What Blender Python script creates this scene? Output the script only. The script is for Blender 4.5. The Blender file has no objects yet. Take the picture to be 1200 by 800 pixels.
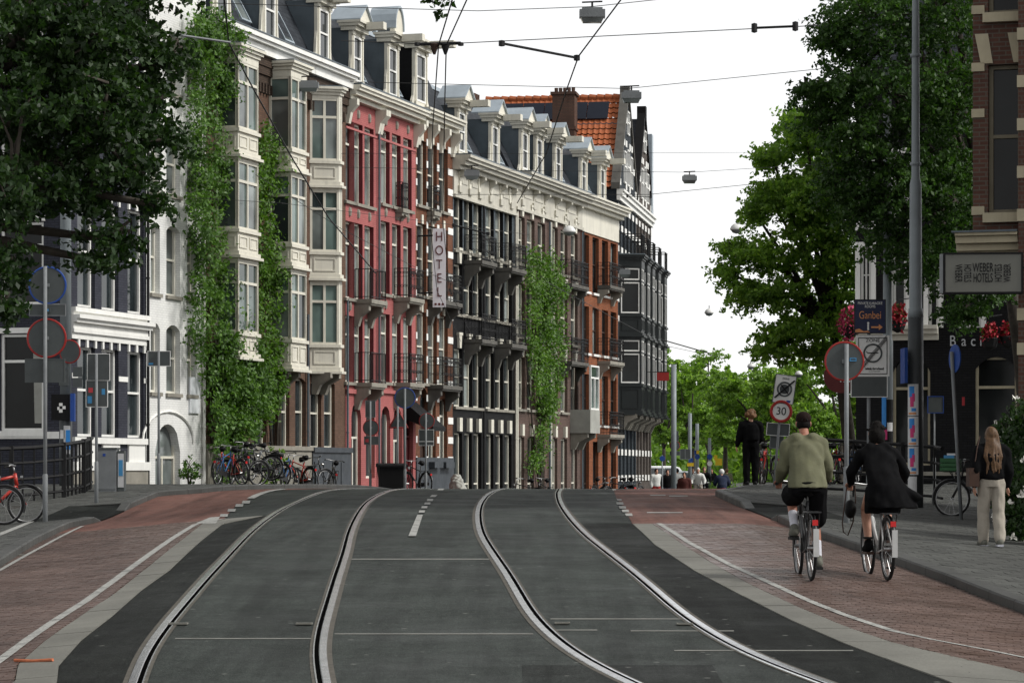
import bpy, bmesh, math, random
import numpy as np
from mathutils import Vector, Matrix, Euler
rnd = random.Random(7)
sc = bpy.context.scene
col = sc.collection
R = math.radians

# ------------------------------------------------------------------ camera
FPX, CXP, HORIZON, EYE = 3200.0, 600.0, 550.0, 1.6
cam_d = bpy.data.cameras.new('camera'); cam = bpy.data.objects.new('camera', cam_d); col.objects.link(cam)
cam.location = (0, 0, EYE); cam.rotation_euler = (R(90), 0, 0)
cam_d.sensor_width = 36; cam_d.lens = 36 * FPX / 1200; cam_d.shift_y = (HORIZON - 400) / 1200
cam_d.clip_start = 0.5; cam_d.clip_end = 6000
sc.camera = cam

# ------------------------------------------------------------------ sky and sun
SUN_EL, SUN_AZ = R(44), R(102)          # azimuth clockwise from +Y
wd = bpy.data.worlds.new('World'); sc.world = wd; wd.use_nodes = True
nt = wd.node_tree; nt.nodes.clear()
sky = nt.nodes.new('ShaderNodeTexSky'); sky.sky_type = 'NISHITA'; sky.sun_disc = False
sky.sun_elevation = SUN_EL; sky.sun_rotation = SUN_AZ
sky.air_density = 1.0; sky.dust_density = 0.6; sky.ozone_density = 1.0
hs = nt.nodes.new('ShaderNodeHueSaturation'); hs.inputs['Saturation'].default_value = 0.04
bg = nt.nodes.new('ShaderNodeBackground'); bg.inputs['Strength'].default_value = 0.13
wo = nt.nodes.new('ShaderNodeOutputWorld')
nt.links.new(sky.outputs[0], hs.inputs['Color']); nt.links.new(hs.outputs[0], bg.inputs['Color']); nt.links.new(bg.outputs[0], wo.inputs['Surface'])
sd = bpy.data.lights.new('sun', 'SUN'); sd.energy = 2.0; sd.angle = R(12); sd.color = (1, .97, .92)
so = bpy.data.objects.new('sun', sd); col.objects.link(so)
sv = Vector((math.sin(SUN_AZ) * math.cos(SUN_EL), math.cos(SUN_AZ) * math.cos(SUN_EL), math.sin(SUN_EL)))
so.rotation_euler = sv.to_track_quat('Z', 'Y').to_euler(); so.location = sv * 60
vs = sc.view_settings; vs.view_transform = 'Standard'; vs.look = 'None'; vs.exposure = 0.62; vs.gamma = 1; vs.use_curve_mapping = False

# ------------------------------------------------------------------ materials
def nodes(name):
    m = bpy.data.materials.new(name); m.use_nodes = True
    t = m.node_tree; b = t.nodes['Principled BSDF']
    return m, t, b
def ramp(t, fac, stops):
    r = t.nodes.new('ShaderNodeValToRGB'); e = r.color_ramp.elements
    while len(e) < len(stops): e.new(.5)
    for k, (p, c) in enumerate(stops):
        e[k].position = p; e[k].color = (*c, 1) if len(c) == 3 else c
    t.links.new(fac, r.inputs[0]); return r.outputs[0]
def noise(t, vec, scale, detail=4, rough=.6):
    n = t.nodes.new('ShaderNodeTexNoise'); n.inputs['Scale'].default_value = scale
    n.inputs['Detail'].default_value = detail; n.inputs['Roughness'].default_value = rough
    t.links.new(vec, n.inputs['Vector']); return n.outputs[0]
def sm(c, k): return tuple(min(1, max(0, v * k)) for v in c)
def bumpit(t, b, h, strength, dist):
    bp = t.nodes.new('ShaderNodeBump'); bp.inputs['Strength'].default_value = strength; bp.inputs['Distance'].default_value = dist
    t.links.new(h, bp.inputs['Height']); t.links.new(bp.outputs[0], b.inputs['Normal'])
def mixc(t, fac, a, b_, mode='MIX'):
    m = t.nodes.new('ShaderNodeMix'); m.data_type = 'RGBA'; m.blend_type = mode
    for s, v in ((m.inputs[0], fac), (m.inputs[6], a), (m.inputs[7], b_)):
        if isinstance(v, (int, float)): s.default_value = v
        elif isinstance(v, tuple): s.default_value = (*v, 1)
        else: t.links.new(v, s)
    return m.outputs[2]
def pm(name, c, rough=.7, var=.18, scale=2.0, bump=0.0, bscale=30, metal=0, spec=.28, island=0.0, streak=0.0):
    m, t, b = nodes(name)
    g = t.nodes.new('ShaderNodeNewGeometry'); P = g.outputs['Position']
    n1 = noise(t, P, scale, 6, .65)
    cc = ramp(t, n1, [(.28, sm(c, 1 - var)), (.72, sm(c, 1 + var))])
    if streak:
        mp = t.nodes.new('ShaderNodeMapping'); mp.inputs['Scale'].default_value = (3, 3, .25); t.links.new(P, mp.inputs[0])
        n3 = noise(t, mp.outputs[0], 2.0, 5, .7)
        cc = mixc(t, ramp(t, n3, [(.5, (0, 0, 0)), (.75, (streak,) * 3)]), cc, sm(c, .45))
    if island:
        cc = mixc(t, 1.0, cc, ramp(t, g.outputs['Random Per Island'], [(0, (1 - island,) * 3), (1, (1, 1, 1))]), 'MULTIPLY')
    t.links.new(cc, b.inputs['Base Color'])
    b.inputs['Roughness'].default_value = rough; b.inputs['Metallic'].default_value = metal
    b.inputs['Specular IOR Level'].default_value = spec
    if rough > .25 and not metal:
        r2 = ramp(t, noise(t, P, scale * 2.3, 3), [(.3, (max(0, rough - .1),) * 3), (.7, (min(1, rough + .12),) * 3)])
        t.links.new(r2, b.inputs['Roughness'])
    if bump: bumpit(t, b, noise(t, P, bscale, 3), bump, .01)
    return m
def brickmat(name, c1, c2, mortar, bw=.21, rh=.066, ms=.012, rough=.85, stain=.3, bump=.5):
    m, t, b = nodes(name)
    tc = t.nodes.new('ShaderNodeTexCoord'); sp = t.nodes.new('ShaderNodeSeparateXYZ'); t.links.new(tc.outputs['Object'], sp.inputs[0])
    ad = t.nodes.new('ShaderNodeMath'); ad.operation = 'ADD'; t.links.new(sp.outputs[0], ad.inputs[0]); t.links.new(sp.outputs[1], ad.inputs[1])
    cb = t.nodes.new('ShaderNodeCombineXYZ'); t.links.new(ad.outputs[0], cb.inputs[0]); t.links.new(sp.outputs[2], cb.inputs[1])
    bt = t.nodes.new('ShaderNodeTexBrick'); t.links.new(cb.outputs[0], bt.inputs['Vector'])
    bt.inputs['Scale'].default_value = 1; bt.inputs['Brick Width'].default_value = bw; bt.inputs['Row Height'].default_value = rh
    bt.inputs['Mortar Size'].default_value = ms; bt.inputs['Mortar Smooth'].default_value = .3
    bt.inputs['Color1'].default_value = (*c1, 1); bt.inputs['Color2'].default_value = (*c2, 1); bt.inputs['Mortar'].default_value = (*mortar, 1)
    g = t.nodes.new('ShaderNodeNewGeometry'); P = g.outputs['Position']
    n = noise(t, P, .9, 6, .7)
    cc = mixc(t, 1.0, bt.outputs['Color'], ramp(t, n, [(.3, (1 - stain,) * 3), (.65, (1, 1, 1))]), 'MULTIPLY')
    mp = t.nodes.new('ShaderNodeMapping'); mp.inputs['Scale'].default_value = (2.5, 2.5, .18); t.links.new(P, mp.inputs[0])
    cc = mixc(t, ramp(t, noise(t, mp.outputs[0], 2.2, 5, .7), [(.52, (0, 0, 0)), (.8, (stain * 1.3,) * 3)]), cc, sm(c1, .4))
    t.links.new(cc, b.inputs['Base Color']); b.inputs['Roughness'].default_value = rough; b.inputs['Specular IOR Level'].default_value = .12
    bumpit(t, b, bt.outputs['Fac'], -bump, .01)
    return m
def leafmat(name, c, var=.45, trans=.35):
    m, t, b = nodes(name)
    g = t.nodes.new('ShaderNodeNewGeometry')
    cc = ramp(t, g.outputs['Random Per Island'], [(0, sm(c, 1 - var)), (.6, c), (1, (min(1, c[0] * (1 + var) * 1.15), c[1] * (1 + var), c[2] * (1 + var * .3)))])
    cc = mixc(t, 1.0, cc, ramp(t, noise(t, g.outputs['Position'], .7, 2), [(.3, (.7, .72, .7)), (.7, (1.25, 1.2, 1.0))]), 'MULTIPLY')
    t.links.new(cc, b.inputs['Base Color']); b.inputs['Roughness'].default_value = .5; b.inputs['Specular IOR Level'].default_value = .35
    tr = t.nodes.new('ShaderNodeBsdfTranslucent'); t.links.new(mixc(t, 1.0, cc, (1.1, 1.25, .5), 'MULTIPLY'), tr.inputs[0])
    mx = t.nodes.new('ShaderNodeMixShader'); mx.inputs[0].default_value = trans
    t.links.new(b.outputs[0], mx.inputs[1]); t.links.new(tr.outputs[0], mx.inputs[2])
    t.links.new(mx.outputs[0], t.nodes['Material Output'].inputs[0])
    return m
def asphalt(name, c, rough=.62, speck=.5, patch=.25, spec=.12):
    m, t, b = nodes(name)
    g = t.nodes.new('ShaderNodeNewGeometry'); P = g.outputs['Position']
    cc = ramp(t, noise(t, P, .45, 8, .68), [(.3, sm(c, 1 - patch)), (.7, sm(c, 1 + patch))])
    cc = mixc(t, 1.0, cc, ramp(t, noise(t, P, 4.5, 6, .75), [(.32, (.72,) * 3), (.7, (1.22,) * 3)]), 'MULTIPLY')
    cc = mixc(t, 1.0, cc, ramp(t, noise(t, P, 42, 3, .8), [(.34, (.55,) * 3), (.52, (1,) * 3), (.72, (1.6 + speck,) * 3)]), 'MULTIPLY')
    mp = t.nodes.new('ShaderNodeMapping'); mp.inputs['Scale'].default_value = (1.9, .10, 1); mp.inputs['Rotation'].default_value = (0, 0, R(3)); t.links.new(P, mp.inputs[0])
    cc = mixc(t, 1.0, cc, ramp(t, noise(t, mp.outputs[0], 1.5, 6, .65), [(.36, (.62,) * 3), (.55, (1,) * 3), (.7, (1.16,) * 3)]), 'MULTIPLY')
    # hairline cracks where cell borders meet a noise mask
    nz = t.nodes.new('ShaderNodeTexNoise'); nz.inputs['Scale'].default_value = 1.4; nz.inputs['Detail'].default_value = 5; t.links.new(P, nz.inputs['Vector'])
    va = t.nodes.new('ShaderNodeVectorMath'); va.operation = 'ADD'; t.links.new(P, va.inputs[0]); t.links.new(nz.outputs['Color'], va.inputs[1])
    ve = t.nodes.new('ShaderNodeTexVoronoi'); ve.feature = 'DISTANCE_TO_EDGE'; ve.inputs['Scale'].default_value = .42; t.links.new(va.outputs[0], ve.inputs['Vector'])
    crack = ramp(t, ve.outputs['Distance'], [(.0, (1, 1, 1)), (.012, (0, 0, 0))])
    cc = mixc(t, mixc(t, 1.0, crack, ramp(t, noise(t, P, .6, 3), [(.5, (0, 0, 0)), (.62, (.75,) * 3)]), 'MULTIPLY'), cc, sm(c, .3))
    v = t.nodes.new('ShaderNodeTexVoronoi'); v.inputs['Scale'].default_value = 3.1; t.links.new(P, v.inputs['Vector'])
    cc = mixc(t, ramp(t, v.outputs['Distance'], [(.0, (.85,) * 3), (.07, (.5,) * 3), (.10, (0, 0, 0))]), cc, (.16, .165, .15) if speck > .1 else sm(c, 1.25))
    t.links.new(cc, b.inputs['Base Color'])
    t.links.new(ramp(t, noise(t, P, .8, 5), [(.3, (rough - .1,) * 3), (.7, (rough + .15,) * 3)]), b.inputs['Roughness'])
    b.inputs['Specular IOR Level'].default_value = spec
    bumpit(t, b, noise(t, P, 60, 2), .5, .012)
    return m
def paving(name, c, var=.35, rough=.75, tint=(1.0, 1.0, 1.0)):
    m, t, b = nodes(name)
    g = t.nodes.new('ShaderNodeNewGeometry'); P = g.outputs['Position']
    cc = ramp(t, g.outputs['Random Per Island'], [(0, sm(c, 1 - var)), (.5, c), (1, tuple(c[k] * (1 + var * .7) * tint[k] for k in range(3)))])
    cc = mixc(t, 1.0, cc, ramp(t, noise(t, P, .6, 6, .65), [(.3, (.68,) * 3), (.7, (1.15,) * 3)]), 'MULTIPLY')
    cc = mixc(t, 1.0, cc, ramp(t, noise(t, P, 45, 2), [(.3, (.82,) * 3), (.7, (1.1,) * 3)]), 'MULTIPLY')
    t.links.new(cc, b.inputs['Base Color'])
    t.links.new(ramp(t, noise(t, P, 1.1, 4), [(.3, (rough - .15,) * 3), (.7, (rough + .12,) * 3)]), b.inputs['Roughness'])
    b.inputs['Specular IOR Level'].default_value = .3
    bumpit(t, b, noise(t, P, 35, 2), .3, .008)
    return m
def glassmat(name, c, rough=.06):
    m, t, b = nodes(name)
    g = t.nodes.new('ShaderNodeNewGeometry'); P = g.outputs['Position']
    t.links.new(ramp(t, noise(t, P, .45, 3), [(.4, sm(c, .5)), (.62, sm(c, 1.6))]), b.inputs['Base Color'])
    b.inputs['Roughness'].default_value = rough; b.inputs['Specular IOR Level'].default_value = .5
    bumpit(t, b, noise(t, P, .8, 1), .06, .05)
    return m
M = {}
M['asphalt'] = asphalt('asphalt', (.0325, .0380, .0340))
M['asphalt_new'] = asphalt('asphalt_new', (.0165, .0180, .0165), .65, .15, .45, .06)
M['asphalt_patch'] = asphalt('asphalt_patch', (.0250, .0275, .0255), .65, .2, .3, .08)
M['asphalt_red'] = asphalt('asphalt_red', (.150, .076, .061), .66, .0, .18)
M['asphalt_far'] = asphalt('asphalt_far', (.07, .072, .07))
M['klinker'] = paving('klinker', (.122, .079, .064), .24, .42, (1.0, 1.05, 1.1))
M['joint'] = pm('joint', (.035, .032, .028), .9)
M['slab'] = paving('slab', (.155, .152, .132), .18, .75)
M['tile'] = paving('tile', (.066, .068, .062), .25, .72)
M['kerb'] = paving('kerb', (.062, .063, .059), .2, .6)
def worn_paint():
    m, t, b = nodes('road_paint'); g_ = t.nodes.new('ShaderNodeNewGeometry'); P = g_.outputs['Position']
    cc = ramp(t, noise(t, P, 3.0, 8, .75), [(.34, (.12, .12, .11)), (.46, (.32, .32, .30)), (.7, (.43, .43, .40))])
    cc = mixc(t, 1.0, cc, ramp(t, noise(t, P, 40, 2), [(.35, (.6,) * 3), (.6, (1.0,) * 3)]), 'MULTIPLY'); t.links.new(cc, b.inputs['Base Color']); b.inputs['Roughness'].default_value = .65; b.inputs['Specular IOR Level'].default_value = .25
    return m
M['paint'] = worn_paint()
M['rail'] = pm('rail_steel', (.66, .67, .68), .25, .25, 7, metal=1)
M['rail_side'] = pm('rail_rust', (.085, .075, .062), .7, .3, 6)
M['groove_shade'] = pm('rail_groove_shade', (.003, .003, .003), 1.0, spec=0.0)  # shallow channel: the shade of a deep groove is put into this near-black
M['track_edge'] = pm('track_edge', (.075, .068, .056), .8, .3, 8)
M['earth'] = pm('ground', (.075, .07, .062), .9)
M['iron'] = pm('black_iron', (.008, .008, .0085), .55, .2, 5)
M['galv'] = pm('galvanised', (.17, .18, .185), .5, .15, 4, streak=.2)
M['mast'] = pm('mast_paint', (.19, .215, .225), .45, .12, 2, streak=.2)
M['mast_dark'] = pm('mast_dark', (.045, .05, .052), .5, .2, 3, streak=.3)
M['signback'] = pm('sign_back', (.062, .07, .07), .55, .12, 5)
M['cream'] = pm('cream_paint', (.60, .575, .49), .55, .10, 1.2, streak=.35)
M['white'] = pm('white_paint', (.74, .735, .70), .55, .08, 1.2, streak=.22)
M['offwhite'] = pm('frame_paint', (.64, .62, .54), .5, .12, 2)
M['glass'] = glassmat('glass', (.020, .026, .028))
M['glass_dark'] = glassmat('glass_dark', (.008, .009, .009)); M['glass_dark'].node_tree.nodes['Principled BSDF'].inputs['Specular IOR Level'].default_value = .18
M['glass_light'] = glassmat('glass_curtain', (.15, .17, .165))
M['glass_bay'] = glassmat('glass_bay', (.09, .125, .115))
M['zinc'] = pm('zinc', (.30, .345, .38), .42, .12, 2, streak=.25)
M['zinc_dark'] = pm('zinc_dark', (.085, .105, .12), .5, .2, 2, streak=.3)
M['slate'] = brickmat('slate', (.028, .032, .038), (.042, .047, .055), (.012, .013, .015), .28, .16, .008, .6, .25, .5)
M['bitumen'] = pm('bitumen', (.03, .03, .03), .85)
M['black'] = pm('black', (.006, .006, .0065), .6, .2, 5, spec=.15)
M['rubber'] = pm('rubber', (.010, .010, .010), .75, .2, 8)
M['chrome'] = pm('chrome', (.30, .30, .30), .4, .1, 5, metal=1)
M['stone'] = pm('stone', (.24, .225, .19), .75, .2, 2, streak=.4)
M['stone_dark'] = pm('stone_dark', (.095, .09, .08), .8, .25, 2, streak=.4)
M['bark'] = pm('bark', (.045, .038, .03), .9, .4, 6, bump=.6, bscale=14)
M['sawcut'] = pm('sawcut', (.15, .15, .135), .8, .3, 6)
M['wire'] = pm('wire', (.03, .03, .03), .6)

# ------------------------------------------------------------------ helpers
def link(o, parent=None):
    col.objects.link(o)
    if parent is not None: o.parent = parent
    return o
class MB:
    def __init__(s): s.v = []; s.f = []; s.m = []; s.mi = 0
    def quad(s, a, b, c, d):
        n = len(s.v); s.v += [tuple(a), tuple(b), tuple(c), tuple(d)]; s.f.append((n, n+1, n+2, n+3)); s.m.append(s.mi)
    def poly(s, pts):
        n = len(s.v); s.v += [tuple(p) for p in pts]; s.f.append(tuple(range(n, n + len(pts)))); s.m.append(s.mi)
    def box(s, x0, x1, y0, y1, z0, z1):
        n = len(s.v)
        s.v += [(x0,y0,z0),(x1,y0,z0),(x1,y1,z0),(x0,y1,z0),(x0,y0,z1),(x1,y0,z1),(x1,y1,z1),(x0,y1,z1)]
        for f in ((0,3,2,1),(4,5,6,7),(0,1,5,4),(1,2,6,5),(2,3,7,6),(3,0,4,7)):
            s.f.append(tuple(n + k for k in f)); s.m.append(s.mi)
    def obox(s, p, q, z0, z1, t, out=0.0):
        """upright box along plan segment p-q, thickness t centred, shifted `out` to the right-hand side"""
        p = Vector(p[:2]); q = Vector(q[:2]); d = (q - p).normalized(); nn = Vector((d.y, -d.x))
        a = p + nn * (out + t / 2); b = q + nn * (out + t / 2); c = q + nn * (out - t / 2); e = p + nn * (out - t / 2)
        s.prism([a, b, c, e], z0, z1)
    def prism(s, pts, z0, z1):
        """vertical prism over plan polygon"""
        n = len(s.v); k = len(pts)
        s.v += [(p[0], p[1], z0) for p in pts] + [(p[0], p[1], z1) for p in pts]
        s.f.append(tuple(n + i for i in range(k))[::-1]); s.f.append(tuple(n + k + i for i in range(k))); s.m += [s.mi] * 2
        for i in range(k):
            j = (i + 1) % k; s.f.append((n + i, n + j, n + k + j, n + k + i)); s.m.append(s.mi)
    def xprism(s, prof, x0, x1):
        """profile of (y,z) points extruded along x"""
        n = len(s.v); k = len(prof)
        s.v += [(x0, p[0], p[1]) for p in prof] + [(x1, p[0], p[1]) for p in prof]
        s.f.append(tuple(n + i for i in range(k))); s.f.append(tuple(n + k + i for i in range(k))[::-1]); s.m += [s.mi] * 2
        for i in range(k):
            j = (i + 1) % k; s.f.append((n + i, n + k + i, n + k + j, n + j)); s.m.append(s.mi)
    def yprism(s, prof, y0, y1):
        """profile of (x,z) points extruded along y"""
        n = len(s.v); k = len(prof)
        s.v += [(p[0], y0, p[1]) for p in prof] + [(p[0], y1, p[1]) for p in prof]
        s.f.append(tuple(n + i for i in range(k))[::-1]); s.f.append(tuple(n + k + i for i in range(k))); s.m += [s.mi] * 2
        for i in range(k):
            j = (i + 1) % k; s.f.append((n + i, n + j, n + k + j, n + k + i)); s.m.append(s.mi)
    def tube(s, pts, r, seg=6, caps=True):
        pts = [Vector(p) for p in pts]; rs = r if isinstance(r, (list, tuple)) else [r] * len(pts)
        n = len(s.v); prev = None
        for i, p in enumerate(pts):
            d = (pts[min(i + 1, len(pts) - 1)] - pts[max(i - 1, 0)])
            d = d.normalized() if d.length > 1e-9 else Vector((0, 0, 1))
            if prev is None:
                a = d.orthogonal().normalized()
            else:
                a = prev - d * prev.dot(d); a = a.normalized() if a.length > 1e-6 else d.orthogonal().normalized()
            prev = a; b = d.cross(a)
            for k in range(seg):
                an = 2 * math.pi * k / seg; s.v.append(tuple(p + (a * math.cos(an) + b * math.sin(an)) * rs[i]))
        for i in range(len(pts) - 1):
            for k in range(seg):
                j = (k + 1) % seg; s.f.append((n + i*seg + k, n + i*seg + j, n + (i+1)*seg + j, n + (i+1)*seg + k)); s.m.append(s.mi)
        if caps:
            s.f.append(tuple(n + k for k in range(seg))[::-1]); s.f.append(tuple(n + (len(pts)-1)*seg + k for k in range(seg))); s.m += [s.mi] * 2
    def ring(s, c, axis, rad, r, seg=24, sides=6, arc=(0, 2 * math.pi)):
        axis = Vector(axis).normalized(); a = axis.orthogonal().normalized() if abs(axis.z) > .9 else Vector((0, 0, 1)).cross(axis).normalized()
        b = axis.cross(a); c = Vector(c); full = abs(arc[1] - arc[0] - 2 * math.pi) < 1e-6; n = len(s.v); cnt = seg if full else seg + 1
        for i in range(cnt):
            t = arc[0] + (arc[1] - arc[0]) * i / seg; d = a * math.cos(t) + b * math.sin(t)
            for k in range(sides):
                u = 2 * math.pi * k / sides; s.v.append(tuple(c + d * (rad + r * math.cos(u)) + axis * (r * math.sin(u))))
        for i in range(seg if full else seg):
            i2 = (i + 1) % cnt
            if not full and i2 == 0: continue
            for k in range(sides):
                j = (k + 1) % sides; s.f.append((n + i*sides + k, n + i2*sides + k, n + i2*sides + j, n + i*sides + j)); s.m.append(s.mi)
    def disc(s, c, axis, rad, th, seg=24):
        axis = Vector(axis).normalized(); a = axis.orthogonal().normalized(); b = axis.cross(a); c = Vector(c); n = len(s.v)
        for o in (-th / 2, th / 2):
            for k in range(seg):
                u = 2 * math.pi * k / seg; s.v.append(tuple(c + axis * o + (a * math.cos(u) + b * math.sin(u)) * rad))
        s.f.append(tuple(n + k for k in range(seg))[::-1]); s.f.append(tuple(n + seg + k for k in range(seg))); s.m += [s.mi] * 2
        for k in range(seg):
            j = (k + 1) % seg; s.f.append((n + k, n + j, n + seg + j, n + seg + k)); s.m.append(s.mi)
    def lathe(s, prof, c=(0, 0, 0), seg=16):
        n = len(s.v); c = Vector(c)
        for r, z in prof:
            for k in range(seg):
                u = 2 * math.pi * k / seg; s.v.append((c.x + r * math.cos(u), c.y + r * math.sin(u), c.z + z))
        for i in range(len(prof) - 1):
            for k in range(seg):
                j = (k + 1) % seg; s.f.append((n + i*seg + k, n + i*seg + j, n + (i+1)*seg + j, n + (i+1)*seg + k)); s.m.append(s.mi)
    def mesh(s, name, mats, smooth=False):
        me = bpy.data.meshes.new(name); me.from_pydata(s.v, [], s.f)
        for mm in (mats if isinstance(mats, (list, tuple)) else [mats]): me.materials.append(M[mm] if isinstance(mm, str) else mm)
        if any(s.m): me.polygons.foreach_set('material_index', s.m)
        if smooth: me.polygons.foreach_set('use_smooth', [True] * len(me.polygons))
        me.update(); return me
    def build(s, name, mats, parent=None, smooth=False, loc=None, kind=None, label=None):
        o = bpy.data.objects.new(name, s.mesh(name, mats, smooth)); link(o, parent)
        if loc is not None: o.location = loc
        if kind: o['kind'] = kind
        if label: o['label'] = label
        return o
def tag(o, label, cat, group=None):
    o['label'] = label; o['category'] = cat
    if group: o['group'] = group
    return o
def thing(name, label, cat, loc=(0, 0, 0), rz=0.0, group=None):
    o = bpy.data.objects.new(name, None); o.empty_display_size = .3; link(o); o.location = loc; o.rotation_euler = (0, 0, rz)
    return tag(o, label, cat, group)
def inst(name, me, parent, loc=(0, 0, 0), rot=(0, 0, 0), scale=None):
    o = bpy.data.objects.new(name, me); link(o, parent); o.location = loc; o.rotation_euler = rot
    if scale: o.scale = scale
    return o
def copy_tree(o, parent=None):
    c = o.copy(); col.objects.link(c); c.parent = parent
    for ch in list(o.children): copy_tree(ch, c)
    return c
def text_mesh(s, size, mat, depth=.004, ax='CENTER', sx=1.0, bold=0.0):
    cu = bpy.data.curves.new('lettering', 'FONT'); cu.body = s; cu.size = size; cu.extrude = depth; cu.align_x = ax; cu.align_y = 'CENTER'; cu.offset = bold
    o = bpy.data.objects.new('lettering', cu); col.objects.link(o)
    dg = bpy.context.evaluated_depsgraph_get(); dg.update()
    me = bpy.data.meshes.new_from_object(o.evaluated_get(dg)); bpy.data.objects.remove(o)
    me.materials.clear(); me.materials.append(M[mat] if isinstance(mat, str) else mat)
    if sx != 1.0:
        for v in me.vertices: v.co.x *= sx
    return me
def lettering(s, size, mat, parent, loc, rot=(R(90), 0, 0), **k):
    return inst('lettering', text_mesh(s, size, mat, **k), parent, loc, rot)

# ------------------------------------------------------------------ terrain
def smooth01(t): t = min(1, max(0, t)); return t * t * (3 - 2 * t)
def prof(Y):
    if Y < 19: return 1.122 - .0006 * 46**2 - .02 * (19 - Y) * max(.0, 1 - (19 - Y) / 20) if Y > 9 else 1.122 - .0006 * 46**2 - .1
    if Y <= 72: return 1.122 - .0006 * (65 - Y)**2
    return 1.0926 * (1 - smooth01((Y - 72) / 28)) - .0045 * max(0, 1 - (Y - 72) / 30) * (Y - 72)
def g(X, Y):
    d = .09 * min(max(abs(X) - 3.5, 0), 6.5) * (1 - smooth01((Y - 50) / 14))
    if Y < 19: d *= max(0, (Y - 4) / 15)
    return prof(Y) - d
def pix(x, y, Y):            # the world point seen at photograph pixel (x, y), at distance Y
    return Vector(((x - CXP) / FPX * Y, Y, EYE + (HORIZON - y) / FPX * Y))
def at(x, y, dz=0.0):        # the ground point (raised by dz) seen at photograph pixel (x, y)
    t = (x - CXP) / FPX; s = (HORIZON - y) / FPX; Y = 15.0; best = (9, 60.0); pv = None
    while Y < 76:
        h = EYE + s * Y - g(t * Y, Y) - dz
        if h < best[0]: best = (h, Y)
        if h <= 0:
            if pv is not None and pv > 0: Y -= .05 * (-h) / (pv - h)
            return Vector((t * Y, Y, g(t * Y, Y) + dz))
        pv = h; Y += .05
    Y = best[1]; return Vector((t * Y, Y, g(t * Y, Y) + dz))
# ------------------------------------------------------------------ ground, road, tracks
def fn(pts, dz=0.0, tail=None):
    P = sorted([(at(x, y, dz).y, at(x, y, dz).x) for x, y in pts])
    ys = [p[0] for p in P]; xs = [p[1] for p in P]
    sl = (xs[min(3, len(xs)-1)] - xs[0]) / (ys[min(3, len(xs)-1)] - ys[0])
    def f(Y):
        if Y < ys[0]: return xs[0] + sl * .6 * (Y - ys[0])
        if Y > ys[-1]: return xs[-1] + (.2 if tail is None else tail) * (Y - ys[-1])
        return float(np.interp(Y, ys, xs))
    return f
def sheet(name, fa, fb, Y0, Y1, dz, mat, step=.5, nx=8, parent=None, kind='structure', label=None):
    mb = MB(); rows = []; n = max(2, int((Y1 - Y0) / step) + 1)
    for i in range(n):
        Y = Y0 + (Y1 - Y0) * i / (n - 1); a = fa(Y); b = fb(Y)
        for k in range(nx + 1):
            X = a + (b - a) * k / nx; mb.v.append((X, Y, g(X, Y) + dz))
    for i in range(n - 1):
        for k in range(nx):
            q = i * (nx + 1) + k; mb.f.append((q, q + 1, q + nx + 2, q + nx + 1)); mb.m.append(0)
    o = mb.build(name, mat, parent, kind=kind, label=label); return o
# the terrain: one sheet out to the horizon, finer under the street
def axis(vals): return vals
gx = sorted(set([-3000, -1200, -400, -150, -80, -50, -30] + [x * 1.0 for x in range(-20, 21)] + [30, 50, 80, 150, 400, 1200, 3000]))
gy = sorted(set([-1500, -300, -60, -10, 0, 5] + [y * 1.0 for y in range(8, 130, 2)] + [140, 160, 200, 300, 600, 1500, 5000]))
mb = MB()
for y in gy:
    for x in gx: mb.v.append((x, y, g(x, y) - .03))
for j in range(len(gy) - 1):
    for i in range(len(gx) - 1):
        q = j * len(gx) + i; mb.f.append((q, q + 1, q + len(gx) + 1, q + len(gx))); mb.m.append(0)
mb.build('ground', 'asphalt_far', kind='structure')
road = sheet('road', lambda Y: -11.0 + max(0, Y - 66) * .29, lambda Y: 9.2 + max(0, Y - 66) * .2, 8, 126, 0.0, 'asphalt', 1.0, 40)

# tram tracks: two grooved rails each, gauge 1.435 m
TL = [(21, -2.17), (22.6, -2.32), (24.5, -2.43), (27.3, -2.54), (30.3, -2.66), (34, -2.80), (38.7, -3.01), (44, -3.20), (50, -3.37), (57, -3.46), (63.5, -3.47), (70, -3.25), (78, -2.3), (90, .7), (110, 6.5)]
TR = [(21, 1.66), (22.3, 1.34), (24.2, 1.07), (26.2, .90), (28.6, .78), (31.2, .65), (34.5, .47), (38.5, .29), (44, .18), (50, .16), (57, .24), (64, .40), (71, .62), (80, 1.6), (90, 4.0), (110, 10)]
def spline(pts, y0, step=.3):
    P = [Vector((x, y)) for y, x in pts]; d0 = P[0] - P[1]
    P = [P[0] + d0.normalized() * 14, P[0] + d0.normalized() * 6] + P
    out = []
    for i in range(1, len(P) - 2):
        a, b, c, d = P[i-1], P[i], P[i+1], P[i+2]; n = max(2, int((c - b).length / step))
        for k in range(n):
            t = k / n
            out.append(.5 * ((2*b) + (c - a)*t + (2*a - 5*b + 4*c - d)*t*t + (3*b - a - 3*c + d)*t**3))
    # light smoothing
    for _ in range(25):
        out = [out[0]] + [(out[i-1] + 2*out[i] + out[i+1]) / 4 for i in range(1, len(out)-1)] + [out[-1]]
    return out
def sweep(mb, path, prof_pts, mi=0):
    """prof_pts: list of (offset to the right, height) along an open profile"""
    k = len(prof_pts); base = len(mb.v)
    for i, p in enumerate(path):
        d = (path[min(i+1, len(path)-1)] - path[max(i-1, 0)]).normalized(); r = Vector((d.y, -d.x))
        for o, h in prof_pts:
            q = p + r * o; mb.v.append((q.x, q.y, g(q.x, q.y) + h))
    for i in range(len(path) - 1):
        for j in range(k - 1):
            a = base + i*k + j; mb.f.append((a, a+1, a+k+1, a+k)); mb.m.append(mi)
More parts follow.
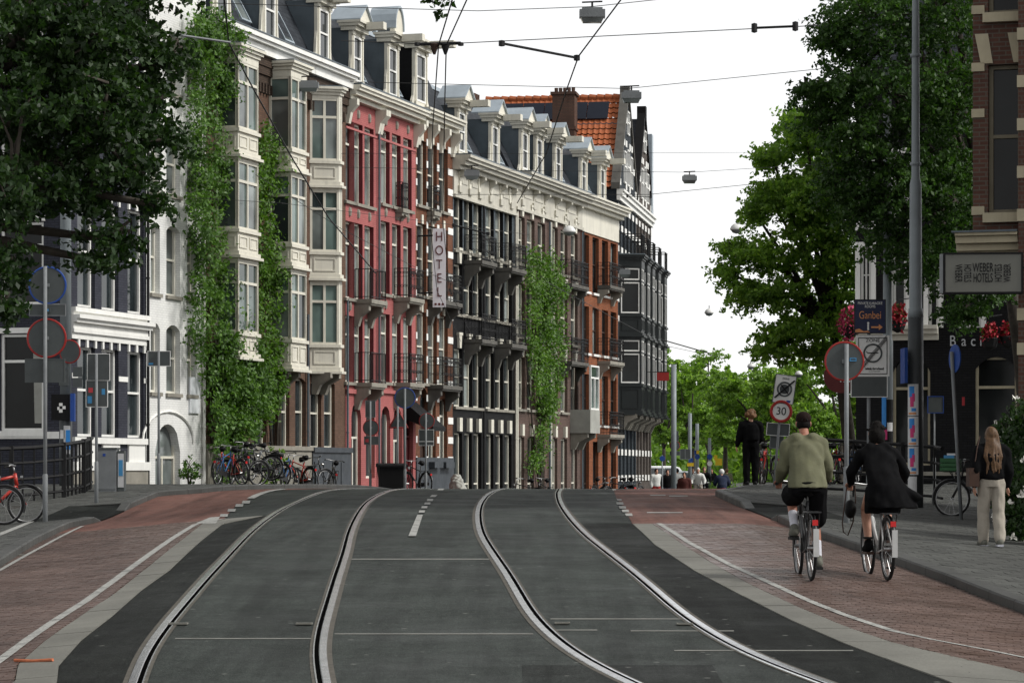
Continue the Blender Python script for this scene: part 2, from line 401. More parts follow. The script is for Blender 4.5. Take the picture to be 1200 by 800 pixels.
for nm, pts, lab in (('tram_track', TL, 'steel tram track swinging to the left-hand houses beside the left bike path'), ('tram_track', TR, 'steel tram track in the carriageway beside the stone band of the right bike path')):
    path = spline(pts, 21)
    tr = thing(nm, lab, 'tram track')
    for s in (-1, 1):
        c = s * .7175 + (0.033 * s)
        rl = bpy.data.objects.new('rail', None); link(rl, tr)
        b = MB(); sweep(b, path, [(c + s*.026, .004), (c + s*.024, .013), (c - s*.034, .013), (c - s*.042, .008)]); b.build('rail_head', 'rail', rl)
        b = MB(); sweep(b, path, [(c - s*.042, .009), (c - s*.043, .0045), (c - s*.078, .0045), (c - s*.079, .009)]); b.build('groove_shade', 'groove_shade', rl)
        b = MB(); sweep(b, path, [(c - s*.078, .007), (c - s*.080, .012), (c - s*.090, .012), (c - s*.092, .004)]); b.build('guard_lip', 'rail', rl)
        b = MB(); sweep(b, path, [(c + s*.026, .0042), (c + s*.07, .0042)])
        sweep(b, path, [(c - s*.091, .0042), (c - s*.12, .0042)]); b.build('joint_strip', 'track_edge', rl)

# edges of the bike paths, all taken at their true place on the ground
kerbL = fn([(0, 656.7), (43, 630), (83, 611.7), (110, 606.7), (153, 590), (187, 576), (233, 573)], .1)
slabLa = fn([(16.7, 800), (20, 780), (50, 753), (93, 723), (133, 696.7), (173, 665), (213, 633), (237, 614)])
slabLb = fn([(68, 800), (70, 780), (96.7, 750), (133, 721.7), (166.7, 691.7), (200, 668), (233, 636.7), (261.7, 614)])
lineL = fn([(0, 775), (33, 750), (66.7, 726.7), (100, 705.7), (133, 681.7), (166.7, 656.7), (200, 633), (229, 615)])
redLb = fn([(258, 614), (275, 594), (293, 584), (310, 577.5), (330, 574)])
kerbR = fn([(837.5, 575.5), (866.7, 588), (910, 603.75), (933, 614), (1058, 656), (1116.7, 676.7), (1175, 699.6), (1200, 708)], .1)
slabRa = fn([(735, 609), (766.7, 639), (812.5, 669), (866.7, 697.5), (929, 728.75), (991.7, 755.8), (1054, 778.75), (1108, 798)])
slabRb = fn([(760, 611), (804, 641), (837.5, 662), (879, 685), (929, 709), (991.7, 735), (1054, 756), (1116.7, 770), (1200, 789)])
lineR = fn([(768.75, 612), (808, 637), (854, 662), (900, 683), (950, 706), (991.7, 722.5), (1054, 743), (1116.7, 756), (1200, 770)])
redRa = fn([(719, 574), (722, 583), (737, 606), (741, 614)])
YL = at(200, 614).y; YR = at(850, 614).y
YE = 13.0
bl = sheet('bike_path', kerbL, slabLa, YE, YL, .003, 'joint', .5, 4)
br = sheet('bike_path', slabRb, kerbR, YE, YR, .003, 'joint', .5, 4)
sheet('red_bike_path', lambda Y: kerbL(Y) if Y < 64 else kerbL(64) + .1*(Y-64), redLb, YL, 92, .006, 'asphalt_red', .5, 6)
sheet('red_bike_path', redRa, lambda Y: kerbR(Y) if Y < 66 else kerbR(66) + .2*(Y-66), YR, 96, .006, 'asphalt_red', .5, 6)
# fresh dark asphalt between the outer rails and the stone bands, and a patch inside the right track
tlx = {}; 
def track_x(pts, off):
    ys = [p[0] for p in pts]; xs = [p[1] for p in pts]
    return lambda Y: (float(np.interp(Y, ys, xs)) if Y >= ys[0] else xs[0] + (xs[1]-xs[0])/(ys[1]-ys[0])*(Y-ys[0])) + off
def wob(Y): return .035*math.sin(Y*2.3) + .03*math.sin(Y*5.9 + 1) + .02*math.sin(Y*13.1)
sheet('asphalt_strip', lambda Y: slabLb(Y) - .02, lambda Y: track_x(TL, -.815)(Y) + .12*wob(Y), YE, YL, .0018, 'asphalt_new', .12, 3)
sheet('asphalt_strip', lambda Y: track_x(TR, .815)(Y) + .12*wob(Y + 3), lambda Y: slabRa(Y) + .02, YE, YR + .3, .0018, 'asphalt_new', .12, 3)
pA = at(612, 779); pB = at(790, 800)
sheet('asphalt_patch', lambda Y: pA.x, lambda Y: 1.62, 19.5, pA.y, .0022, 'asphalt_patch', .3, 3)
# paving bricks, laid across the path, joined as one surface of real bricks
def brickfield(parent, fa, fb, Y0, Y1, base, bw, bd, hgt, mat, name, gap=.008, seed=1):
    r = random.Random(seed); mb = MB(); Y = Y0; row = 0
    while Y < Y1:
        a = fa(Y + bd/2); b = fb(Y + bd/2); X = a - (bw/2 if row % 2 else 0)
        while X < b:
            xa, xb = max(X, a), min(X + bw - gap, b)
            if xb - xa > .03:
                h = hgt + r.uniform(-.0022, .0022); tl = r.uniform(-.002, .002); ya, yb = Y, Y + bd - gap; sk = r.uniform(-.004, .004)
                n = len(mb.v)
                for (px, py, e) in ((xa, ya + sk, -tl), (xb, ya - sk, tl), (xb, yb - sk, tl), (xa, yb + sk, -tl)):
                    mb.v.append((px, py, g(px, py) + base + h + e))
                for (px, py) in ((xa, ya), (xb, ya), (xb, yb), (xa, yb)): mb.v.append((px, py, g(px, py) + base - .004))
                mb.f += [(n, n+1, n+2, n+3), (n+4, n+5, n+1, n), (n+5, n+6, n+2, n+1), (n+7, n+4, n, n+3)]; mb.m += [0] * 4
            X += bw
        Y += bd; row += 1
    o = mb.build(name, mat, parent); o['kind'] = 'stuff'; return o
brickfield(bl, kerbL, slabLa, 18, YL, .003, .205, .095, .008, 'klinker', 'paving_bricks', seed=2)
brickfield(br, slabRb, kerbR, 18, YR, .003, .205, .095, .008, 'klinker', 'paving_bricks', seed=3)
# concrete slab bands, slab by slab
def slabs(parent_name, fa, fb, Y0, Y1, ln, lab):
    p = bpy.data.objects.new(parent_name, None); link(p); p['kind'] = 'structure'; p['label'] = lab
    Y = Y0; r = random.Random(5)
    while Y < Y1 - .2:
        Z = min(Y1, Y + ln * r.uniform(.92, 1.06)); mb = MB(); e = .009; h = .013 + r.uniform(-.002, .002); N = 3
        for k in range(N + 1):
            y = Y + e + (Z - Y - 2*e) * k / N
            for X in (fa(y) + e, fb(y) - e): mb.v.append((X, y, g(X, y) + h))
        for k in range(N + 1):
            y = Y + e + (Z - Y - 2*e) * k / N
            for X in (fa(y) + e, fb(y) - e): mb.v.append((X, y, g(X, y) - .01))
        o = 2 * (N + 1)
        for k in range(N):
            q = 2*k; mb.f += [(q, q+1, q+3, q+2), (q+o, q, q+2, q+2+o), (q+1, q+1+o, q+3+o, q+3)]
        mb.f += [(o, o+1, 1, 0)]; mb.m = [0] * len(mb.f)
        mb.build('stone_slab', 'slab', p); Y = Z
slabs('slab_band', slabLa, slabLb, 17, YL, 1.1, 'pale concrete slab band between the left bike path and the carriageway')
slabs('slab_band', slabRa, slabRb, 17, YR, 1.1, 'pale concrete slab band between the right bike path and the carriageway')
# painted lines
def line(fa, w, Y0, Y1, dz=.018, name='white_line'):
    return sheet(name, lambda Y: fa(Y) - w/2, lambda Y: fa(Y) + w/2, Y0, Y1, dz, 'paint', .5, 1)
line(lineL, .10, YE, YL, .0165); line(lineR, .08, YE, YR, .0165)
kl2 = fn([(0, 669), (50, 641), (96.7, 617)]); line(kl2, .07, YE + 6, at(96.7, 617).y, .0165)
kr2 = fn([(975, 633), (1066.7, 668), (1137.5, 693), (1200, 715)]); line(kr2, .06, YE + 5, at(975, 633).y, .0165)
def mark(px4, dz=.0165, mat='paint', name='road_marking', kind='structure'):
    mb = MB(); A = [at(*p) for p in px4]
    mb.poly([(a.x, a.y, g(a.x, a.y) + dz) for a in A]); return mb.build(name, mat, kind=kind)
def fl(p): mark(p)
for (x, y) in ((262, 604.5), (271, 598.5), (280, 592.8), (288, 588.8)): mark([(x-4.5, y+1.6), (x+4.5, y+1.6), (x+5.5, y-1.6), (x-3.5, y-1.6)])
mark([(229, 614), (253, 614), (258, 606), (246, 607)], .0166)
for k in range(4):
    a = [(292, 584.5), (299, 580.8), (308, 577.4), (318, 575), (331, 573.4)]
    (x0, y0), (x1, y1) = a[k], a[k+1]; mark([(x0 - 3, y0), (x0 + 6, y0), (x1 + 6, y1), (x1 - 3, y1)], .0166)
mark([(478.5, 629), (487.5, 629), (495.5, 604), (489, 604)])
for (x, y) in ((494, 600), (497, 595), (500.5, 590.5), (503.5, 586.5)): mark([(x-3.5, y+1.3), (x+3.5, y+1.3), (x+4.2, y-1.3), (x-2.6, y-1.3)])
mark([(503.5, 583), (510, 583), (521, 573), (514, 573)])
mark([(717.5, 573.5), (721.5, 573.5), (729, 587), (723.5, 587)], .0166)
for (x, y) in ((727, 590.5), (730, 595), (733.5, 599.3), (737.5, 603.8)): mark([(x-4, y+1.5), (x+4, y+1.5), (x+3, y-1.5), (x-5, y-1.5)])
# worn bicycle symbol on the red path
for (x0, x1, y) in ((762, 780, 580.5), (784, 806, 581.5), (758, 800, 601)): mark([(x0, y+.5), (x1, y+.5), (x1, y-.5), (x0, y-.5)], .0125)
# saw-cut joints across the carriageway
for (x0, x1, y) in ((411, 574, 655), (392, 625, 742.5), (645, 800, 725), (739, 860, 739), (646, 700, 738), (205, 365, 748), (790, 1000, 762)):
    mark([(x0, y + .6), (x1, y + .6), (x1, y - .6), (x0, y - .6)], .0035, 'sawcut', 'road_joint')
# drain grates
def grate(x0, x1, y, label, w=None):
    a = at(x0, y); b = at(x1, y); t = thing('drain_grate', label, 'drain', ((a.x + b.x)/2, a.y, g(a.x, a.y)), 0)
    W = b.x - a.x; D = .12 if w is None else w; m_ = MB(); e = .012
    m_.box(-W/2, W/2, -D/2, -D/2 + e, .006, .02); m_.box(-W/2, W/2, D/2 - e, D/2, .006, .02); m_.box(-W/2, -W/2 + e, -D/2 + e, D/2 - e, .006, .02); m_.box(W/2 - e, W/2, -D/2 + e, D/2 - e, .006, .02)
    m_.build('frame', 'slab', t)
    for k in range(7):
        m_ = MB(); x = -W/2 + e + (W - 2*e) * (k + .5) / 7; m_.box(x - W/30, x + W/30, -D/2 + e, D/2 - e, .008, .018); m_.build('bar', 'sawcut', t)
    m_ = MB(); m_.box(-W/2 + e, W/2 - e, -D/2 + e, D/2 - e, .0045, .006); m_.build('sump', 'groove_shade', t)
grate(198, 220, 731.7, 'small steel drain grate beside the outer rail of the left track')
grate(347, 366, 731.7, 'small steel drain grate beside the inner rail of the left track')
grate(650, 668, 731, 'small steel drain grate just inside the right track by its left rail')
grate(793, 812, 732, 'small steel drain grate by the outer rail of the right track')
grate(22, 72, 651, 'wide gully grate at the kerb of the left bike path', .4)
# kerbs, stone by stone, and pavements
def kerb(parent_name, f, side, spans, lab, w=.18):
    p = bpy.data.objects.new(parent_name, None); link(p); p['kind'] = 'structure'; p['label'] = lab
    for (Y0, Y1, h0, h1) in spans:
        Y = Y0
        while Y < Y1 - .15:
            Z = min(Y1, Y + 1.0); mb = MB(); rings = []
            for y in (Y + .006, (Y + Z)/2, Z - .006):
                h = h0 + (h1 - h0) * (y - Y0) / (Y1 - Y0); X = f(y)
                for (o, z) in ((0, -.02), (.0, h - .02), (.018, h), (w, h + .002), (w, -.02)):
                    mb.v.append((X + side * o, y, g(X, y) + z))
            for k in range(2):
                for j in range(4):
                    q = k*5 + j; mb.f.append((q, q+1, q+6, q+5) if side < 0 else (q, q+5, q+6, q+1))
            mb.f.append((0, 1, 2, 3, 4)); mb.f.append((14, 13, 12, 11, 10)); mb.m = [0] * len(mb.f)
            mb.build('kerb_stone', 'kerb', p); Y = Z
yl1 = at(105, 607, .1).y; yl2 = at(153, 590, .1).y
kerb('kerb', kerbL, -1, [(15, yl1, .12, .12), (yl1, yl1 + .9, .12, .02), (yl2 - .9, yl2, .02, .12), (yl2, 86, .12, .12)], 'grey kerb along the left pavement with a lowered crossing')
yr1 = at(912, 604, .1).y; yr2 = at(866, 588, .1).y
kerb('kerb', kerbR, 1, [(15, yr1, .12, .12), (yr1, yr1 + .9, .12, .02), (yr2 - .9, yr2, .02, .13), (yr2, 88, .13, .13)], 'grey kerb along the right pavement with a lowered crossing')
backL = lambda Y: -13.5 if Y < 60 else -13.5 + (Y - 60) * .12
pl = sheet('pavement', backL, lambda Y: kerbL(Y) - .18, 14, yl1, .112, 'joint', .5, 6)
pl2 = sheet('pavement', backL, lambda Y: kerbL(Y) - .18, yl2, 88, .112, 'joint', .5, 6)
sheet('ramp', backL, lambda Y: kerbL(Y) - .0, yl1, yl2, .118, 'joint', .3, 6).hide_render = False
pr = sheet('pavement', lambda Y: kerbR(Y) + .18, lambda Y: 13.0, 14, yr1, .112, 'joint', .5, 6)
pr2 = sheet('pavement', lambda Y: kerbR(Y) + .18, lambda Y: 13.0, yr2, 90, .112, 'joint', .5, 6)
sheet('pavement', lambda Y: kerbR(Y) + 1.2, lambda Y: 13.0, yr1, yr2, .112, 'joint', .3, 4)
brickfield(pl, lambda Y: max(backL(Y), -Y*.2 - 1), lambda Y: kerbL(Y) - .19, 20, yl1, .112, .305, .305, .008, 'tile', 'paving_tiles', seed=4)
brickfield(pl2, lambda Y: max(backL(Y), -Y*.2), lambda Y: kerbL(Y) - .19, yl2, 76, .112, .305, .305, .008, 'tile', 'paving_tiles', seed=5)
brickfield(pr, lambda Y: kerbR(Y) + .19, lambda Y: min(13, Y*.2 + 1.2), 20, yr1, .112, .305, .305, .008, 'tile', 'paving_tiles', seed=6)
brickfield(pr2, lambda Y: kerbR(Y) + .19, lambda Y: min(13, Y*.2), yr2, 76, .112, .305, .305, .008, 'tile', 'paving_tiles', seed=7)
brickfield(pr, lambda Y: kerbR(Y) + 1.22, lambda Y: min(13, Y*.2), yr1, yr2, .112, .305, .305, .008, 'tile', 'paving_tiles', seed=8)
brickfield(pl2, lambda Y: max(backL(Y), -Y*.2), lambda Y: kerbL(Y) - 1.22, yl1, yl2, .12, .305, .305, .008, 'tile', 'paving_tiles', seed=9)
def ramp_sheet(f, side, Y0, Y1):
    mb = MB(); n = 8
    for i in range(n + 1):
        Y = Y0 + (Y1 - Y0) * i / n
        for k in range(5):
            X = f(Y) + side * 1.25 * k / 4; mb.v.append((X, Y, g(X, Y) + .022 + .112 * k / 4))
    for i in range(n):
        for k in range(4):
            q = i*5 + k; mb.f.append((q, q+1, q+6, q+5)); mb.m.append(0)
    mb.build('crossing_ramp', 'asphalt_new', kind='structure')
bpy.data.objects.remove(bpy.data.objects['ramp'])
def cheek_wall(f, side, Y):
    mb = MB(); X0, X1 = f(Y), f(Y) + side*1.27
    mb.quad((X0, Y, g(X0, Y) - .02), (X1, Y, g(X1, Y) - .02), (X1, Y, g(X1, Y) + .126), (X0, Y, g(X0, Y) + .118)); mb.build('kerb_return', 'kerb', kind='structure')
cheek_wall(kerbL, -1, yl2 + .03); cheek_wall(kerbR, 1, yr2 + .03)
ramp_sheet(kerbL, -1, yl1 - .02, yl2 + .02); ramp_sheet(kerbR, 1, yr1 - .02, yr2 + .02)
mark([(0, 637), (0, 633), (38, 617), (40, 619)], .13)
# orange stick lying on the slabs
a = at(17, 777); b = at(62, 776.5)
mb = MB(); mb.tube([(a.x, a.y, a.z + .028), ((a.x+b.x)/2, (a.y+b.y)/2 - .004, a.z + .03), (b.x, b.y, b.z + .028)], .014, 6)
M['orange_wood'] = pm('orange_wood', (.42, .13, .06), .7, .3, 12)
tag(mb.build('wooden_stick', 'orange_wood'), 'short orange stick lying on the slab band beside the bike path', 'stick')
# ------------------------------------------------------------------ houses: shared builders
class Row:
    """a street front: origin on the ground plan, direction of the front; local x runs along it, local -y faces the street"""
    def __init__(s, ox, oy, ang): s.o = Vector((ox, oy)); s.a = ang; s.e = Vector((math.cos(ang), math.sin(ang))); s.n = Vector((s.e.y, -s.e.x))
    def u(s, x, off=0.0):
        t = (x - CXP) / FPX; O = s.o + s.n * off
        return (t * O.y - O.x) / (s.e.x - t * s.e.y)
    def Y(s, x, off=0.0): return s.o.y + s.n.y * off + s.e.y * s.u(x, off)
    def z(s, x, y, off=0.0): return EYE + (HORIZON - y) / FPX * s.Y(x, off)
    def loc(s, u, z=0.0, off=0.0): p = s.o + s.e * u + s.n * off; return (p.x, p.y, z)
ROW = Row(-12.45, 66.4, R(90 - 16.53))
def facade(mb, x0, x1, z0, z1, ops, depth, y=0.0):
    """wall sheet with real openings (a, b, c, d, arch rise) and reveals running back by depth"""
    xs = sorted(set([x0, x1] + [round(v, 4) for o in ops for v in o[:2]])); zs = sorted(set([z0, z1] + [round(v, 4) for o in ops for v in o[2:4]]))
    xs = [v for v in xs if x0 - 1e-6 <= v <= x1 + 1e-6]; zs = [v for v in zs if z0 - 1e-6 <= v <= z1 + 1e-6]
    for j in range(len(zs) - 1):
        run = None
        for i in range(len(xs)):
            solid = False
            if i < len(xs) - 1:
                cx = (xs[i] + xs[i+1]) / 2; cz = (zs[j] + zs[j+1]) / 2
                solid = not any(o[0] < cx < o[1] and o[2] < cz < o[3] for o in ops)
            if solid and run is None: run = xs[i]
            if not solid and run is not None:
                mb.quad((run, y, zs[j]), (xs[i], y, zs[j]), (xs[i], y, zs[j+1]), (run, y, zs[j+1])); run = None
    for o in ops:
        a, b, c, d = o[:4]; ar = o[4] if len(o) > 4 else 0; Y = y + depth; t = d - ar
        mb.quad((a, y, c), (a, Y, c), (a, Y, t), (a, y, t)); mb.quad((b, Y, c), (b, y, c), (b, y, t), (b, Y, t))
        mb.quad((a, Y, c), (a, y, c), (b, y, c), (b, Y, c))
        if ar <= 0: mb.quad((a, y, d), (a, Y, d), (b, Y, d), (b, y, d))
        else:
            N = 8; P = []
            for k in range(N + 1):
                q = -1 + 2 * k / N
                zz = t + (ar * math.sqrt(max(0, 1 - q*q)) if ar > .3 else ar * (1 - q*q)); P.append((a + (b - a) * k / N, zz))
            for k in range(N):
                (xa, za), (xb, zb) = P[k], P[k+1]
                mb.quad((xa, y, za), (xb, y, zb), (xb, y, d), (xa, y, d)); mb.quad((xa, y, za), (xa, Y, za), (xb, Y, zb), (xb, y, zb))
WC = {}
def win_mesh(w, h, style, fm, gm):
    k = (round(w, 2), round(h, 2), style, fm, gm)
    if k in WC: return WC[k]
    w, h = k[0], k[1]; f = MB(); t = .07; y0, y1 = -.05, .03
    f.box(0, t, y0, y1, 0, h); f.box(w - t, w, y0, y1, 0, h); f.box(t, w - t, y0, y1, 0, t); f.box(t, w - t, y0, y1, h - t, h)
    panes = []
    def bar_h(z, b=.05): f.box(t, w - t, y0 + .005, y1 - .005, z - b/2, z + b/2)
    if style == 'sash':
        m_ = h * .52; bar_h(m_, .06); panes = [(t, w - t, t, m_), (t, w - t, m_, h - t)]
    elif style == 'transom':
        m_ = h * .72; bar_h(m_, .07); panes = [(t, w - t, t, m_), (t, w - t, m_, h - t)]
    elif style == 'cross':
        m_ = h * .72; bar_h(m_, .07); f.box(w/2 - .035, w/2 + .035, y0 + .003, y1 - .003, t, m_ - .035); panes = [(t, w/2 - .035, t, m_), (w/2 + .035, w - t, t, m_), (t, w - t, m_, h - t)]
    elif style == 'french':
        m_ = h * .76; bar_h(m_, .07); f.box(w/2 - .04, w/2 + .04, y0 + .003, y1 - .003, t, m_ - .035)
        f.box(t, w/2 - .04, y0 + .008, y1, t, h * .16); f.box(w/2 + .04, w - t, y0 + .008, y1, t, h * .16)
        panes = [(t, w/2 - .04, h * .16, m_), (w/2 + .04, w - t, h * .16, m_), (t, w - t, m_, h - t)]
    elif style == 'grid':
        for q in (.33, .66): bar_h(h * q, .03)
        f.box(w/2 - .02, w/2 + .02, y0 + .003, y1 - .003, t, h - t); panes = [(t, w - t, t, h - t)]
    elif style == 'door':
        f.box(t, w - t, -.01, .02, t, h * .78); bar_h(h * .8, .07); panes = [(t, w - t, h * .8, h - t)]
        for q in (.1, .45): f.box(w*.22, w*.78, -.025, -.01, h*q, h*(q + .28))
    else: panes = [(t, w - t, t, h - t)]
    pms = []
    for (a, b, c, d) in panes:
        p = MB(); p.quad((a, .012, c), (b, .012, c), (b, .012, d), (a, .012, d)); pms.append(p.mesh('pane', gm))
    WC[k] = (f.mesh('window', fm), pms); return WC[k]
def window(parent, x, z, w, h, style='sash', fm='offwhite', gm='glass', depth=.2, name='window', y=0.0):
    me, pms = win_mesh(w, h, style, fm, gm)
    o = inst(name, me, parent, (x, y + depth, z))
    for p in pms: inst('pane', p, o)
    return o
def profile_band(mb, x0, x1, z, steps, y=0.0):
    """moulding as stacked courses: list of (height, projection)"""
    for h, p in steps:
        mb.box(x0, x1, y - p, y + .05, z, z + h); z += h
    return z
def console(mb, x, w, z0, z1, p):
    mb.xprism([(0, z0), (-p * .25, z0), (-p * .45, z0 + (z1 - z0) * .45), (-p, z0 + (z1 - z0) * .75), (-p, z1), (0, z1)], x - w/2, x + w/2)
def balcony(parent, x0, x1, z, proj=.85, rail=.95, slab='stone', deco=True, bracket='stone', bh=.7, rail_mat='iron'):
    t = bpy.data.objects.new('balcony', None); link(t, parent); t.location = (x0, 0, z); w = x1 - x0
    m_ = MB(); m_.box(0, w, -proj, .0, -.14, 0); m_.box(.04, w - .04, -proj + .05, -.01, -.2, -.14); m_.build('slab', slab, t)
    for bx in (.12, w - .12):
        m_ = MB(); console(m_, bx, .2, -.2 - bh, -.2, proj * .82); m_.build('bracket', bracket, t)
    m_ = MB(); e = .04
    P = [(e, -.02), (e, -proj + e), (w - e, -proj + e), (w - e, -.02)]
    for a, b in zip(P[:-1], P[1:]):
        L = math.hypot(b[0] - a[0], b[1] - a[1]); n = max(2, int(L / .11))
        for zz in (.08, rail): m_.tube([(a[0], a[1], zz), (b[0], b[1], zz)], .018, 4)
        if deco: m_.tube([(a[0], a[1], rail*.72), (b[0], b[1], rail*.72)], .01, 4)
        for k in range(n + 1):
            q = k / n; X = a[0] + (b[0]-a[0])*q; Yb = a[1] + (b[1]-a[1])*q
            m_.tube([(X, Yb, 0), (X, Yb, rail)], .009 if k not in (0, n) else .02, 4)
            if deco and k < n:
                q2 = (k + .5) / n; X2 = a[0] + (b[0]-a[0])*q2; Y2 = a[1] + (b[1]-a[1])*q2; d = (1, 0, 0) if abs(b[0]-a[0]) < .1 else (0, 1, 0)
                m_.ring((X2, Y2, rail*.86), d, .038, .009, 8, 4); m_.ring((X2, Y2, rail*.40), d, .042, .008, 8, 4)
    m_.build('railing', rail_mat, t)
    return t
def dormer(parent, x, z, w, h, top='gable', y=.25, beam=.75, cheek='zinc_dark', wall='cream', depth=1.9):
    w *= .86; t = bpy.data.objects.new('dormer', None); link(t, parent); t.location = (x - w/2, y, z)
    m_ = MB(); m_.box(.02, .1, .102, depth, 0, h + .1); m_.box(w - .1, w - .02, .102, depth, 0, h + .1); m_.box(.1, w-.1, .45, depth, h + .02, h + .12); m_.build('cheek', cheek, t)
    m_ = MB(); fw = .19
    m_.box(0, fw, -.02, .1, 0, h); m_.box(w - fw, w, -.02, .1, 0, h); m_.box(fw, w - fw, 0, .1, 0, .16); m_.box(fw, w - fw, 0, .1, h - .14, h)
    for xx in (0, w - fw): m_.box(xx + .05, xx + fw - .05, -.05, -.02, .15, h - .15); m_.box(xx - .03, xx + fw + .03, -.07, -.02, 0, .13); m_.box(xx - .03, xx + fw + .03, -.07, -.02, h - .13, h - .002)
    # scroll wings
    for sx in (-1, 1):
        bx = 0 if sx < 0 else w
        m_.yprism([(bx, 0), (bx + sx*.28, 0), (bx + sx*.26, .12), (bx + sx*.12, .3), (bx + sx*.07, .75), (bx, 1.0)][::sx], -.0, .08)
    m_.build('front', wall, t)
    window(t, fw, .16, w - 2*fw, h - .3, 'sash', 'white', 'glass', .03)
    m_ = MB(); m_.box(-.08, w + .08, -.18, .35, h, h + .14); m_.box(-.14, w + .14, -.30, .4, h + .14, h + .24); m_.box(-.18, w + .18, -.38, .45, h + .24, h + .32)
    if beam:
        m_.box(w/2 - .16, w/2 + .16, -.38 - beam, -.38, h + .06, h + .30)
    m_.build('entablature', wall, t)
    Z = h + .32
    if top == 'gable':
        m_ = MB(); m_.yprism([(-.1, Z), (w + .1, Z), (w/2, Z + .52)], -.28, -.1); m_.build('pediment', wall, t)
        m_ = MB()
        for sx in (0, 1):
            xa = -.12 if sx == 0 else w + .12
            P = [(xa, Z), (w/2, Z + .54)]; m_.yprism([P[0], P[1], (P[1][0], P[1][1] + .05), (P[0][0], P[0][1] + .05)][::1 if sx == 0 else -1], -.36, .75)
        m_.build('hood', 'zinc', t)
    elif top == 'arch':
        N = 10; pts = [(w/2 - (w*.36)*math.cos(math.pi*k/N), Z + .75*math.sin(math.pi*k/N) + .15) for k in range(N + 1)]
        m_ = MB(); m_.yprism([(w/2 + w*.36, Z), (w/2 - w*.36, Z)][::-1] + pts[::-1], -.22, -.05); m_.build('pediment', wall, t)
        m_ = MB(); o = [(w/2 + (p[0] - w/2)*1.12, Z + (p[1] - Z)*1.08 + .02) for p in pts]
        for k in range(N): m_.yprism([pts[k], pts[k+1], o[k+1], o[k]][::-1], -.28, .7)
        m_.build('hood', 'zinc', t)
    else:
        m_ = MB(); m_.box(-.1, w + .1, -.25, depth, Z, Z + .06); m_.build('hood', 'zinc', t)
    return t
def roof_window(parent, x, z, y, w=.8, h=1.2, sl=R(62)):
    t = bpy.data.objects.new('roof_window', None); link(t, parent); t.location = (x, y, z); t.rotation_euler = (-(R(90) - sl), 0, 0)
    m_ = MB(); b = .07
    m_.box(0, b, -.1, .0, 0, h); m_.box(w - b, w, -.1, .0, 0, h); m_.box(b, w - b, -.1, 0, 0, b); m_.box(b, w - b, -.1, 0, h - b, h); m_.build('frame', 'zinc', t)
    m_ = MB(); m_.quad((b, -.06, b), (w - b, -.06, b), (w - b, -.06, h - b), (b, -.06, h - b)); m_.build('pane', 'glass_light', t)
def mansard(parent, w, H, run=1.5, rise=2.7, depth=9, mat='slate', chim=None):
    m_ = MB(); m_.xprism([(.15, H), (.15 + run, H + rise), (depth, H + rise + .3), (depth, H)][::-1], 0.004, w - .004)
    r = m_.build('roof', mat, parent)
    m_ = MB(); m_.box(0, w, .15 + run - .06, .15 + run + .1, H + rise - .04, H + rise + .1); m_.build('ridge_flashing', 'zinc', r)
    if chim:
        for (cx, cy, cw, ch) in chim:
            m_ = MB(); m_.box(cx - cw/2, cx + cw/2, cy - .3, cy + .3, H + rise - .3, H + rise + ch)
            for k in range(3): m_.lathe([(.0, ch + .0), (.09, ch), (.1, ch + .35), (.06, ch + .35)], (cx - cw/3 + cw/3*k, cy, H + rise), 8)
            m_.build('chimney', 'chimney_brick', r)
    return r
def shell(m_, w, H, depth, z0=-1.0, mi=0):
    """side, back and top of the block behind the facade sheet"""
    m_.mi = mi
    m_.quad((0, depth, z0), (0, 0, z0), (0, 0, H), (0, depth, H)); m_.quad((w, 0, z0), (w, depth, z0), (w, depth, H), (w, 0, H))
    m_.quad((w, depth, z0), (0, depth, z0), (0, depth, H), (w, depth, H)); m_.quad((0, 0, H), (w, 0, H), (w, depth, H), (0, depth, H)); m_.mi = 0
def blackroom(m_, x0, x1, z0, z1, y):
    m_.quad((x0, y, z0), (x1, y, z0), (x1, y, z1), (x0, y, z1))
def pipe(parent, x, z0, z1, mat='zinc_dark', y=-.08, r=.042):
    m_ = MB(); m_.tube([(x, y, z0), (x, y, z1)], r, 8)
    for k in range(int((z1 - z0) / 2)): m_.lathe([(r + .012, 0), (r + .012, .05)], (x, y, z0 + .8 + 2*k), 8)
    return m_.build('drainpipe', mat, parent)
def house(name, label, cat, row, u0, u1, group=None):
    t = thing(name, label, cat, row.loc(u0, 0.0), row.a, group); return t

M['pink'] = brickmat('pink_brick', (.37, .120, .116), (.41, .138, .130), (.31, .098, .095), stain=.22, bump=.25)
M['pink_flat'] = pm('pink_plaster', (.38, .122, .118), .75, .15, 1.2, streak=.35)
M['darkred'] = pm('dark_red', (.12, .016, .02), .6, .2)
M['brown_brick'] = brickmat('brown_brick', (.115, .060, .040), (.155, .085, .058), (.085, .07, .055))
M['brown_dark'] = brickmat('brown_dark_brick', (.060, .042, .032), (.085, .058, .043), (.04, .034, .028))
M['red_brick'] = brickmat('red_brick', (.155, .055, .030), (.21, .080, .045), (.10, .07, .05))
M['orange_brick'] = brickmat('orange_brick', (.24, .072, .030), (.30, .10, .045), (.13, .075, .05))
M['mauve_brick'] = brickmat('mauve_brick', (.115, .075, .062), (.155, .100, .085), (.09, .075, .065))
M['black_brick'] = brickmat('black_brick', (.008, .008, .009), (.013, .013, .014), (.005, .005, .005), rough=.65)
M['grey_brick'] = brickmat('slate_blue_brick', (.070, .085, .097), (.088, .104, .115), (.05, .06, .068), rough=.7)
M['blue_brick'] = brickmat('blue_grey_brick', (.038, .040, .054), (.052, .054, .070), (.026, .028, .036), rough=.7)
M['white_brick'] = brickmat('white_brick', (.76, .76, .74), (.80, .80, .77), (.66, .66, .64), rough=.7, stain=.22)
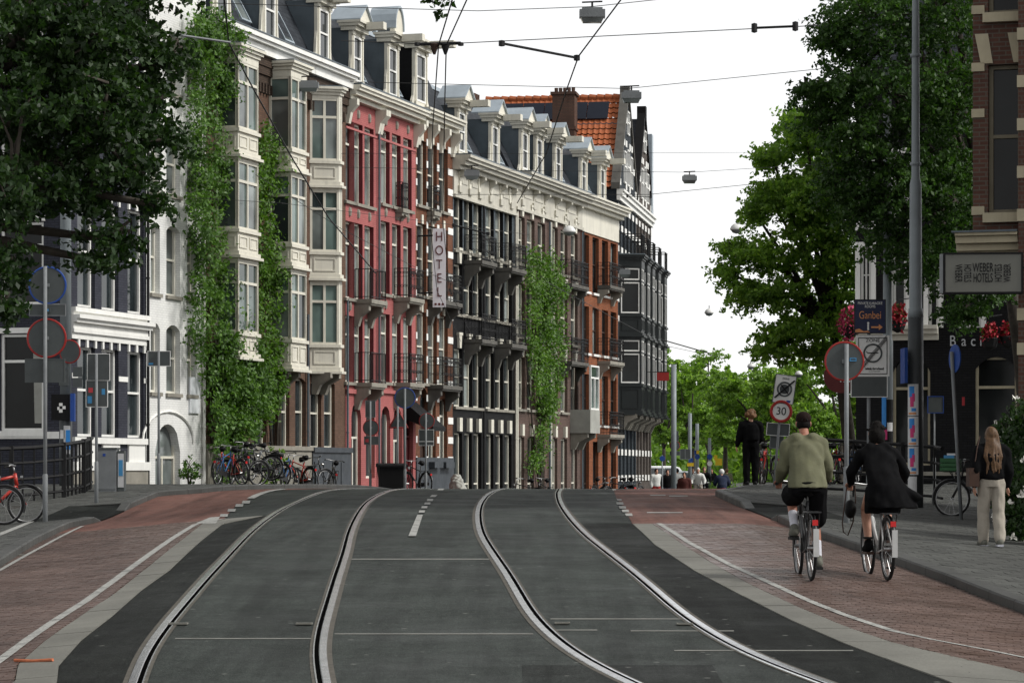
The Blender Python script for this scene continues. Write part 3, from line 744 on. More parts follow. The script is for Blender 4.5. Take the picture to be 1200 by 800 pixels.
M['chimney_brick'] = brickmat('chimney_brick', (.10, .055, .042), (.13, .07, .05), (.07, .055, .045))
M['r_brick'] = brickmat('corner_brick', (.080, .040, .030), (.105, .052, .038), (.10, .085, .07), .22, .075, .012)
M['dark_plinth'] = pm('dark_plinth', (.045, .052, .060), .6, .2, 2, streak=.3)
M['green_black'] = pm('green_black_paint', (.006, .009, .009), .45, .2, 2)
M['cream_dull'] = pm('weathered_cream', (.46, .44, .375), .6, .16, 1.5, streak=.45)
M['window_shade'] = pm('window_shade', (.30, .30, .27), .6)
M['notice'] = pm('notice_white', (.62, .64, .66), .5, .05)
# ------------------------------------------------------------------ the left row
rw = ROW
def cols(xs, off=0.0): return [rw.u(x, off) for x in xs]
# ---- blue-grey corner house
u0, u1 = rw.u(84), rw.u(171.5); W = u1 - u0; xm = 128
zf = lambda y, x=128: rw.z(x, y)
t = house('corner_house', 'dark blue-grey brick corner house with white bands, beside the white house', 'house', rw, u0, u1)
t.location.z = 0
sill1, lint0 = zf(368), zf(402); gs, gl = zf(512), zf(409)
cxs = [rw.u(x) - u0 for x in (101, 129, 159)]
H = 15.5; ops = []; ww = 1.05
rows_ = [(gs, gl), (sill1 + .1, sill1 + 2.9), (sill1 + 4.3, sill1 + 6.7)]
for c in cxs:
    for a, b in rows_: ops.append((c - ww/2, c + ww/2, a, b, 0))
m_ = MB(); facade(m_, -.34, W, -1, H, ops, .22); shell(m_, W, H, 9)
# canal-side front: seen square-on from the bridge
m_.quad((-.001, 8.9, -1), (-.001, 0, -1), (-.001, 0, H), (-.001, 8.9, H)) if False else None
m_.build('wall', 'blue_brick', t)
for c in cxs:
    for i, (a, b) in enumerate(rows_):
        window(t, c - ww/2, a, ww, b - a, 'sash', 'white', 'glass', .16)
        for (qa, qb, qd) in ((c - ww/2 - .03, c - ww/2 + .07, .26), (c + ww/2 - .07, c + ww/2 + .03, .26), (c - .06, c + .06, .3)):
            m_ = MB(); m_.box(qa, qb, -.05, -.0, b - .02, b + qd); m_.build('lintel_block', 'white', t)
        if i == 0:
            m_ = MB(); m_.box(c - ww/2, c + ww/2, -.05, .02, a - .75, a - .08); m_.build('apron', 'white', t)
m_ = MB(); profile_band(m_, -.05, W, sill1 - .15, [(.1, .08), (.12, .14)])
for c in cxs:
    for d in (-.45, .45): console(m_, c + d, .16, sill1 - .65, sill1 - .15, .14)
m_.build('sill_band', 'white', t)
m_ = MB(); profile_band(m_, -.1, W, zf(401), [(.16, .06), (.1, .12), (.16, .1), (.1, .2), (.1, .28)]); m_.build('cornice_band', 'white', t)
m_ = MB(); profile_band(m_, 0, W, gs - .18, [(.16, .1)]); m_.build('sill_course', 'white', t)
for k, (xa, xb) in enumerate(zip([0] + [c + ww/2 for c in cxs], [c - ww/2 for c in cxs] + [W])):
    m_ = MB(); m_.box(xa, xb, -.02, 0, zf(446), zf(440)); m_.build('stone_band', 'white', t)
m_ = MB(); m_.box(-.06, W, -.10, -.0, -1, zf(551)); m_.build('plinth', 'stone', t)
m_ = MB(); m_.box(0, W, -.14, 0, zf(551), zf(541)); m_.build('plinth_cap', 'white', t)
m_ = MB(); profile_band(m_, -.1, W, H - .9, [(.3, .1), (.2, .25), (.2, .4), (.2, .5)]); m_.build('cornice', 'white', t)
pipe(t, W - .06, 0, H - 1, 'iron')
mansard(t, W, H)
# its canal front: a separate wall part turned 90 degrees, local x runs back from the corner
cf = bpy.data.objects.new('canal_front', None); link(cf, t); cf.rotation_euler = (0, 0, R(-90)); cf.location = (-.34, 0, 0)
def cy(x):   # distance back from the corner at photo x along the canal front
    p0 = rw.o + rw.e * u0; d = -rw.n; tt = (x - CXP) / FPX
    return (tt * p0.y - p0.x) / (d.x - tt * d.y)
def cz(x, y):
    p0 = rw.o + rw.e * u0; Yv = p0.y - rw.n.y * cy(x); return EYE + (HORIZON - y) / FPX * Yv
wa, wb = cy(58), cy(8)
rows_c = [(cz(30, 505), cz(30, 392)), (cz(30, 358), cz(30, 262)), (cz(30, 212), cz(30, 132)), (cz(30, 90), cz(30, 20))]
opsc = []
for a, b in rows_c:
    opsc += [(-wb, -wa, a, b, 0), (-wb - 2.2, -wa - 2.2, a, b, 0)]
m_ = MB(); facade(m_, -8.8, 0.0, -1, H, opsc, .18); m_.build('side_wall', 'blue_brick', cf)
for (a0, b0, c0, d0, _) in opsc:
    w_ = window(cf, a0, c0, b0 - a0, d0 - c0, 'transom', 'white', 'glass_dark', .1)
    m_ = MB(); m_.box(a0 - .1, b0 + .1, -.1, 0, c0 - .14, c0); m_.build('sill', 'white', cf)
    m_ = MB(); m_.box(a0 - .05, b0 + .05, -.04, 0, d0 + .02, d0 + .16); m_.build('lintel', 'white', cf)
m_ = MB(); m_.quad((-wa - .30, .098, rows_c[0][0] + .2), (-wa - .08, .098, rows_c[0][0] + .2), (-wa - .08, .098, rows_c[0][1] - .5), (-wa - .34, .098, rows_c[0][1] - .5)); m_.build('curtain', 'window_shade', cf)
for zz in (cz(30, 362), cz(30, 510)):
    m_ = MB(); m_.box(-8.8, 0.03, -.07, 0, zz - .09, zz + .09); m_.build('stone_band', 'white', cf)

# ---- white painted house with segment-headed windows
v0, v1 = rw.u(171.5), rw.u(238); W = v1 - v0
t = house('white_house', 'narrow white painted brick house with arched windows and arched door', 'house', rw, v0, v1)
zf = lambda y, x=203: rw.z(x, y)
cx3 = [(rw.u(182) - v0, .62), (rw.u(203) - v0, .95), (rw.u(224.5) - v0, .62)]
rows_ = [(zf(461), zf(381)), (zf(347), zf(265)), (zf(229), zf(158)), (zf(110), zf(42))]
ops = [(c - w/2, c + w/2, a, b, .16) for c, w in cx3 for a, b in rows_]
dx0, dx1 = rw.u(182) - v0, rw.u(211) - v0
ops.append((dx0, dx1, -1, zf(497), .75))
H = 16.2; m_ = MB(); facade(m_, 0, W, -1, H, ops, .24); shell(m_, W, H, 9); m_.build('wall', 'white_brick', t)
for c, w in cx3:
    for a, b in rows_:
        window(t, c - w/2, a, w, b - a, 'sash', 'offwhite', 'glass_light', .2)
        m_ = MB(); m_.box(c - w/2 - .06, c + w/2 + .06, -.07, 0.0, a - .1, a); m_.build('sill', 'stone', t)
window(t, dx0, -1, dx1 - dx0, zf(497) + 1, 'french', 'cream', 'glass_light', .22, 'door')
N = 12; m_ = MB(); cxd = (dx0 + dx1)/2; rr = (dx1 - dx0)/2 + .9
m_.tube([(cxd + rr*math.cos(math.pi*k/N), -.03, zf(497) - .5 + .85*math.sin(math.pi*k/N)) for k in range(N + 1)], .035, 5); m_.build('blind_arch_moulding', 'white', t)
for (a, b) in (((440, 464)), ((466, 483))):
    m_ = MB(); xx = rw.u(226.5) - v0; m_.box(xx - .35, xx + .35, -.06, -.0, zf(b), zf(a)); m_.build('notice_board', 'notice', t)
m_ = MB(); profile_band(m_, 0, W, H - .5, [(.2, .15), (.15, .3), (.15, .4)]); m_.build('cornice', 'white', t); mansard(t, W, H)
pipe(t, W - .1, 0, H - .6, 'white')

# ---- bay-window houses
v0, v1 = rw.u(238), rw.u(405); W = v1 - v0; vm = rw.u(312) - v0
def bay(parent, x0, w, p, cant, zs, zcap, zbase, mullions, fm='cream', gm='glass_bay', soffit=True, brackets=True, capmat='zinc_dark', sash=None):
    """polygonal bay: zs = list of (sill, head) for each storey, top to bottom ; each storey has posts, transom, mullions, panes and a panelled apron"""
    t = bpy.data.objects.new('bay_window', None); link(t, parent); t.location = (x0, 0, 0)
    P = [Vector((0, 0)), Vector((cant, -p)), Vector((w - cant, -p)), Vector((w, 0))]
    def grow(e): return [P[0] + Vector((-e, 0)), P[1] + Vector((-e if cant < .05 else -e*.5, -e)), P[2] + Vector((e if cant < .05 else e*.5, -e)), P[3] + Vector((e, 0))]
    f = MB(); prev_bottom = zcap
    inner = grow(-.09)
    for k, (a, b) in enumerate(zs):
        top = prev_bottom
        # head band between storey top and opening head
        f.prism(grow(.0), b, top) if top > b else None
        nxt = zs[k+1][1] if k + 1 < len(zs) else None
        bot = (nxt + .28) if nxt is not None else zbase
        f.prism(grow(-.01), bot + .0, a - .1)
        f.prism(grow(.06), a - .1, a - .002)               # sill ledge
        f.prism(grow(.05), bot - .12, bot) ; f.prism(grow(.12), bot - .2, bot - .121)     # ledge under the apron
        # apron panels
        for i in range(3):
            A, B = P[i], P[i+1]; L = (B - A).length
            if L < .3: continue
            n = 2 if (i == 1 and L > 1.2) else 1
            for q in range(n):
                c0 = A + (B - A) * ((q + .12) / n); c1 = A + (B - A) * ((q + .88) / n)
                zz0, zz1 = bot + .1, a - .2
                if zz1 - zz0 > .15:
                    for (za, zb) in ((zz0, zz0 + .04), (zz1 - .04, zz1)): f.obox(c0, c1, za, zb, .03, 0.0)
                    d = (c1 - c0).normalized() * .04
                    f.obox(c0, c0 + d, zz0 + .04, zz1 - .04, .03, 0.0); f.obox(c1 - d, c1, zz0 + .04, zz1 - .04, .03, 0.0)
        # frames
        tr = a + (b - a) * .70
        for i in range(3):
            A, B = P[i], P[i+1]; d = (B - A); L = d.length; d = d / L; e = .075
            f.obox(A, A + d*e, a, b, .09, -.045); f.obox(B - d*e, B, a, b, .09, -.045)
            f.obox(A + d*e, B - d*e, a, a + .07, .08, -.05); f.obox(A + d*e, B - d*e, b - .07, b, .08, -.05); f.obox(A + d*e, B - d*e, tr - .04, tr + .04, .08, -.05)
            n = mullions[i]
            for q in range(1, n):
                c = A + d * (e + (L - 2*e) * q / n); f.obox(c - d*.04, c + d*.04, a + .07, b - .07, .078, -.051)
            for q in range(n):
                c0 = A + d * (e + (L - 2*e) * q / n); c1 = A + d * (e + (L - 2*e) * (q + 1) / n); nn = Vector((d.y, -d.x)) * -.06
                for (za, zb) in ((a + .05, tr - .03), (tr + .03, b - .05)):
                    pm_ = MB(); c0_, c1_ = c0 + nn, c1 + nn; pm_.quad((c0_.x, c0_.y, za), (c1_.x, c1_.y, za), (c1_.x, c1_.y, zb), (c0_.x, c0_.y, zb)); po = pm_.build('pane', gm if gm != 'glass_bay' or rnd.random() < .55 else rnd.choice(('glass_light', 'glass')), t)
                    if sash:
                        sb = MB(); d_ = d * .05
                        sb.obox(c0_ + d*.02, c0_ + d_ + d*.02, za + .02, zb - .02, .03, .02); sb.obox(c1_ - d_ - d*.02, c1_ - d*.02, za + .02, zb - .02, .03, .02); sb.obox(c0_ + d_ + d*.02, c1_ - d_ - d*.02, za + .02, za + .08, .03, .02); sb.obox(c0_ + d_ + d*.02, c1_ - d_ - d*.02, zb - .08, zb - .02, .03, .02); sb.build('sash', sash, t)
        prev_bottom = bot - .2
    f.build('frame', fm, t)
    c = MB(); c.prism(grow(.05), zcap, zcap + .1); c.prism(grow(.12), zcap + .1, zcap + .18); c.prism(grow(.18), zcap + .18, zcap + .26); c.build('cap', fm, t)
    c = MB(); c.prism(grow(.14), zcap + .26, zcap + .30); c.build('lead_top', capmat, t)
    b_ = MB(); b_.prism(inner, zbase - .16, zbase - .02); b_.build('soffit', fm, t)
    if brackets:
        for bx in (.25, w - .25):
            b_ = MB(); console(b_, bx, .22, zbase - .85, zbase - .16, p * .8); b_.build('bracket', 'stone', t)
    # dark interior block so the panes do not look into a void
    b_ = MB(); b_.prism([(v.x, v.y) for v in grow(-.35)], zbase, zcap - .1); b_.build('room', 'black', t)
    return t
def fixed_house(name, label, va, vb, mat, H, ops_win, plinth=None, depth=9, style=None):
    t = house(name, label, 'house', rw, va, vb); W = vb - va
    ops = [(a, b, c, d, ar) for (a, b, c, d, ar, *_) in ops_win]
    m_ = MB(); facade(m_, 0, W, -1, H, ops, .22); shell(m_, W, H, depth); m_.build('wall', mat, t)
    for (a, b, c, d, ar, st, fm, gm, nm) in ops_win: window(t, a, c, b - a, d - c, st, fm, gm, .17, nm)
    return t
H = 14.6; pB = .72
z2 = lambda x, y, off=pB: rw.z(x, y, off)
# left one: ivy-grown, two rectangular bays; right one: canted bay
va, vb = v0, rw.u(360)
Wb = vb - va
b1f = rw.u(279, pB) - va; b1e = rw.u(303, pB) - va; b2f = rw.u(341, pB) - va; b2e = rw.u(359.5, pB) - va
zs1 = [(z2(290, 153), z2(290, 75)), (z2(290, 270), z2(290, 190)), (z2(290, 390), z2(290, 307))]
zs2 = [(z2(348, 176), z2(348, 92)), (z2(348, 287), z2(348, 206)), (z2(348, 398), z2(348, 319))]
gfw = []
for x in (322, 333, 352): 
    c = rw.u(x) - va; gfw.append((c - .45, c + .45, rw.z(x, 525), rw.z(x, 443), .12, 'sash', 'cream', 'glass', 'window'))
for x in (262, 305):
    c = rw.u(x) - va; gfw.append((c - .5, c + .5, rw.z(x, 525), rw.z(x, 440), .12, 'sash', 'cream', 'glass', 'window'))
t = fixed_house('bay_house', 'brown brick house with two square cream bay windows, overgrown with creeper', va, vb, 'brown_brick', H, gfw); hb1 = t
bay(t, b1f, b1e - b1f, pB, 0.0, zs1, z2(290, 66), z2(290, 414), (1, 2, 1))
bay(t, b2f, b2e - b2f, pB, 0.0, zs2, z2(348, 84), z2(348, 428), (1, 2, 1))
m_ = MB(); m_.box(0, Wb, -.16, 0, -1, rw.z(310, 527)); m_.box(0, Wb, -.22, 0, rw.z(310, 527), rw.z(310, 522)); m_.build('plinth', 'stone', t)
pipe(t, Wb - .12, 0, 6.5)
def brown_frieze(t, W, H):
    m_ = MB()
    for k in range(int(W / .24)): m_.box(.05 + k*.24, .17 + k*.24, -.1, 0, H - 1.6, H - 1.3)
    m_.build('dentils', 'brown_dark', t)
    m_ = MB(); profile_band(m_, 0, W, H - 1.3, [(.25, .06), (.25, .12), (.3, .16)]); m_.build('frieze', 'brown_dark', t)
    m_ = MB(); z_ = profile_band(m_, -.02, W + .02, H - .5, [(.28, .28), (.1, .42), (.14, .5)]); m_.build('cornice', 'white', t)
    m_ = MB(); m_.box(-.02, W + .02, -.52, .3, H + .02, H + .06); m_.build('gutter', 'zinc_dark', t)
brown_frieze(t, Wb, H); mansard(t, Wb, H, 1.4, 2.9, 9, 'slate', [(1.0, 3.5, .9, 1.0)])
for x in (262, 318): dormer(t, rw.u(x) - va, H + .05, 1.4, 1.9, 'gable', .05, .5)
roof_window(t, rw.u(296) - va, H + .5, .42); roof_window(t, rw.u(346) - va, H + .4, .4)
va2, vb2 = vb, rw.u(405); Wb = vb2 - va2
gfw = []
for x in (370, 386): 
    c = rw.u(x) - va2; gfw.append((c - .5, c + .5, rw.z(x, 525), rw.z(x, 446), .12, 'sash', 'cream', 'glass', 'window'))
t = fixed_house('bay_house', 'brown brick house with one canted cream bay window next to the pink house', va2, vb2, 'brown_brick', H, gfw)
pc = .8; bx0 = rw.u(378, pc) - va2 - .55; bx1 = rw.u(404, pc) - va2 + .25
z3 = lambda y: rw.z(392, y, pc)
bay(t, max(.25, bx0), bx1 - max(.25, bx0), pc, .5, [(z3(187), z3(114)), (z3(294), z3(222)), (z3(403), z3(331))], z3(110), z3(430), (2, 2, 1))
m_ = MB(); m_.box(0, Wb, -.2, 0, -1, rw.z(382, 530)); m_.box(0, Wb, -.26, 0, rw.z(382, 530), rw.z(382, 524)); m_.build('plinth', 'dark_plinth', t)
for k in range(4):
    m_ = MB(); m_.box(.1 + k*(Wb - .3)/4, .1 + (k + .9)*(Wb - .3)/4, -.23, -.2, .3, rw.z(382, 541)); m_.build('plinth_panel', 'dark_plinth', t)
brown_frieze(t, Wb, H); mansard(t, Wb, H, 1.4, 2.9); pipe(t, Wb - .02, 0, 7.2, 'zinc_dark')
dormer(t, rw.u(381) - va2, H + .05, 1.4, 1.9, 'gable', .05, .5)

# ---- the two pink houses
def tall_house(name, label, xa, xb, mat, Htop, colx, rowy, xm, ww, style, fm, gm, lint, arch=0.0, ground=None, gm_wall=None, sillmat='stone', group=None):
    """flat-fronted town house; colx = photo columns of the windows, rowy = (sill, head) photo rows at xm"""
    va, vb = rw.u(xa), rw.u(xb); W = vb - va
    t = house(name, label, 'house', rw, va, vb, group)
    cs = [rw.u(x) - va for x in colx]; rz = [(rw.z(xm, a), rw.z(xm, b)) for a, b in rowy]
    ops = [(c - ww/2, c + ww/2, a, b, arch) for c in cs for a, b in rz]
    gr = []
    if ground:
        for (x, w, ya, yb, ar, st, fmg, gmg, nm) in ground:
            c = rw.u(x) - va; za = -1 if ya is None else rw.z(x, ya); gr.append((c - w/2, c + w/2, za, rw.z(x, yb), ar, st, fmg, gmg, nm))
            ops.append((c - w/2, c + w/2, za, rw.z(x, yb), ar))
    m_ = MB(); facade(m_, 0, W, -1, Htop, ops, .24); shell(m_, W, Htop, 9); m_.build('wall', mat, t)
    for c in cs:
        for i, (a, b) in enumerate(rz):
            window(t, c - ww/2, a, ww, b - a, style, fm, gm if (i + int(c*7)) % 3 else 'glass_light', .19)
            m_ = MB(); m_.box(c - ww/2 - .07, c + ww/2 + .07, -.1, 0.02, a - .1, a + .0); m_.build('sill', sillmat, t)
            if lint == 'key':
                m_ = MB(); m_.yprism([(c - .1, b + .02), (c + .1, b + .02), (c + .17, b + .5), (c - .17, b + .5)], -.1, 0.0); m_.box(c - .22, c + .22, -.12, 0, b + .5, b + .6); m_.build('keystone', 'cream', t)
            elif lint == 'face':
                m_ = MB(); m_.lathe([(.0, -.16), (.07, -.14), (.09, 0), (.07, .12), (0, .16)], (c, -.0, b + .32), 8); m_.build('keystone', 'stone', t)
            elif lint == 'plain':
                m_ = MB(); m_.box(c - .1, c + .1, -.05, 0, b + .0, b + .32); m_.build('keystone', 'cream', t)
    for (a, b, c, d, ar, st, fmg, gmg, nm) in gr: window(t, a, c, b - a, d - c, st, fmg, gmg, .18, nm)
    return t, va, W, cs, rz
Hp = rw.z(440, 112)
gp = [(417.5, .95, None, 472, .45, 'french', 'offwhite', 'glass', 'door'), (434, .9, 560, 478, .45, 'sash', 'offwhite', 'glass', 'window')]
t, va, W, cs, rz = tall_house('pink_house', 'pink painted brick house with dark red reveals, joined to the cream bay window', 405, 442.5, 'pink', Hp, (409.5, 419.5, 432.5), ((240, 147), (352, 263), (449, 372)), 424, .95, 'transom', 'offwhite', 'glass_light', 'face', ground=gp)
def reveal_paint(t, ops_, mat, d=.185):
    for (a, b, c, dd) in ops_:
        m_ = MB(); e = .004
        m_.box(b - .03, b - e, .002, d, c + e, dd - e); m_.box(a + e, a + .03, .002, d, c + e, dd - e); m_.build('painted_reveal', mat, t)
reveal_paint(t, [(c - .475, c + .475, a, b) for c in cs for a, b in rz], 'darkred')
def pink_top(t, W, H):
    m_ = MB(); profile_band(m_, 0, W, H - 1.45, [(.07, .03)]); m_.build('string_course', 'pink_flat', t)
    m_ = MB(); profile_band(m_, -.02, W + .02, H - .5, [(.14, .2), (.14, .38), (.1, .5), (.08, .56)]); m_.build('cornice', 'cream', t)
    for xx in (.12, W - .12):
        m_ = MB(); console(m_, xx, .22, H - 1.3, H - .5, .4); m_.build('console', 'cream', t)
    m_ = MB(); m_.box(0, W, -.56, .3, H - .03, H + .02); m_.build('gutter', 'zinc_dark', t)
pink_top(t, W, Hp); mansard(t, W, Hp, 1.4, 2.7)
dormer(t, rw.u(415) - va + .3, Hp + .05, 1.3, 1.8, 'gable', .0, .6)
roof_window(t, rw.u(432) - va, Hp + .4, .4, .8, 1.6)
balcony(t, rw.u(415) - va, rw.u(432) - va + .1, rw.z(424, 352) , .62, 1.0, 'stone', False)
balcony(t, rw.u(415) - va, rw.u(432) - va + .1, rw.z(424, 449) , .62, 1.0, 'stone', False)
pipe(t, W - .05, 0, Hp - .4, 'zinc_dark')
m_ = MB(); m_.box(0, W, -.09, 0, rw.z(424, 462), rw.z(424, 457)); m_.build('string_course', 'pink_flat', t)
gp = [(452, .95, None, 476, .45, 'sash', 'offwhite', 'glass', 'window'), (466, .95, None, 478, .45, 'french', 'offwhite', 'glass', 'door'), (479, .95, None, 480, .45, 'door', 'darkred', 'glass', 'door')]
Hp2 = rw.z(466, 122)
t, va, W, cs, rz = tall_house('pink_house', 'pink painted brick house with iron balconies beside the vertical hotel sign', 442.5, 487, 'pink', Hp2, (451.5, 464.5, 477.5), ((243, 158), (347, 263), (449, 370)), 465, .95, 'transom', 'offwhite', 'glass_light', 'face', ground=gp)
reveal_paint(t, [(c - .475, c + .475, a, b) for c in cs for a, b in rz], 'darkred')
pink_top(t, W, Hp2); mansard(t, W, Hp2, 1.4, 2.7)
dormer(t, rw.u(458) - va + .2, Hp2 + .05, 1.4, 1.95, 'arch', .0, .75)
roof_window(t, rw.u(474) - va, Hp2 + .4, .4, .8, 1.6)
balcony(t, rw.u(461) - va, rw.u(477) - va + .1, rw.z(470, 350), .62, 1.0, 'stone')
balcony(t, rw.u(461) - va, rw.u(477) - va + .1, rw.z(470, 449), .62, 1.0, 'stone')
balcony(t, rw.u(463) - va, rw.u(466) - va + .4, rw.z(470, 246), .3, .9, 'stone', True, bh=.2)
m_ = MB(); m_.box(0, W, -.09, 0, rw.z(466, 462), rw.z(466, 458)); m_.build('string_course', 'pink_flat', t)
m_ = MB(); aw = rw.u(479) - va; m_.xprism([(0, 4.0), (-1.1, 3.1), (-1.1, 2.95), (0, 3.4)], aw - .6, aw + .8); m_.build('awning', 'black', t)

# ---- brick house with white stone bands
Hs = rw.z(508, 133)
gp = [(497, .95, None, 455, .5, 'door', 'brown_wood', 'glass', 'door'), (506, .9, 540, 467, .12, 'cross', 'cream', 'glass', 'window'), (519.5, .9, 540, 467, .12, 'cross', 'cream', 'glass', 'window')]
M['brown_wood'] = pm('brown_wood', (.035, .018, .012), .5)
t, va, W, cs, rz = tall_house('striped_house', 'red-brown brick house with white stone bands under the hotel sign', 487, 530.5, 'red_brick', Hs, (494, 506.5, 519.5), ((245, 170), (349, 266), (450, 368)), 508, 1.05, 'sash', 'cream', 'glass', 'plain', ground=gp)
edges = [0] + sum([[c - .525, c + .525] for c in cs], []) + [W]
for (a, b) in rz + [(rw.z(508, 540), rw.z(508, 467))]:
    for f_ in (0.02, .34, .66, 1.0):
        zz = a + (b - a) * f_
        for k in range(0, len(edges), 2):
            m_ = MB(); m_.box(edges[k] + .004, edges[k+1] - .004, -.022, .0, zz - .12, zz + .12); m_.build('stone_band', 'white', t)
for k in range(4):
    m_ = MB(); console(m_, .15 + k*(W - .3)/3, .22, Hs - 1.35, Hs - .5, .4); m_.build('console', 'cream', t)
m_ = MB(); profile_band(m_, -.02, W + .02, Hs - .5, [(.14, .2), (.14, .38), (.1, .5), (.08, .56)]); m_.build('cornice', 'cream', t)
mansard(t, W, Hs, 1.4, 2.7)
dormer(t, rw.u(492) - va + .1, Hs + .05, 1.6, 2.0, 'flat', .0, .9, cheek='black')
balcony(t, rw.u(501) - va, rw.u(520) - va + .4, rw.z(512, 354), .6, 1.0, 'stone_dark', True, 'stone_dark')
balcony(t, rw.u(501) - va, rw.u(520) - va + .4, rw.z(512, 452), .6, 1.0, 'stone_dark', True, 'stone_dark')
balcony(t, rw.u(500) - va, rw.u(504) - va + .4, rw.z(508, 250), .3, .9, 'stone', True, bh=.2)
m_ = MB(); m_.box(0, W, -.05, 0, -1, rw.z(508, 536)); m_.build('plinth', 'dark_plinth', t)
for x in (506, 519.5):
    m_ = MB(); c = rw.u(x) - va; m_.box(c - .5, c + .5, -.28, -.05, rw.z(508, 548), rw.z(508, 541)); m_.build('planter_ledge', 'dark_plinth', t)

# ---- black houses, brown houses, orange house
def dark_cornice(t, W, H, h=1.45, mat='cream_dull'):
    m_ = MB(); m_.box(-.01, W + .01, -.06, 0, H - h, H - .55); m_.build('frieze', mat, t)
    n = max(3, int(W / 1.5))
    for k in range(n):
        m_ = MB(); x = W*(k + .5)/n; console(m_, x, .2, H - h + .45, H - .55, .32); m_.box(x - .2, x + .2, -.14, -.06, H - h + .1, H - h + .34); m_.build('console', mat, t)
        if k < n - 1: 
            m_ = MB(); xa, xb = x + .28, x + W/n - .28; m_.box(xa, xb, -.085, -.06, H - h + .45, H - .85); m_.build('frieze_panel', mat, t)
    m_ = MB(); profile_band(m_, -.02, W + .02, H - h - .12, [(.12, .12)]); m_.build('architrave', mat, t)
    m_ = MB(); profile_band(m_, -.02, W + .02, H - .55, [(.16, .3), (.14, .5), (.12, .62), (.1, .7)]); m_.build('cornice', mat, t)
    m_ = MB(); m_.box(0, W, -.7, .3, H - .03, H + .02); m_.build('gutter', 'zinc_dark', t)
def gf3(xs, yb=506, w=.95, fm='cream'): return [(x, w, None, yb + (x - xs[0])*.04, .0, 'sash', fm, 'glass', 'window') for x in xs]
Hb = rw.z(545, 186)
for nm, lab, xa, xb, cx_, bx in (('black_house', 'black painted brick house with slate-grey top storey next to the striped house', 530.5, 566, (537, 548.5, 559.5), (548.5, 559.5)), ('black_house', 'black painted brick house with slate-grey top storey next to the brown house', 566, 603.5, (574, 585, 595.5), (584, 595))):
    xm = (xa + xb)/2; k = (xm - 548)*.055; s_ = (HORIZON - 300 - 0)
    def yy(y, xm=xm): return HORIZON - (HORIZON - y) * rw.Y(548) / rw.Y(xm)
    t, va, W, cs, rz = tall_house(nm, lab, xa, xb, 'black_brick', Hb, cx_, tuple((yy(a), yy(b)) for a, b in ((296, 224), (370, 312), (477, 410))), xm, 1.05, 'sash', 'cream', 'glass', 'key', ground=gf3(cx_, yy(507)))
    for c in cs: 
        m_ = MB(); zk = rw.z(xm, yy(507)); m_.box(c - .17, c + .17, -.12, 0, zk + .04, zk + .55); m_.build('keystone', 'cream', t)
    ops = [(c - .527, c + .527, rz[0][0], rz[0][1], 0) for c in cs]
    m_ = MB(); facade(m_, .02, W - .02, rw.z(xm, yy(300)), Hb - 1.57, ops, .02, -.004); m_.build('painted_top_storey', 'grey_brick', t)
    dark_cornice(t, W, Hb); mansard(t, W, Hb, 1.4, 2.8)
    for i, (y_) in enumerate((yy(306), yy(398))):
        balcony(t, rw.u(bx[0]) - va - .5, rw.u(bx[1]) - va + .25, rw.z(xm, y_), .72, .95, 'stone_dark', True, 'stone_dark', .75)
    pipe(t, W - .1, 0, Hb - 1.6, 'iron' if xa < 560 else 'cream')
    hbk = t
    dx = (541, 580)[0 if xa < 560 else 1]
    dormer(t, max(.95, rw.u(dx) - va), Hb + .05, 1.3, 1.75, 'gable', .0, .7)
    if xa > 560: roof_window(t, rw.u(594) - va, Hb + .4, .4, .8, 1.7)
    else: roof_window(t, rw.u(556) - va, Hb + .4, .4, .8, 1.7)
Hw = rw.z(640, 214)
for lab, xa, xb, cx_, dx, bal in (('brown brick house with a climbing plant and cream cornice next to the black house', 603.5, 643, (610.5, 622, 634.5), (615, 632), False), ('brown brick house with a white glazed balcony door next to the orange brick house', 643, 681, (649.5, 661, 673), (654, ), True)):
    xm = (xa + xb)/2
    def yy(y, xm=xm): return HORIZON - (HORIZON - y) * rw.Y(622) / rw.Y(xm)
    t, va, W, cs, rz = tall_house('brown_house', lab, xa, xb, 'mauve_brick', Hw, cx_, tuple((yy(a), yy(b)) for a, b in ((312, 258), (396, 335), (480, 420))), xm, 1.1, 'sash', 'cream', 'glass', 'key', ground=gf3(cx_, yy(512)))
    for c in cs: 
        m_ = MB(); zk = rw.z(xm, yy(512)); m_.box(c - .15, c + .15, -.12, 0, zk + .04, zk + .5); m_.build('keystone', 'cream', t)
    dark_cornice(t, W, Hw, 1.4); mansard(t, W, Hw, 1.4, 2.7, 9, 'slate', [(W - .6, 3, .8, .7)])
    for q in dx: dormer(t, max(.95, rw.u(q) - va), Hw + .05, 1.3, 1.75, 'gable', .0, .7)
    roof_window(t, rw.u(cx_[1] + 4) - va, Hw + .4, .4, .8, 1.7)
    pipe(t, .1, 0, Hw - 1.6, 'cream'); pipe(t, W - .1, 0, Hw - 1.6, 'zinc_dark')
    if bal:
        for y_ in (334, 424):
            balcony(t, rw.u(658) - va - .3, rw.u(676) - va, rw.z(664, y_ ), .55, 1.0, 'stone_dark', True, 'stone_dark', .6)
        # glazed loggia box on the first floor
        lg = bpy.data.objects.new('glazed_loggia', None); link(lg, t); x0_ = rw.u(668) - va; z0_ = rw.z(672, 502); lg.location = (x0_, 0, z0_)
        m_ = MB(); m_.box(0, 1.6, -.9, 0, -.2, 0); m_.box(0, 1.6, -.9, -.82, 0, .8); m_.box(0, .08, -.82, 0, 0, .8); m_.box(1.52, 1.6, -.82, 0, 0, .8); m_.build('parapet', 'window_shade', lg)
        window(lg, .1, .8, 1.4, 1.9, 'cross', 'white', 'glass_bay', -.85)
        
        for q_ in (.2, 1.4): m_ = MB(); console(m_, q_, .2, -.9, -.2, .75); m_.build('bracket', 'stone', lg)
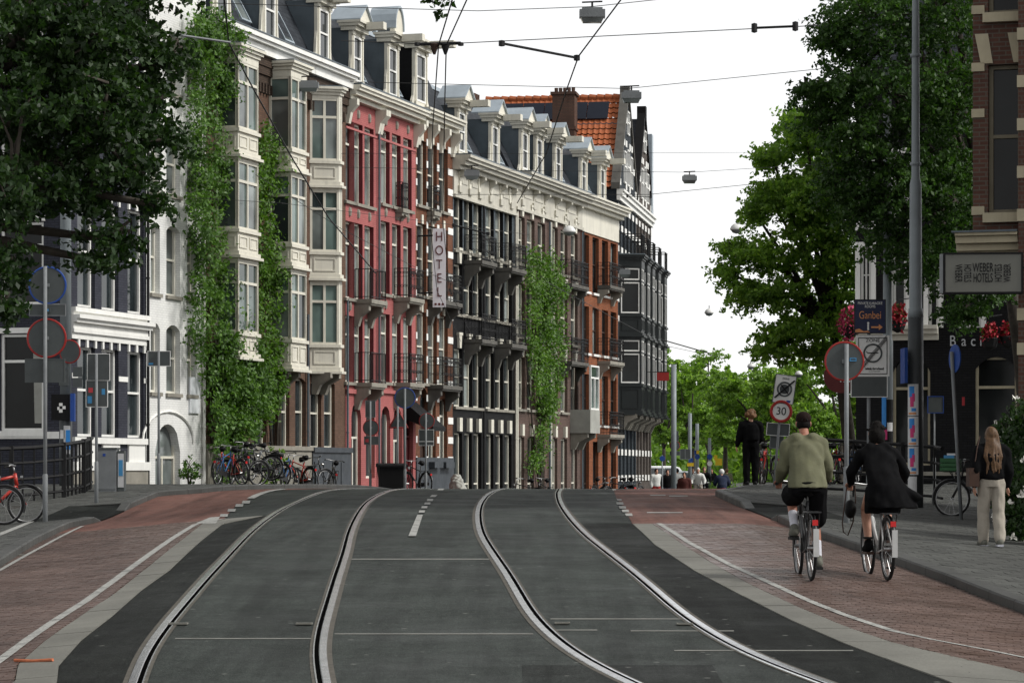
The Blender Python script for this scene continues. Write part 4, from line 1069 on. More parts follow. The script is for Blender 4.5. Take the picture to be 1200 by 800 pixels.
Ho = rw.z(700, 237)
t, va, W, cs, rz = tall_house('orange_house', 'orange brick house with plain cream cornice beside the black gabled house', 681, 724, 'orange_brick', Ho, (686.5, 698, 709, 719), ((345, 280), (416, 362), (498, 440)), 702, 1.1, 'sash', 'brown_wood', 'glass', 'none', ground=gf3((687, 698, 709, 719), 517, fm='brown_wood'), sillmat='white')
m_ = MB(); m_.box(0, W, -.06, 0, Ho - 1.5, Ho - .5); m_.build('frieze', 'cream', t)
m_ = MB(); profile_band(m_, -.02, W + .02, Ho - .5, [(.16, .3), (.14, .5), (.12, .62), (.08, .7)]); m_.build('cornice', 'cream', t)
mansard(t, W, Ho, 1.4, 2.5)
for q in (684, 706): dormer(t, rw.u(q) - va, Ho + .05, 1.25, 1.65, 'gable', .0, .65)
roof_window(t, rw.u(697) - va, Ho + .4, .4, .8, 1.5)
for (xa, xb, y_) in ((700, 717, 424), (700, 717, 336), (700, 717, 509)):
    balcony(t, rw.u(xa) - va, rw.u(xb) - va, rw.z(708, y_), .6, 1.0, 'stone' if y_ > 400 else 'stone_dark', True, 'stone', .6)
pipe(t, .1, 0, Ho - 1.5, 'iron')

# ---- the gabled corner houses at the far end
G0 = Vector(rw.loc(rw.u(724))[:2]); ROW2 = Row(G0.x, G0.y, R(90 - 8.9)); r2 = ROW2
def pane_bands(t, W, zs_, edges, mat='white'):
    for zz in zs_:
        for k in range(0, len(edges), 2):
            m_ = MB(); m_.box(edges[k] + .004, edges[k+1] - .004, -.03, 0, zz - .14, zz + .14); m_.build('stone_band', mat, t)
M['gable_grey'] = brickmat('gable_grey_brick', (.028, .036, .044), (.04, .048, .056), (.02, .025, .03), rough=.75)
M['gable_taupe'] = brickmat('gable_taupe_brick', (.085, .072, .064), (.11, .092, .082), (.06, .052, .046))
M['pantile'] = pm('pantile', (.33, .095, .035), .7, .25, 3, streak=.3)
M['solar'] = pm('solar_panel', (.010, .013, .022), .2, .1)
for i, (lab, w_, mat, x_top) in enumerate((('black and white banded house with pointed gable, orange tiled roof and solar panels', 7.6, 'gable_grey', 0), ('taupe banded house with pointed gable beyond the one with solar panels', 7.0, 'gable_taupe', 1))):
    xo = 0 if i == 0 else 7.6
    t = thing('gabled_house', lab, 'house', r2.loc(xo), r2.a)
    W = w_; He = 14.4; ww = .85; cs = [W*(k + .5)/5 for k in range(5)]
    rz = [(1.0, 3.6), (5.0, 7.2), (8.4, 10.4), (11.7, 13.6)]
    ops = [(c - ww/2, c + ww/2, a, b, 0) for c in cs for a, b in (rz if i == 1 else [rz[0], rz[2], rz[3]])]
    if i == 0: ops += [(cs[4] - ww/2, cs[4] + ww/2, *rz[1], 0)]
    m_ = MB(); facade(m_, 0, W, -1, He, ops, .2); shell(m_, W, He, 14)
    gh = 4.6; gops = [(W/2 + d - .4, W/2 + d + .4, a, b, .3) for d, a, b in ((-1.3, He + .5, He + 2.0), (0, He + .5, He + 2.2), (1.3, He + .5, He + 2.0), (0, He + 2.9, He + 4.0))]
    # gable built as stepped courses of wall
    N = 14
    for k in range(N):
        za = He + gh*k/N; zb = He + gh*(k + 1)/N; hw = (W/2)*(1 - (k + 1)/N) + .1
        m_.box(W/2 - hw, W/2 + hw, -.02 - .002*(k % 2), .3, za, zb)
    m_.build('wall', mat, t)
    for (a, b, c, d, ar) in gops:
        window(t, a, c, b - a, d - c, 'sash', 'white', 'glass', -.04)
    for (a, b, c, d, _) in ops: window(t, a, c, b - a, d - c, 'sash', 'white', 'glass', .16)
    ed = [0] + sum([[c - ww/2, c + ww/2] for c in cs], []) + [W]
    pane_bands(t, W, [8.5, 9.4, 10.4, 11.7, 12.7, 13.6], ed)
    pane_bands(t, W, [1.2, 2.4, 3.6], ed, 'white')
    for zz in (He + .4, He + 1.4, He + 2.4, He + 3.5):
        hw = (W/2)*(1 - (zz - He)/gh); 
        for a, b in ((W/2 - hw, W/2 - hw + .5), (W/2 + hw - .5, W/2 + hw), (W/2 - .95, W/2 - .5), (W/2 + .5, W/2 + .95)):
            m_ = MB(); m_.box(a, b, -.06, 0, zz - .15, zz + .15); m_.build('stone_band', 'white', t)
    m_ = MB(); profile_band(m_, -.02, W + .02, He - .5, [(.2, .12), (.2, .22), (.1, .3)]); m_.build('cornice', 'white', t)
    # coping up the gable and finial pier
    m_ = MB()
    for sx in (0, 1):
        A = (-.1 if sx == 0 else W + .1, He); B = (W/2, He + gh + .3)
        m_.yprism([A, B, (B[0], B[1] + .3), (A[0], A[1] + .3)][::1 if sx == 0 else -1], -.1, .3)
    m_.box(W/2 - .25, W/2 + .25, -.12, .32, He + gh, He + gh + .6); m_.build('gable_coping', 'stone_dark' if i == 0 else 'black', t)
    # roof: ridge runs back from the street
    if i == 0:
        rd = bpy.data.objects.new('roof', None); link(rd, t); rd.location = (0, .3, He)
        L = 6.6; sl = math.hypot(W/2, gh)
        for s_ in (-1, 1):
            mb = MB(); nu = int(L / .09); nv = int(sl / .34)
            for v in range(nv):
                base_n = len(mb.v)
                for q in range(2):
                    f_ = (v + q) / nv; drop = 0.0 if q else .05
                    for k in range(nu + 1):
                        y_ = L*k/nu; wv = .03*math.cos(2*math.pi*y_/.27)
                        x_ = W/2 + s_*(W/2 + .15)*(1 - f_); z_ = gh*f_ + .05 + wv + drop
                        mb.v.append((x_ + s_*.03, y_, z_))
                for k in range(nu):
                    a = base_n + k; q4 = (a, a + 1, a + nu + 2, a + nu + 1); mb.f.append(q4 if s_ < 0 else q4[::-1]); mb.m.append(0)
            o = mb.build('roof_tiles', 'pantile', rd); o['kind'] = 'stuff'
        mb = MB()
        for k in range(int(L / .38)): mb.tube([(W/2, .38*k, gh + .1), (W/2, .38*k + .36, gh + .13)], [.13, .15], 8)
        mb.build('ridge_tiles', 'pantile', rd)
        # solar panels on the slope that faces the bridge
        def onroof(f_, y_): return Vector((W/2 - (W/2 + .15)*(1 - f_) - .05, y_, gh*f_ + .14))
        for k in range(5):
            ya = .5 + k*1.02; mb = MB()
            P = [onroof(.74, ya), onroof(.74, ya + .99), onroof(.93, ya + .99), onroof(.93, ya)]; nn = Vector((-.6, 0, .8))*.05
            mb.poly([p + nn for p in P][::-1]); 
            for a, b in ((0, 1), (1, 2), (2, 3), (3, 0)): mb.quad(P[a], P[b], P[b] + nn, P[a] + nn)
            mb.build('solar_panel', 'solar', rd)
        mb = MB(); c_ = (1.9, 2.4); mb.box(c_[0] - .5, c_[0] + .5, c_[1] - .52, c_[1] + .52, gh*.2, gh - .05); mb.box(c_[0] - .56, c_[0] + .56, c_[1] - .58, c_[1] + .58, gh*.2 + 2.0, gh*.2 + 2.14)
        mb.box(c_[0] - .58, c_[0] + .58, c_[1] - .6, c_[1] + .6, gh - .05, gh + .08)
        for k in range(5): mb.lathe([(.08, gh + .08), (.09, gh + .32), (.05, gh + .32)], (c_[0], c_[1] - .4 + .2*k, 0), 8)
        mb.build('chimney', 'chimney_brick', rd)
    else:
        mb = MB(); mb.yprism([(-.1, He), (W + .1, He), (W/2, He + gh)], .3, 13); mb.build('roof', 'slate', t)
        mb = MB(); mb.box(W - .6, W + .1, -.1, .6, He, He + gh - .4); mb.build('gable_pier', 'zinc', t)
    # black bays
    for (bx, bw) in (((.5, 2.0), (3.1, 2.0), (5.4, 1.9)) if i == 0 else ((.6, 1.9), (3.6, 1.9))):
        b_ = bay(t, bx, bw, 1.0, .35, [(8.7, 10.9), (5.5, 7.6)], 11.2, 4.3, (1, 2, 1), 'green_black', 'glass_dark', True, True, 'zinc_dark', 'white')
        for br_ in b_.children:
            if br_.name.startswith('frame'): pass
        mr = MB()
        for (pa, pb) in (((0.05, -.05), (.38, -1.0)), ((.38, -1.0), (bw - .38, -1.0)), ((bw - .38, -1.0), (bw - .05, -.05))):
            mr.tube([(pa[0], pa[1], 12.4), (pb[0], pb[1], 12.4)], .03, 4)
            for k in range(7): 
                q = k/6; X = pa[0] + (pb[0] - pa[0])*q; Yv = pa[1] + (pb[1] - pa[1])*q; mr.tube([(X, Yv, 11.49), (X, Yv, 12.4)], .014, 4)
        mr.build('roof_railing', 'iron', b_)
# ------------------------------------------------------------------ right side: brick corner house and the dark house behind it
c0 = pix(1140, 550, 46.0); RR = Row(c0.x, c0.y, R(-16.53)); r3 = RR
def ru(x): return r3.u(x)
def rz_(x, y): return r3.z(x, y)
t = thing('corner_house', 'red-brown brick corner house with white quoins above the light box sign', 'house', r3.loc(0), r3.a)
wa, wb = ru(1158), ru(1188); zc = rz_(1160, 279)
W = 6.5; Hh = 14.0
zl = rz_(1160, 303)
ops = [(wa, wb + .12, rz_(1160, 250), rz_(1160, 76), 0), (wa, wb + .12, rz_(1160, 16), rz_(1160, 16) + 2.2, 0)]
xo = ru(1188) + .14
m_ = MB(); facade(m_, 0, xo, zl, Hh, ops, .25); m_.quad((0, 1.6, zl), (0, 0, zl), (0, 0, Hh), (0, 1.6, Hh)); m_.quad((0, 0, zl), (0, 1.6, zl), (xo, 1.6, zl), (xo, 0, zl)); m_.quad((xo, 1.6, zl), (0, 1.6, zl), (0, 1.6, Hh), (xo, 1.6, Hh)); m_.build('oriel', 'r_brick', t)
m_ = MB(); ops2 = [(xo + 1.6, xo + 2.7, rz_(1160, 250), rz_(1160, 76), 0), (xo + 1.2, xo + 3.0, .3, 3.4, .25)]
W2 = W
m_ = MB(); facade(m_, xo, W, -1, Hh, ops2, .25); m_.quad((xo, 10, -1), (xo, 0, -1), (xo, 0, Hh), (xo, 10, Hh)); m_.quad((W, 0, -1), (W, 10, -1), (W, 10, Hh), (W, 0, Hh)); m_.build('wall', 'r_brick', t)
ops = ops + ops2
M['buff'] = pm('buff_stone', (.34, .30, .21), .7, .15, 2, streak=.3)
M['wine_frame'] = pm('olive_frame', (.16, .14, .095), .55)
for (a, b, c, d, ar) in ops:
    window(t, a, c, b - a, d - c, 'sash' if c > 3 else 'transom', 'wine_frame', 'glass_dark', .2)
    if c > 3:
        m_ = MB(); m_.box(a - .08, b + .08, -.12, 0, c - .16, c); m_.build('sill', 'buff', t)
        for q in (a - .12, b - .12):
            m_ = MB(); m_.yprism([(q, d + .02), (q + .2, d + .02), (q + .12, d + .52), (q - .1, d + .52)], -.03, 0); m_.build('lintel_block', 'buff', t)
for y_ in (12, 79, 133, 247):
    m_ = MB(); m_.box(-.02, wa - .06, -.03, 0, rz_(1145, y_ + 5), rz_(1145, y_ - 5)); m_.build('quoin', 'buff', t)
    m_ = MB(); m_.box(wb + .42, wb + .75, -.03, 0, rz_(1145, y_ + 5), rz_(1145, y_ - 5)); m_.build('quoin', 'buff', t)
m_ = MB(); z_ = rz_(1150, 303); profile_band(m_, -.25, wb + .1, z_, [(.12, .12), (.12, .22), (.12, .34), (.05, .42)]); m_.build('cornice', 'buff', t)
m_ = MB(); m_.box(-.3, wb + .1, -.46, 0, z_ + .411, z_ + .44); m_.build('lead_flashing', 'zinc_dark', t)
m_ = MB(); x_ = ru(1188) ; m_.box(x_ + .12, x_ + .9, -.42, -.002, -1, Hh); m_.build('pier', 'r_brick', t)
for y_ in (45, 100, 150, 205, 255, 370, 410):
    m_ = MB(); m_.box(x_ + .1, x_ + .34, -.45, -.2, rz_(1188, y_ + 7), rz_(1188, y_ - 7)); m_.build('quoin', 'buff', t)
m_ = MB(); profile_band(m_, -.1, W, Hh - .6, [(.2, .2), (.2, .4), (.2, .5)]); m_.build('cornice', 'buff', t)
rf_ = mansard(t, W - xo, Hh, 1.4, 2.6); rf_.location.x = xo
# light box sign on the corner house
p = pix(1149, 320, 45.0); sg = thing('light_box_sign', 'grey light box sign with black distorted hotel lettering hung on the brick corner house', 'sign', p, R(-6))
sw, sh = 94/3200*45, 44/3200*45
M['sign_grey'] = pm('sign_acrylic', (.115, .115, .10), .4, .06, 3)
m_ = MB(); m_.box(-sw/2 + .09, sw/2, -.015, .2, -sh/2, sh/2); m_.build('panel', 'sign_grey', sg)
m_ = MB(); e = .03
m_.box(-sw/2 + .06, sw/2 + e, -.03, .21, sh/2, sh/2 + e); m_.box(-sw/2 + .06, sw/2 + e, -.03, .21, -sh/2 - e, -sh/2); m_.box(-sw/2 + .06, -sw/2 + .085, -.03, .21, -sh/2, sh/2); m_.box(sw/2 + .003, sw/2 + e, -.03, .21, -sh/2, sh/2); m_.build('frame', 'black', sg)
m_ = MB(); m_.box(-sw/2, -sw/2 + .05, -.02, .18, -sh/2 - .02, sh/2 + .01); m_.build('end_cap', 'galv', sg)
m_ = MB(); m_.tube([(sw/2, .1, .1), (sw/2 + .7, .1, .1)], .03, 6); m_.build('bracket', 'iron', sg)
o = lettering('WEBER', .17, 'black', sg, (.04, -.02, .085), sx=.62); o.scale = (1, 1.25, 1)
o = lettering('HOTELS', .17, 'black', sg, (.04, -.02, -.085), sx=.52); o.scale = (1, 1.25, 1)
for sx_, rot_ in ((-1, R(90)), (1, R(-90))):
    o = lettering('WEBER', .15, 'black', sg, (.04 + sx_*.40, -.02, 0), (R(90), rot_ , 0), sx=.62); o.scale = (1, 1.1, 1)
    o = lettering('HOTELS', .15, 'black', sg, (.04 + sx_*.255, -.02, 0), (R(90), rot_, 0), sx=.54); o.scale = (1, 1.1, 1)
# dark house with pub front
d0 = pix(1003, 550, 70.0); RD = Row(d0.x, d0.y, R(-16.53)); r4 = RD
t = thing('dark_house', 'black brick house with white framed windows and a dark pub front behind the tree', 'house', r4.loc(0), r4.a)
q = lambda x: r4.u(x); zq = lambda x, y: r4.z(x, y)
W = q(1215); Hh = 12.0
win = [(q(1008), q(1021), zq(1014, 384), zq(1014, 290), 0, 'grid', 'white'), (q(1046), q(1062), zq(1052, 384), zq(1052, 290), 0, 'transom', 'white'), (q(1088), q(1100), zq(1090, 384), zq(1090, 290), 0, 'transom', 'white'), (q(1130), q(1150), zq(1130, 384), zq(1130, 290), 0, 'transom', 'white'), (q(1046), q(1090), zq(1060, 545), zq(1060, 420), .35, 'cross', 'buff'), (q(1143), q(1192), zq(1165, 545), zq(1165, 418), .3, 'transom', 'buff'), (q(1008), q(1021), zq(1014, 270), zq(1014, 180), 0, 'transom', 'white'), (q(1046), q(1062), zq(1052, 270), zq(1052, 180), 0, 'transom', 'white')]
m_ = MB(); facade(m_, 0, W, -1, Hh, [w_[:5] for w_ in win], .2); shell(m_, W, Hh, 10); m_.build('wall', 'black_brick', t)
for (a, b, c, d, ar, st, fm) in win:
    window(t, a, c, b - a, d - c, st, fm, 'glass_dark', .12)
    if fm == 'white':
        m_ = MB(); m_.box(a - .12, a, -.05, 0, c, d); m_.box(b, b + .12, -.05, 0, c, d); m_.box(a - .12, b + .12, -.05, 0, d, d + .14); m_.build('surround', 'white', t)
m_ = MB(); profile_band(m_, -.15, q(1100), zq(1040, 399), [(.15, .1), (.12, .25), (.1, .35)]); m_.build('cornice_band', 'cream', t)
m_ = MB(); profile_band(m_, -.1, W, zq(1100, 557), [(.1, .08)]); m_.build('sill_course', 'stone', t)
mansard(t, W, Hh)
M['neon'] = pm('sign_letters', (.42, .43, .44), .5, .1)
for k, (ch, x) in enumerate((('B', 1117), ('a', 1130), ('c', 1141), ('h', 1152))):
    lettering(ch, .38, 'neon', t, (q(x), -.1, zq(x, 400)), sx=.8)
# ------------------------------------------------------------------ vegetation
rng = np.random.default_rng(11)
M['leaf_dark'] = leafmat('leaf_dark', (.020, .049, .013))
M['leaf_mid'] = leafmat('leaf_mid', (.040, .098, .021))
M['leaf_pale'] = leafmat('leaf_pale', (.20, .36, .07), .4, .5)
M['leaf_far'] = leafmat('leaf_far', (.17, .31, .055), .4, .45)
M['ivy'] = leafmat('ivy', (.064, .148, .022), .45, .3)
M['ivy_bright'] = leafmat('ivy_bright', (.082, .18, .026), .45, .35)
M['flower_red'] = pm('flower_red', (.33, .018, .03), .6, .3, 8)
M['flower_pink'] = pm('flower_pink', (.42, .04, .10), .6, .3, 8)
M['flower_white'] = pm('flower_white', (.72, .70, .64), .6, .1, 8)
def leaves(C, size, out=None, flat=.0, var=.35, droop=.3):
    """diamond leaves with a fold along the midrib, at points C (n,3)"""
    n = len(C); s = size * (1 + var * rng.uniform(-1, 1, n))[:, None]
    a = rng.normal(size=(n, 3)); a[:, 2] -= droop
    if out is not None: a += out * .2
    a /= np.linalg.norm(a, axis=1)[:, None]
    b = rng.normal(size=(n, 3))
    if out is not None: b = b * .55 + np.cross(out, a)
    b -= a * (a * b).sum(1)[:, None]; b /= np.linalg.norm(b, axis=1)[:, None] + 1e-9
    nn = np.cross(a, b)
    v = np.empty((n, 4, 3))
    v[:, 0] = C - a * s * .5; v[:, 1] = C + b * s * .27 + nn * s * .08; v[:, 2] = C + a * s * .5; v[:, 3] = C - b * s * .27 + nn * s * .08
    return v.reshape(-1, 3)
def leaf_obj(name, V, mat, parent, kind=None):
    n = len(V) // 4; me = bpy.data.meshes.new(name)
    me.vertices.add(len(V)); me.vertices.foreach_set('co', V.astype(np.float32).ravel())
    me.loops.add(4*n); me.loops.foreach_set('vertex_index', np.arange(4*n, dtype=np.int32))
    me.polygons.add(n); me.polygons.foreach_set('loop_start', np.arange(0, 4*n, 4, dtype=np.int32)); me.polygons.foreach_set('loop_total', np.full(n, 4, dtype=np.int32))
    me.materials.append(M[mat]); me.update(calc_edges=True)
    o = bpy.data.objects.new(name, me); link(o, parent)
    return o
def clumps(blobs, per, spread, ncl):
    """leaves set along short twigs that spray outwards from ellipsoids (centre, radii, weight)"""
    out = []; cen = []
    for (c, r, wgt) in blobs:
        k = max(3, int(ncl * wgt)); c = np.array(c); r = np.array(r)
        d = rng.normal(size=(k, 3)); d /= np.linalg.norm(d, axis=1)[:, None]
        cc = c + d * (rng.uniform(.15, 1.0, k) ** .55)[:, None] * r * rng.uniform(.8, 1.18, k)[:, None]; cen.append(cc)
        dr = d * np.array([1, 1, .45]) + rng.normal(size=(k, 3)) * .35; dr[:, 2] -= .18; dr /= np.linalg.norm(dr, axis=1)[:, None]
        m = rng.poisson(per, k)
        for q, v, mm in zip(cc, dr, m):
            if not mm: continue
            L = spread * rng.uniform(1.6, 3.4); t_ = rng.uniform(0, 1, mm)[:, None]
            lat = np.array([-v[1], v[0], 0.0]); lat /= np.linalg.norm(lat) + 1e-6
            side = rng.uniform(-1, 1, mm)[:, None] * spread * .75 * (1.15 - t_)
            out.append(q + v * (t_ - .45) * L + lat * side + rng.normal(size=(mm, 3)) * spread * .16)
    return np.concatenate(out), np.concatenate(cen)
def tree(name, label, cat, base, trunk_h, trunk_r, blobs, per, spread, ncl, lsize, mat, twigs=60, group=None, lean=(0, 0), kindlabel=None, trunk_parts=True):
    base = Vector(base); t = thing(name, label, cat, base, 0, group)
    top = Vector((lean[0], lean[1], trunk_h))
    mb = MB(); n = 6
    mb.tube([Vector((top.x*(k/n)**1.5, top.y*(k/n)**1.5, trunk_h*k/n - .2)) for k in range(n + 1)], [trunk_r*(1.25 if k == 0 else 1 - .45*k/n) for k in range(n + 1)], 9)
    rel = [((c[0] - base.x, c[1] - base.y, c[2] - base.z), r, w) for c, r, w in blobs]
    P, cen = clumps(rel, per, spread, ncl)
    hubs = []
    for c, r, w in rel:
        c = Vector(c); m1 = top.lerp(c, .5) + Vector((rnd.uniform(-.3, .3), rnd.uniform(-.3, .3), rnd.uniform(.0, .5)))
        if (c - top).length > 6.5: m1 = top.lerp(c, .6) + Vector((0, 0, 3.2))
        mb.tube([top - Vector((0, 0, .3)), m1, c], [trunk_r*.42, trunk_r*.28, trunk_r*.12], 6); hubs.append(c)
    for _ in range(twigs):
        q = Vector(cen[rnd.randrange(len(cen))]); h = min(hubs, key=lambda v: (v - q).length)
        mid = h.lerp(q, .5) + Vector((rnd.uniform(-.15, .15), rnd.uniform(-.15, .15), rnd.uniform(-.05, .25)))
        mb.tube([h, mid, q], [trunk_r*.10, trunk_r*.07, trunk_r*.03], 4, False)
    mb.build('trunk', 'bark', t, True)
    leaf_obj('crown', leaves(P, lsize), mat, t)
    return t
def B(x, y, Y, rx, ry, rz, w=1.0): p = pix(x, y, Y); return ((p.x, p.y, p.z), (rx, ry, rz), w)
# left: big dark tree reaching in over the pavement
bl_ = [B(20, 50, 30, .9, 1.6, .7, 1.5), B(105, 40, 30, .6, 1.4, .5, 1.0), B(160, 45, 31, .42, 1.1, .4, .55), B(50, 140, 30, .85, 1.6, .6, 1.4), B(125, 130, 30, .55, 1.3, .5, .9), B(172, 120, 31, .26, .8, .35, .3), B(150, 200, 30, .36, .9, .26, .4), B(15, 225, 29, .45, 1.2, .36, .7), B(95, 225, 30, .42, .9, .28, .45), B(125, 280, 30, .32, .7, .16, .22), B(-8, 310, 29, .26, .9, .3, .42), B(2, 360, 29, .2, .7, .16, .2), B(110, 305, 30, .25, .6, .12, .12), B(-90, 120, 31, 1.3, 2, 2.0, 1.8), B(-120, -60, 31, 2, 2.2, 1.2, 1.5), B(60, -60, 31, 1.8, 2.2, .7, 1.8), B(190, -55, 31, .8, 1.6, .45, .8), B(506, -4, 30, .1, .15, .07, .035), B(198, 75, 31, .24, .7, .25, .22), B(196, 165, 31, .22, .6, .2, .18), B(180, 240, 30, .2, .5, .13, .12)]
pb = (-8.9, 31.5, g(-8.9, 31.5) + .1)
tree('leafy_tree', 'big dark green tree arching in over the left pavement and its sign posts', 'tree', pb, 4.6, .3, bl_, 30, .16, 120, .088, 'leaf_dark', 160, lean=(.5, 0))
# its overhanging twig tips at the top edge are part of a street tree just outside the frame
lt = pix(508, -8, 31)
# right: dark tree in front of the pub
br_ = [B(1020, 20, 58, 1.2, 1.8, .9, 1.3), B(1095, 15, 59, 1.3, 1.8, 1.1, 1.4), B(985, 50, 58, .6, 1.3, .5, .6), B(980, 105, 58, .7, 1.3, .45, .7), B(945, 108, 58, .45, .8, .12, .16), B(1045, 110, 58, 1.3, 1.7, 1.0, 1.5), B(1115, 130, 59, 1.0, 1.7, 1.2, 1.4), B(1000, 165, 58, .7, 1.4, .5, .75), B(1060, 210, 58.5, 1.2, 1.6, .9, 1.4), B(1120, 235, 59, .8, 1.5, 1.0, 1.1), B(1015, 245, 59, .7, 1.3, .5, .6), B(1095, 310, 59, .9, 1.3, .5, .8), B(1145, 335, 59, .8, 1.2, .5, .7), B(1050, 285, 60, .9, 1.2, .45, .6), B(1160, 100, 62, 1.5, 1.8, 2.4, 1.2), B(1040, -70, 59, 2.6, 2.2, 1.0, 2.2), B(1125, 368, 59.5, .6, 1, .22, .3), B(965, 140, 59, .6, 1.1, .35, .45), B(985, 215, 59, .6, 1.2, .45, .5)]
pb = ((1212 - CXP)/FPX*62, 62, g(9, 62) + .1)
tree('leafy_tree', 'dense dark green tree behind the tall lamp post and the brick corner house', 'tree', pb, 4.6, .28, br_, 38, .23, 118, .105, 'leaf_mid', 150, lean=(-.5, 0))
# right: paler tree further on
bp_ = [B(945, 160, 78, .7, 1.4, .6, .6), B(905, 185, 78, .6, 1.3, .3, .4), B(930, 235, 78, 1.1, 1.8, .8, 1.0), B(885, 250, 78, .4, 1.0, .4, .3), B(955, 290, 79, 1.2, 1.9, 1.0, 1.2), B(885, 300, 78, .8, 1.4, .45, .6), B(858, 290, 78, .45, .8, .25, .2), B(905, 345, 78, .9, 1.5, .5, .7), B(930, 390, 78, 1.1, 1.6, .5, .8), B(872, 345, 78, .5, 1.0, .4, .3), B(985, 360, 80, 1.2, 2, 1.0, .9), B(990, 195, 80, 1.2, 2, 1.2, .9), B(965, 412, 79, .8, 1.3, .25, .3), B(975, 250, 79, 1.1, 1.8, .9, .9), B(960, 210, 79, .9, 1.5, .7, .6), B(1005, 310, 80, 1.1, 1.8, .9, .8), B(995, 420, 81, .9, 1.4, .4, .5), B(935, 140, 79, .5, 1.0, .3, .3), B(900, 230, 78, .5, 1.1, .4, .4), B(850, 320, 78, .35, .7, .3, .2), B(905, 410, 78, .8, 1.2, .25, .3)]
pb = ((1000 - CXP)/FPX*80, 80, 0.9)
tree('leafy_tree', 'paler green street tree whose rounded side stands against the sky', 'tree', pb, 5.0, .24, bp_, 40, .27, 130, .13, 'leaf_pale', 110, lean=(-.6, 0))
# far avenue
far = [(778, 200, 3.0, 'round pale green tree at the bend behind the black bay windows'), (812, 185, 3.0, 'pale green avenue tree behind the yellow road signs, nearest the lamp mast'), (850, 170, 3.4, 'pale green avenue tree behind the scooter rider'), (893, 158, 3.2, 'pale green avenue tree behind the speed limit sign'), (930, 150, 3.0, 'pale green avenue tree behind the cyclist in the olive sweatshirt'), (985, 140, 3.0, 'pale green avenue tree by the bridge railing on the right'), (830, 240, 4.0, 'far pale green tree closing the view of the avenue'), (1040, 150, 3.2, 'pale green avenue tree hidden behind the pub front')]
for (x, Y, r, lab) in far:
    p = pix(x, 550, Y); s = 3200 / Y; top = rnd.choice((410, 420, 428)) if x < 960 else 395
    zt = EYE + (550 - top) / s; H0 = 2.8
    bl2 = []
    for k in range(10):
        an = rnd.uniform(0, 6.28); rr_ = r * rnd.uniform(.15, .75); zc_ = rnd.uniform(H0 + .6, zt - 1.0)
        bl2.append(((p.x + rr_*math.cos(an), p.y + rr_*math.sin(an), zc_), (r*rnd.uniform(.2, .42), r*.36, rnd.uniform(.5, 1.1)), rnd.uniform(.5, 1)))
    bl2.append(((p.x, p.y, zt - .9), (r*.5, r*.5, 1.0), 1))
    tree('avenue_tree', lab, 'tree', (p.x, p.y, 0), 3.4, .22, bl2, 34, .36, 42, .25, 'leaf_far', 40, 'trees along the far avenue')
# distant wood closing the horizon
P = []
for k in range(420):
    x = rnd.uniform(-120, 160); y = 330 + rnd.uniform(0, 60); h = rnd.uniform(5, 11) ; P.append((np.array([x, y, 0])[None] + rng.uniform(size=(170, 3)) * np.array([9, 9, h]) * np.array([1, 1, 1])))
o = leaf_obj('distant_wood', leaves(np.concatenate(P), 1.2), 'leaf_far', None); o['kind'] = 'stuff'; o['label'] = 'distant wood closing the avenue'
# hanging twig above the wires, from a street tree that stands outside the view
def inpoly(x, y, poly):
    c = False; n = len(poly)
    for i in range(n):
        (xa, ya), (xb, yb) = poly[i], poly[i-1]
        if (ya > y) != (yb > y) and x < (xb - xa) * (y - ya) / (yb - ya) + xa: c = not c
    return c
def ivy(name, label, row, base_x, polys, n, size, mat, off=(.08, .55), stems=4, clump=.16):
    u = row.u(base_x); t = thing(name, label, 'climbing plant', row.loc(u, 0), row.a)
    pts = []; cl = []
    for poly, wgt, o0, o1 in polys:
        xs = [p[0] for p in poly]; ys = [p[1] for p in poly]; k = 0
        while k < n * wgt:
            x = rnd.uniform(min(xs), max(xs)); y = rnd.uniform(min(ys), max(ys))
            if inpoly(x, y, poly):
                
                if math.sin(x*.37 + y*.11) + math.sin(y*.19 - x*.23) + rnd.uniform(-1, 1) < -.35: continue
                lump = .5 + .5*math.sin(x*.16 + 1.7*math.sin(y*.045))*math.sin(y*.10 + x*.05)
                of = o0 + (o1 - o0) * (1.25*lump*rnd.random()**.7); c = np.array([row.u(x, of) - u, -of, row.z(x, y, of)]); cl.append(c); k += 1
                pts.append(c + rng.normal(size=(14, 3)) * np.array([clump, clump*.8, clump]))
    P = np.concatenate(pts); P[:, 1] = np.minimum(P[:, 1], -.03)
    leaf_obj('foliage', leaves(P, size, np.tile(np.array([0, -1, .35]), (len(P), 1)), droop=.5), mat, t)
    mb = MB()
    for k in range(stems):
        c = cl[rnd.randrange(len(cl))]; top = Vector((c[0], -.1, c[2])); b0 = Vector((rnd.uniform(-.25, .25), -.12, -.2)); p = [b0]
        for q in range(1, 7): v = b0.lerp(top, q/6); p.append(v + Vector((rnd.uniform(-.15, .15), 0, 0)))
        mb.tube(p, [.06*(1 - q/9) for q in range(7)], 5)
    mb.build('stem', 'bark', t)
    return t
ivy('creeper', 'dark green creeper hanging down between the white house and the first bay window', ROW, 252, [
    ([(226, 40), (240, 15), (262, 20), (285, 45), (280, 95), (268, 140), (275, 175), (262, 240), (262, 300), (285, 350), (300, 400), (302, 460), (288, 500), (292, 560), (258, 565), (240, 440), (224, 400), (228, 330), (222, 250), (226, 180), (222, 110)], 1.0, .1, 1.0),
    ([(222, 20), (265, 10), (285, 40), (262, 60), (225, 70)], .12, .3, .8), ([(262, 380), (305, 400), (320, 460), (300, 510), (262, 520)], .3, .4, .9)], 1150, .135, 'ivy', clump=.14)
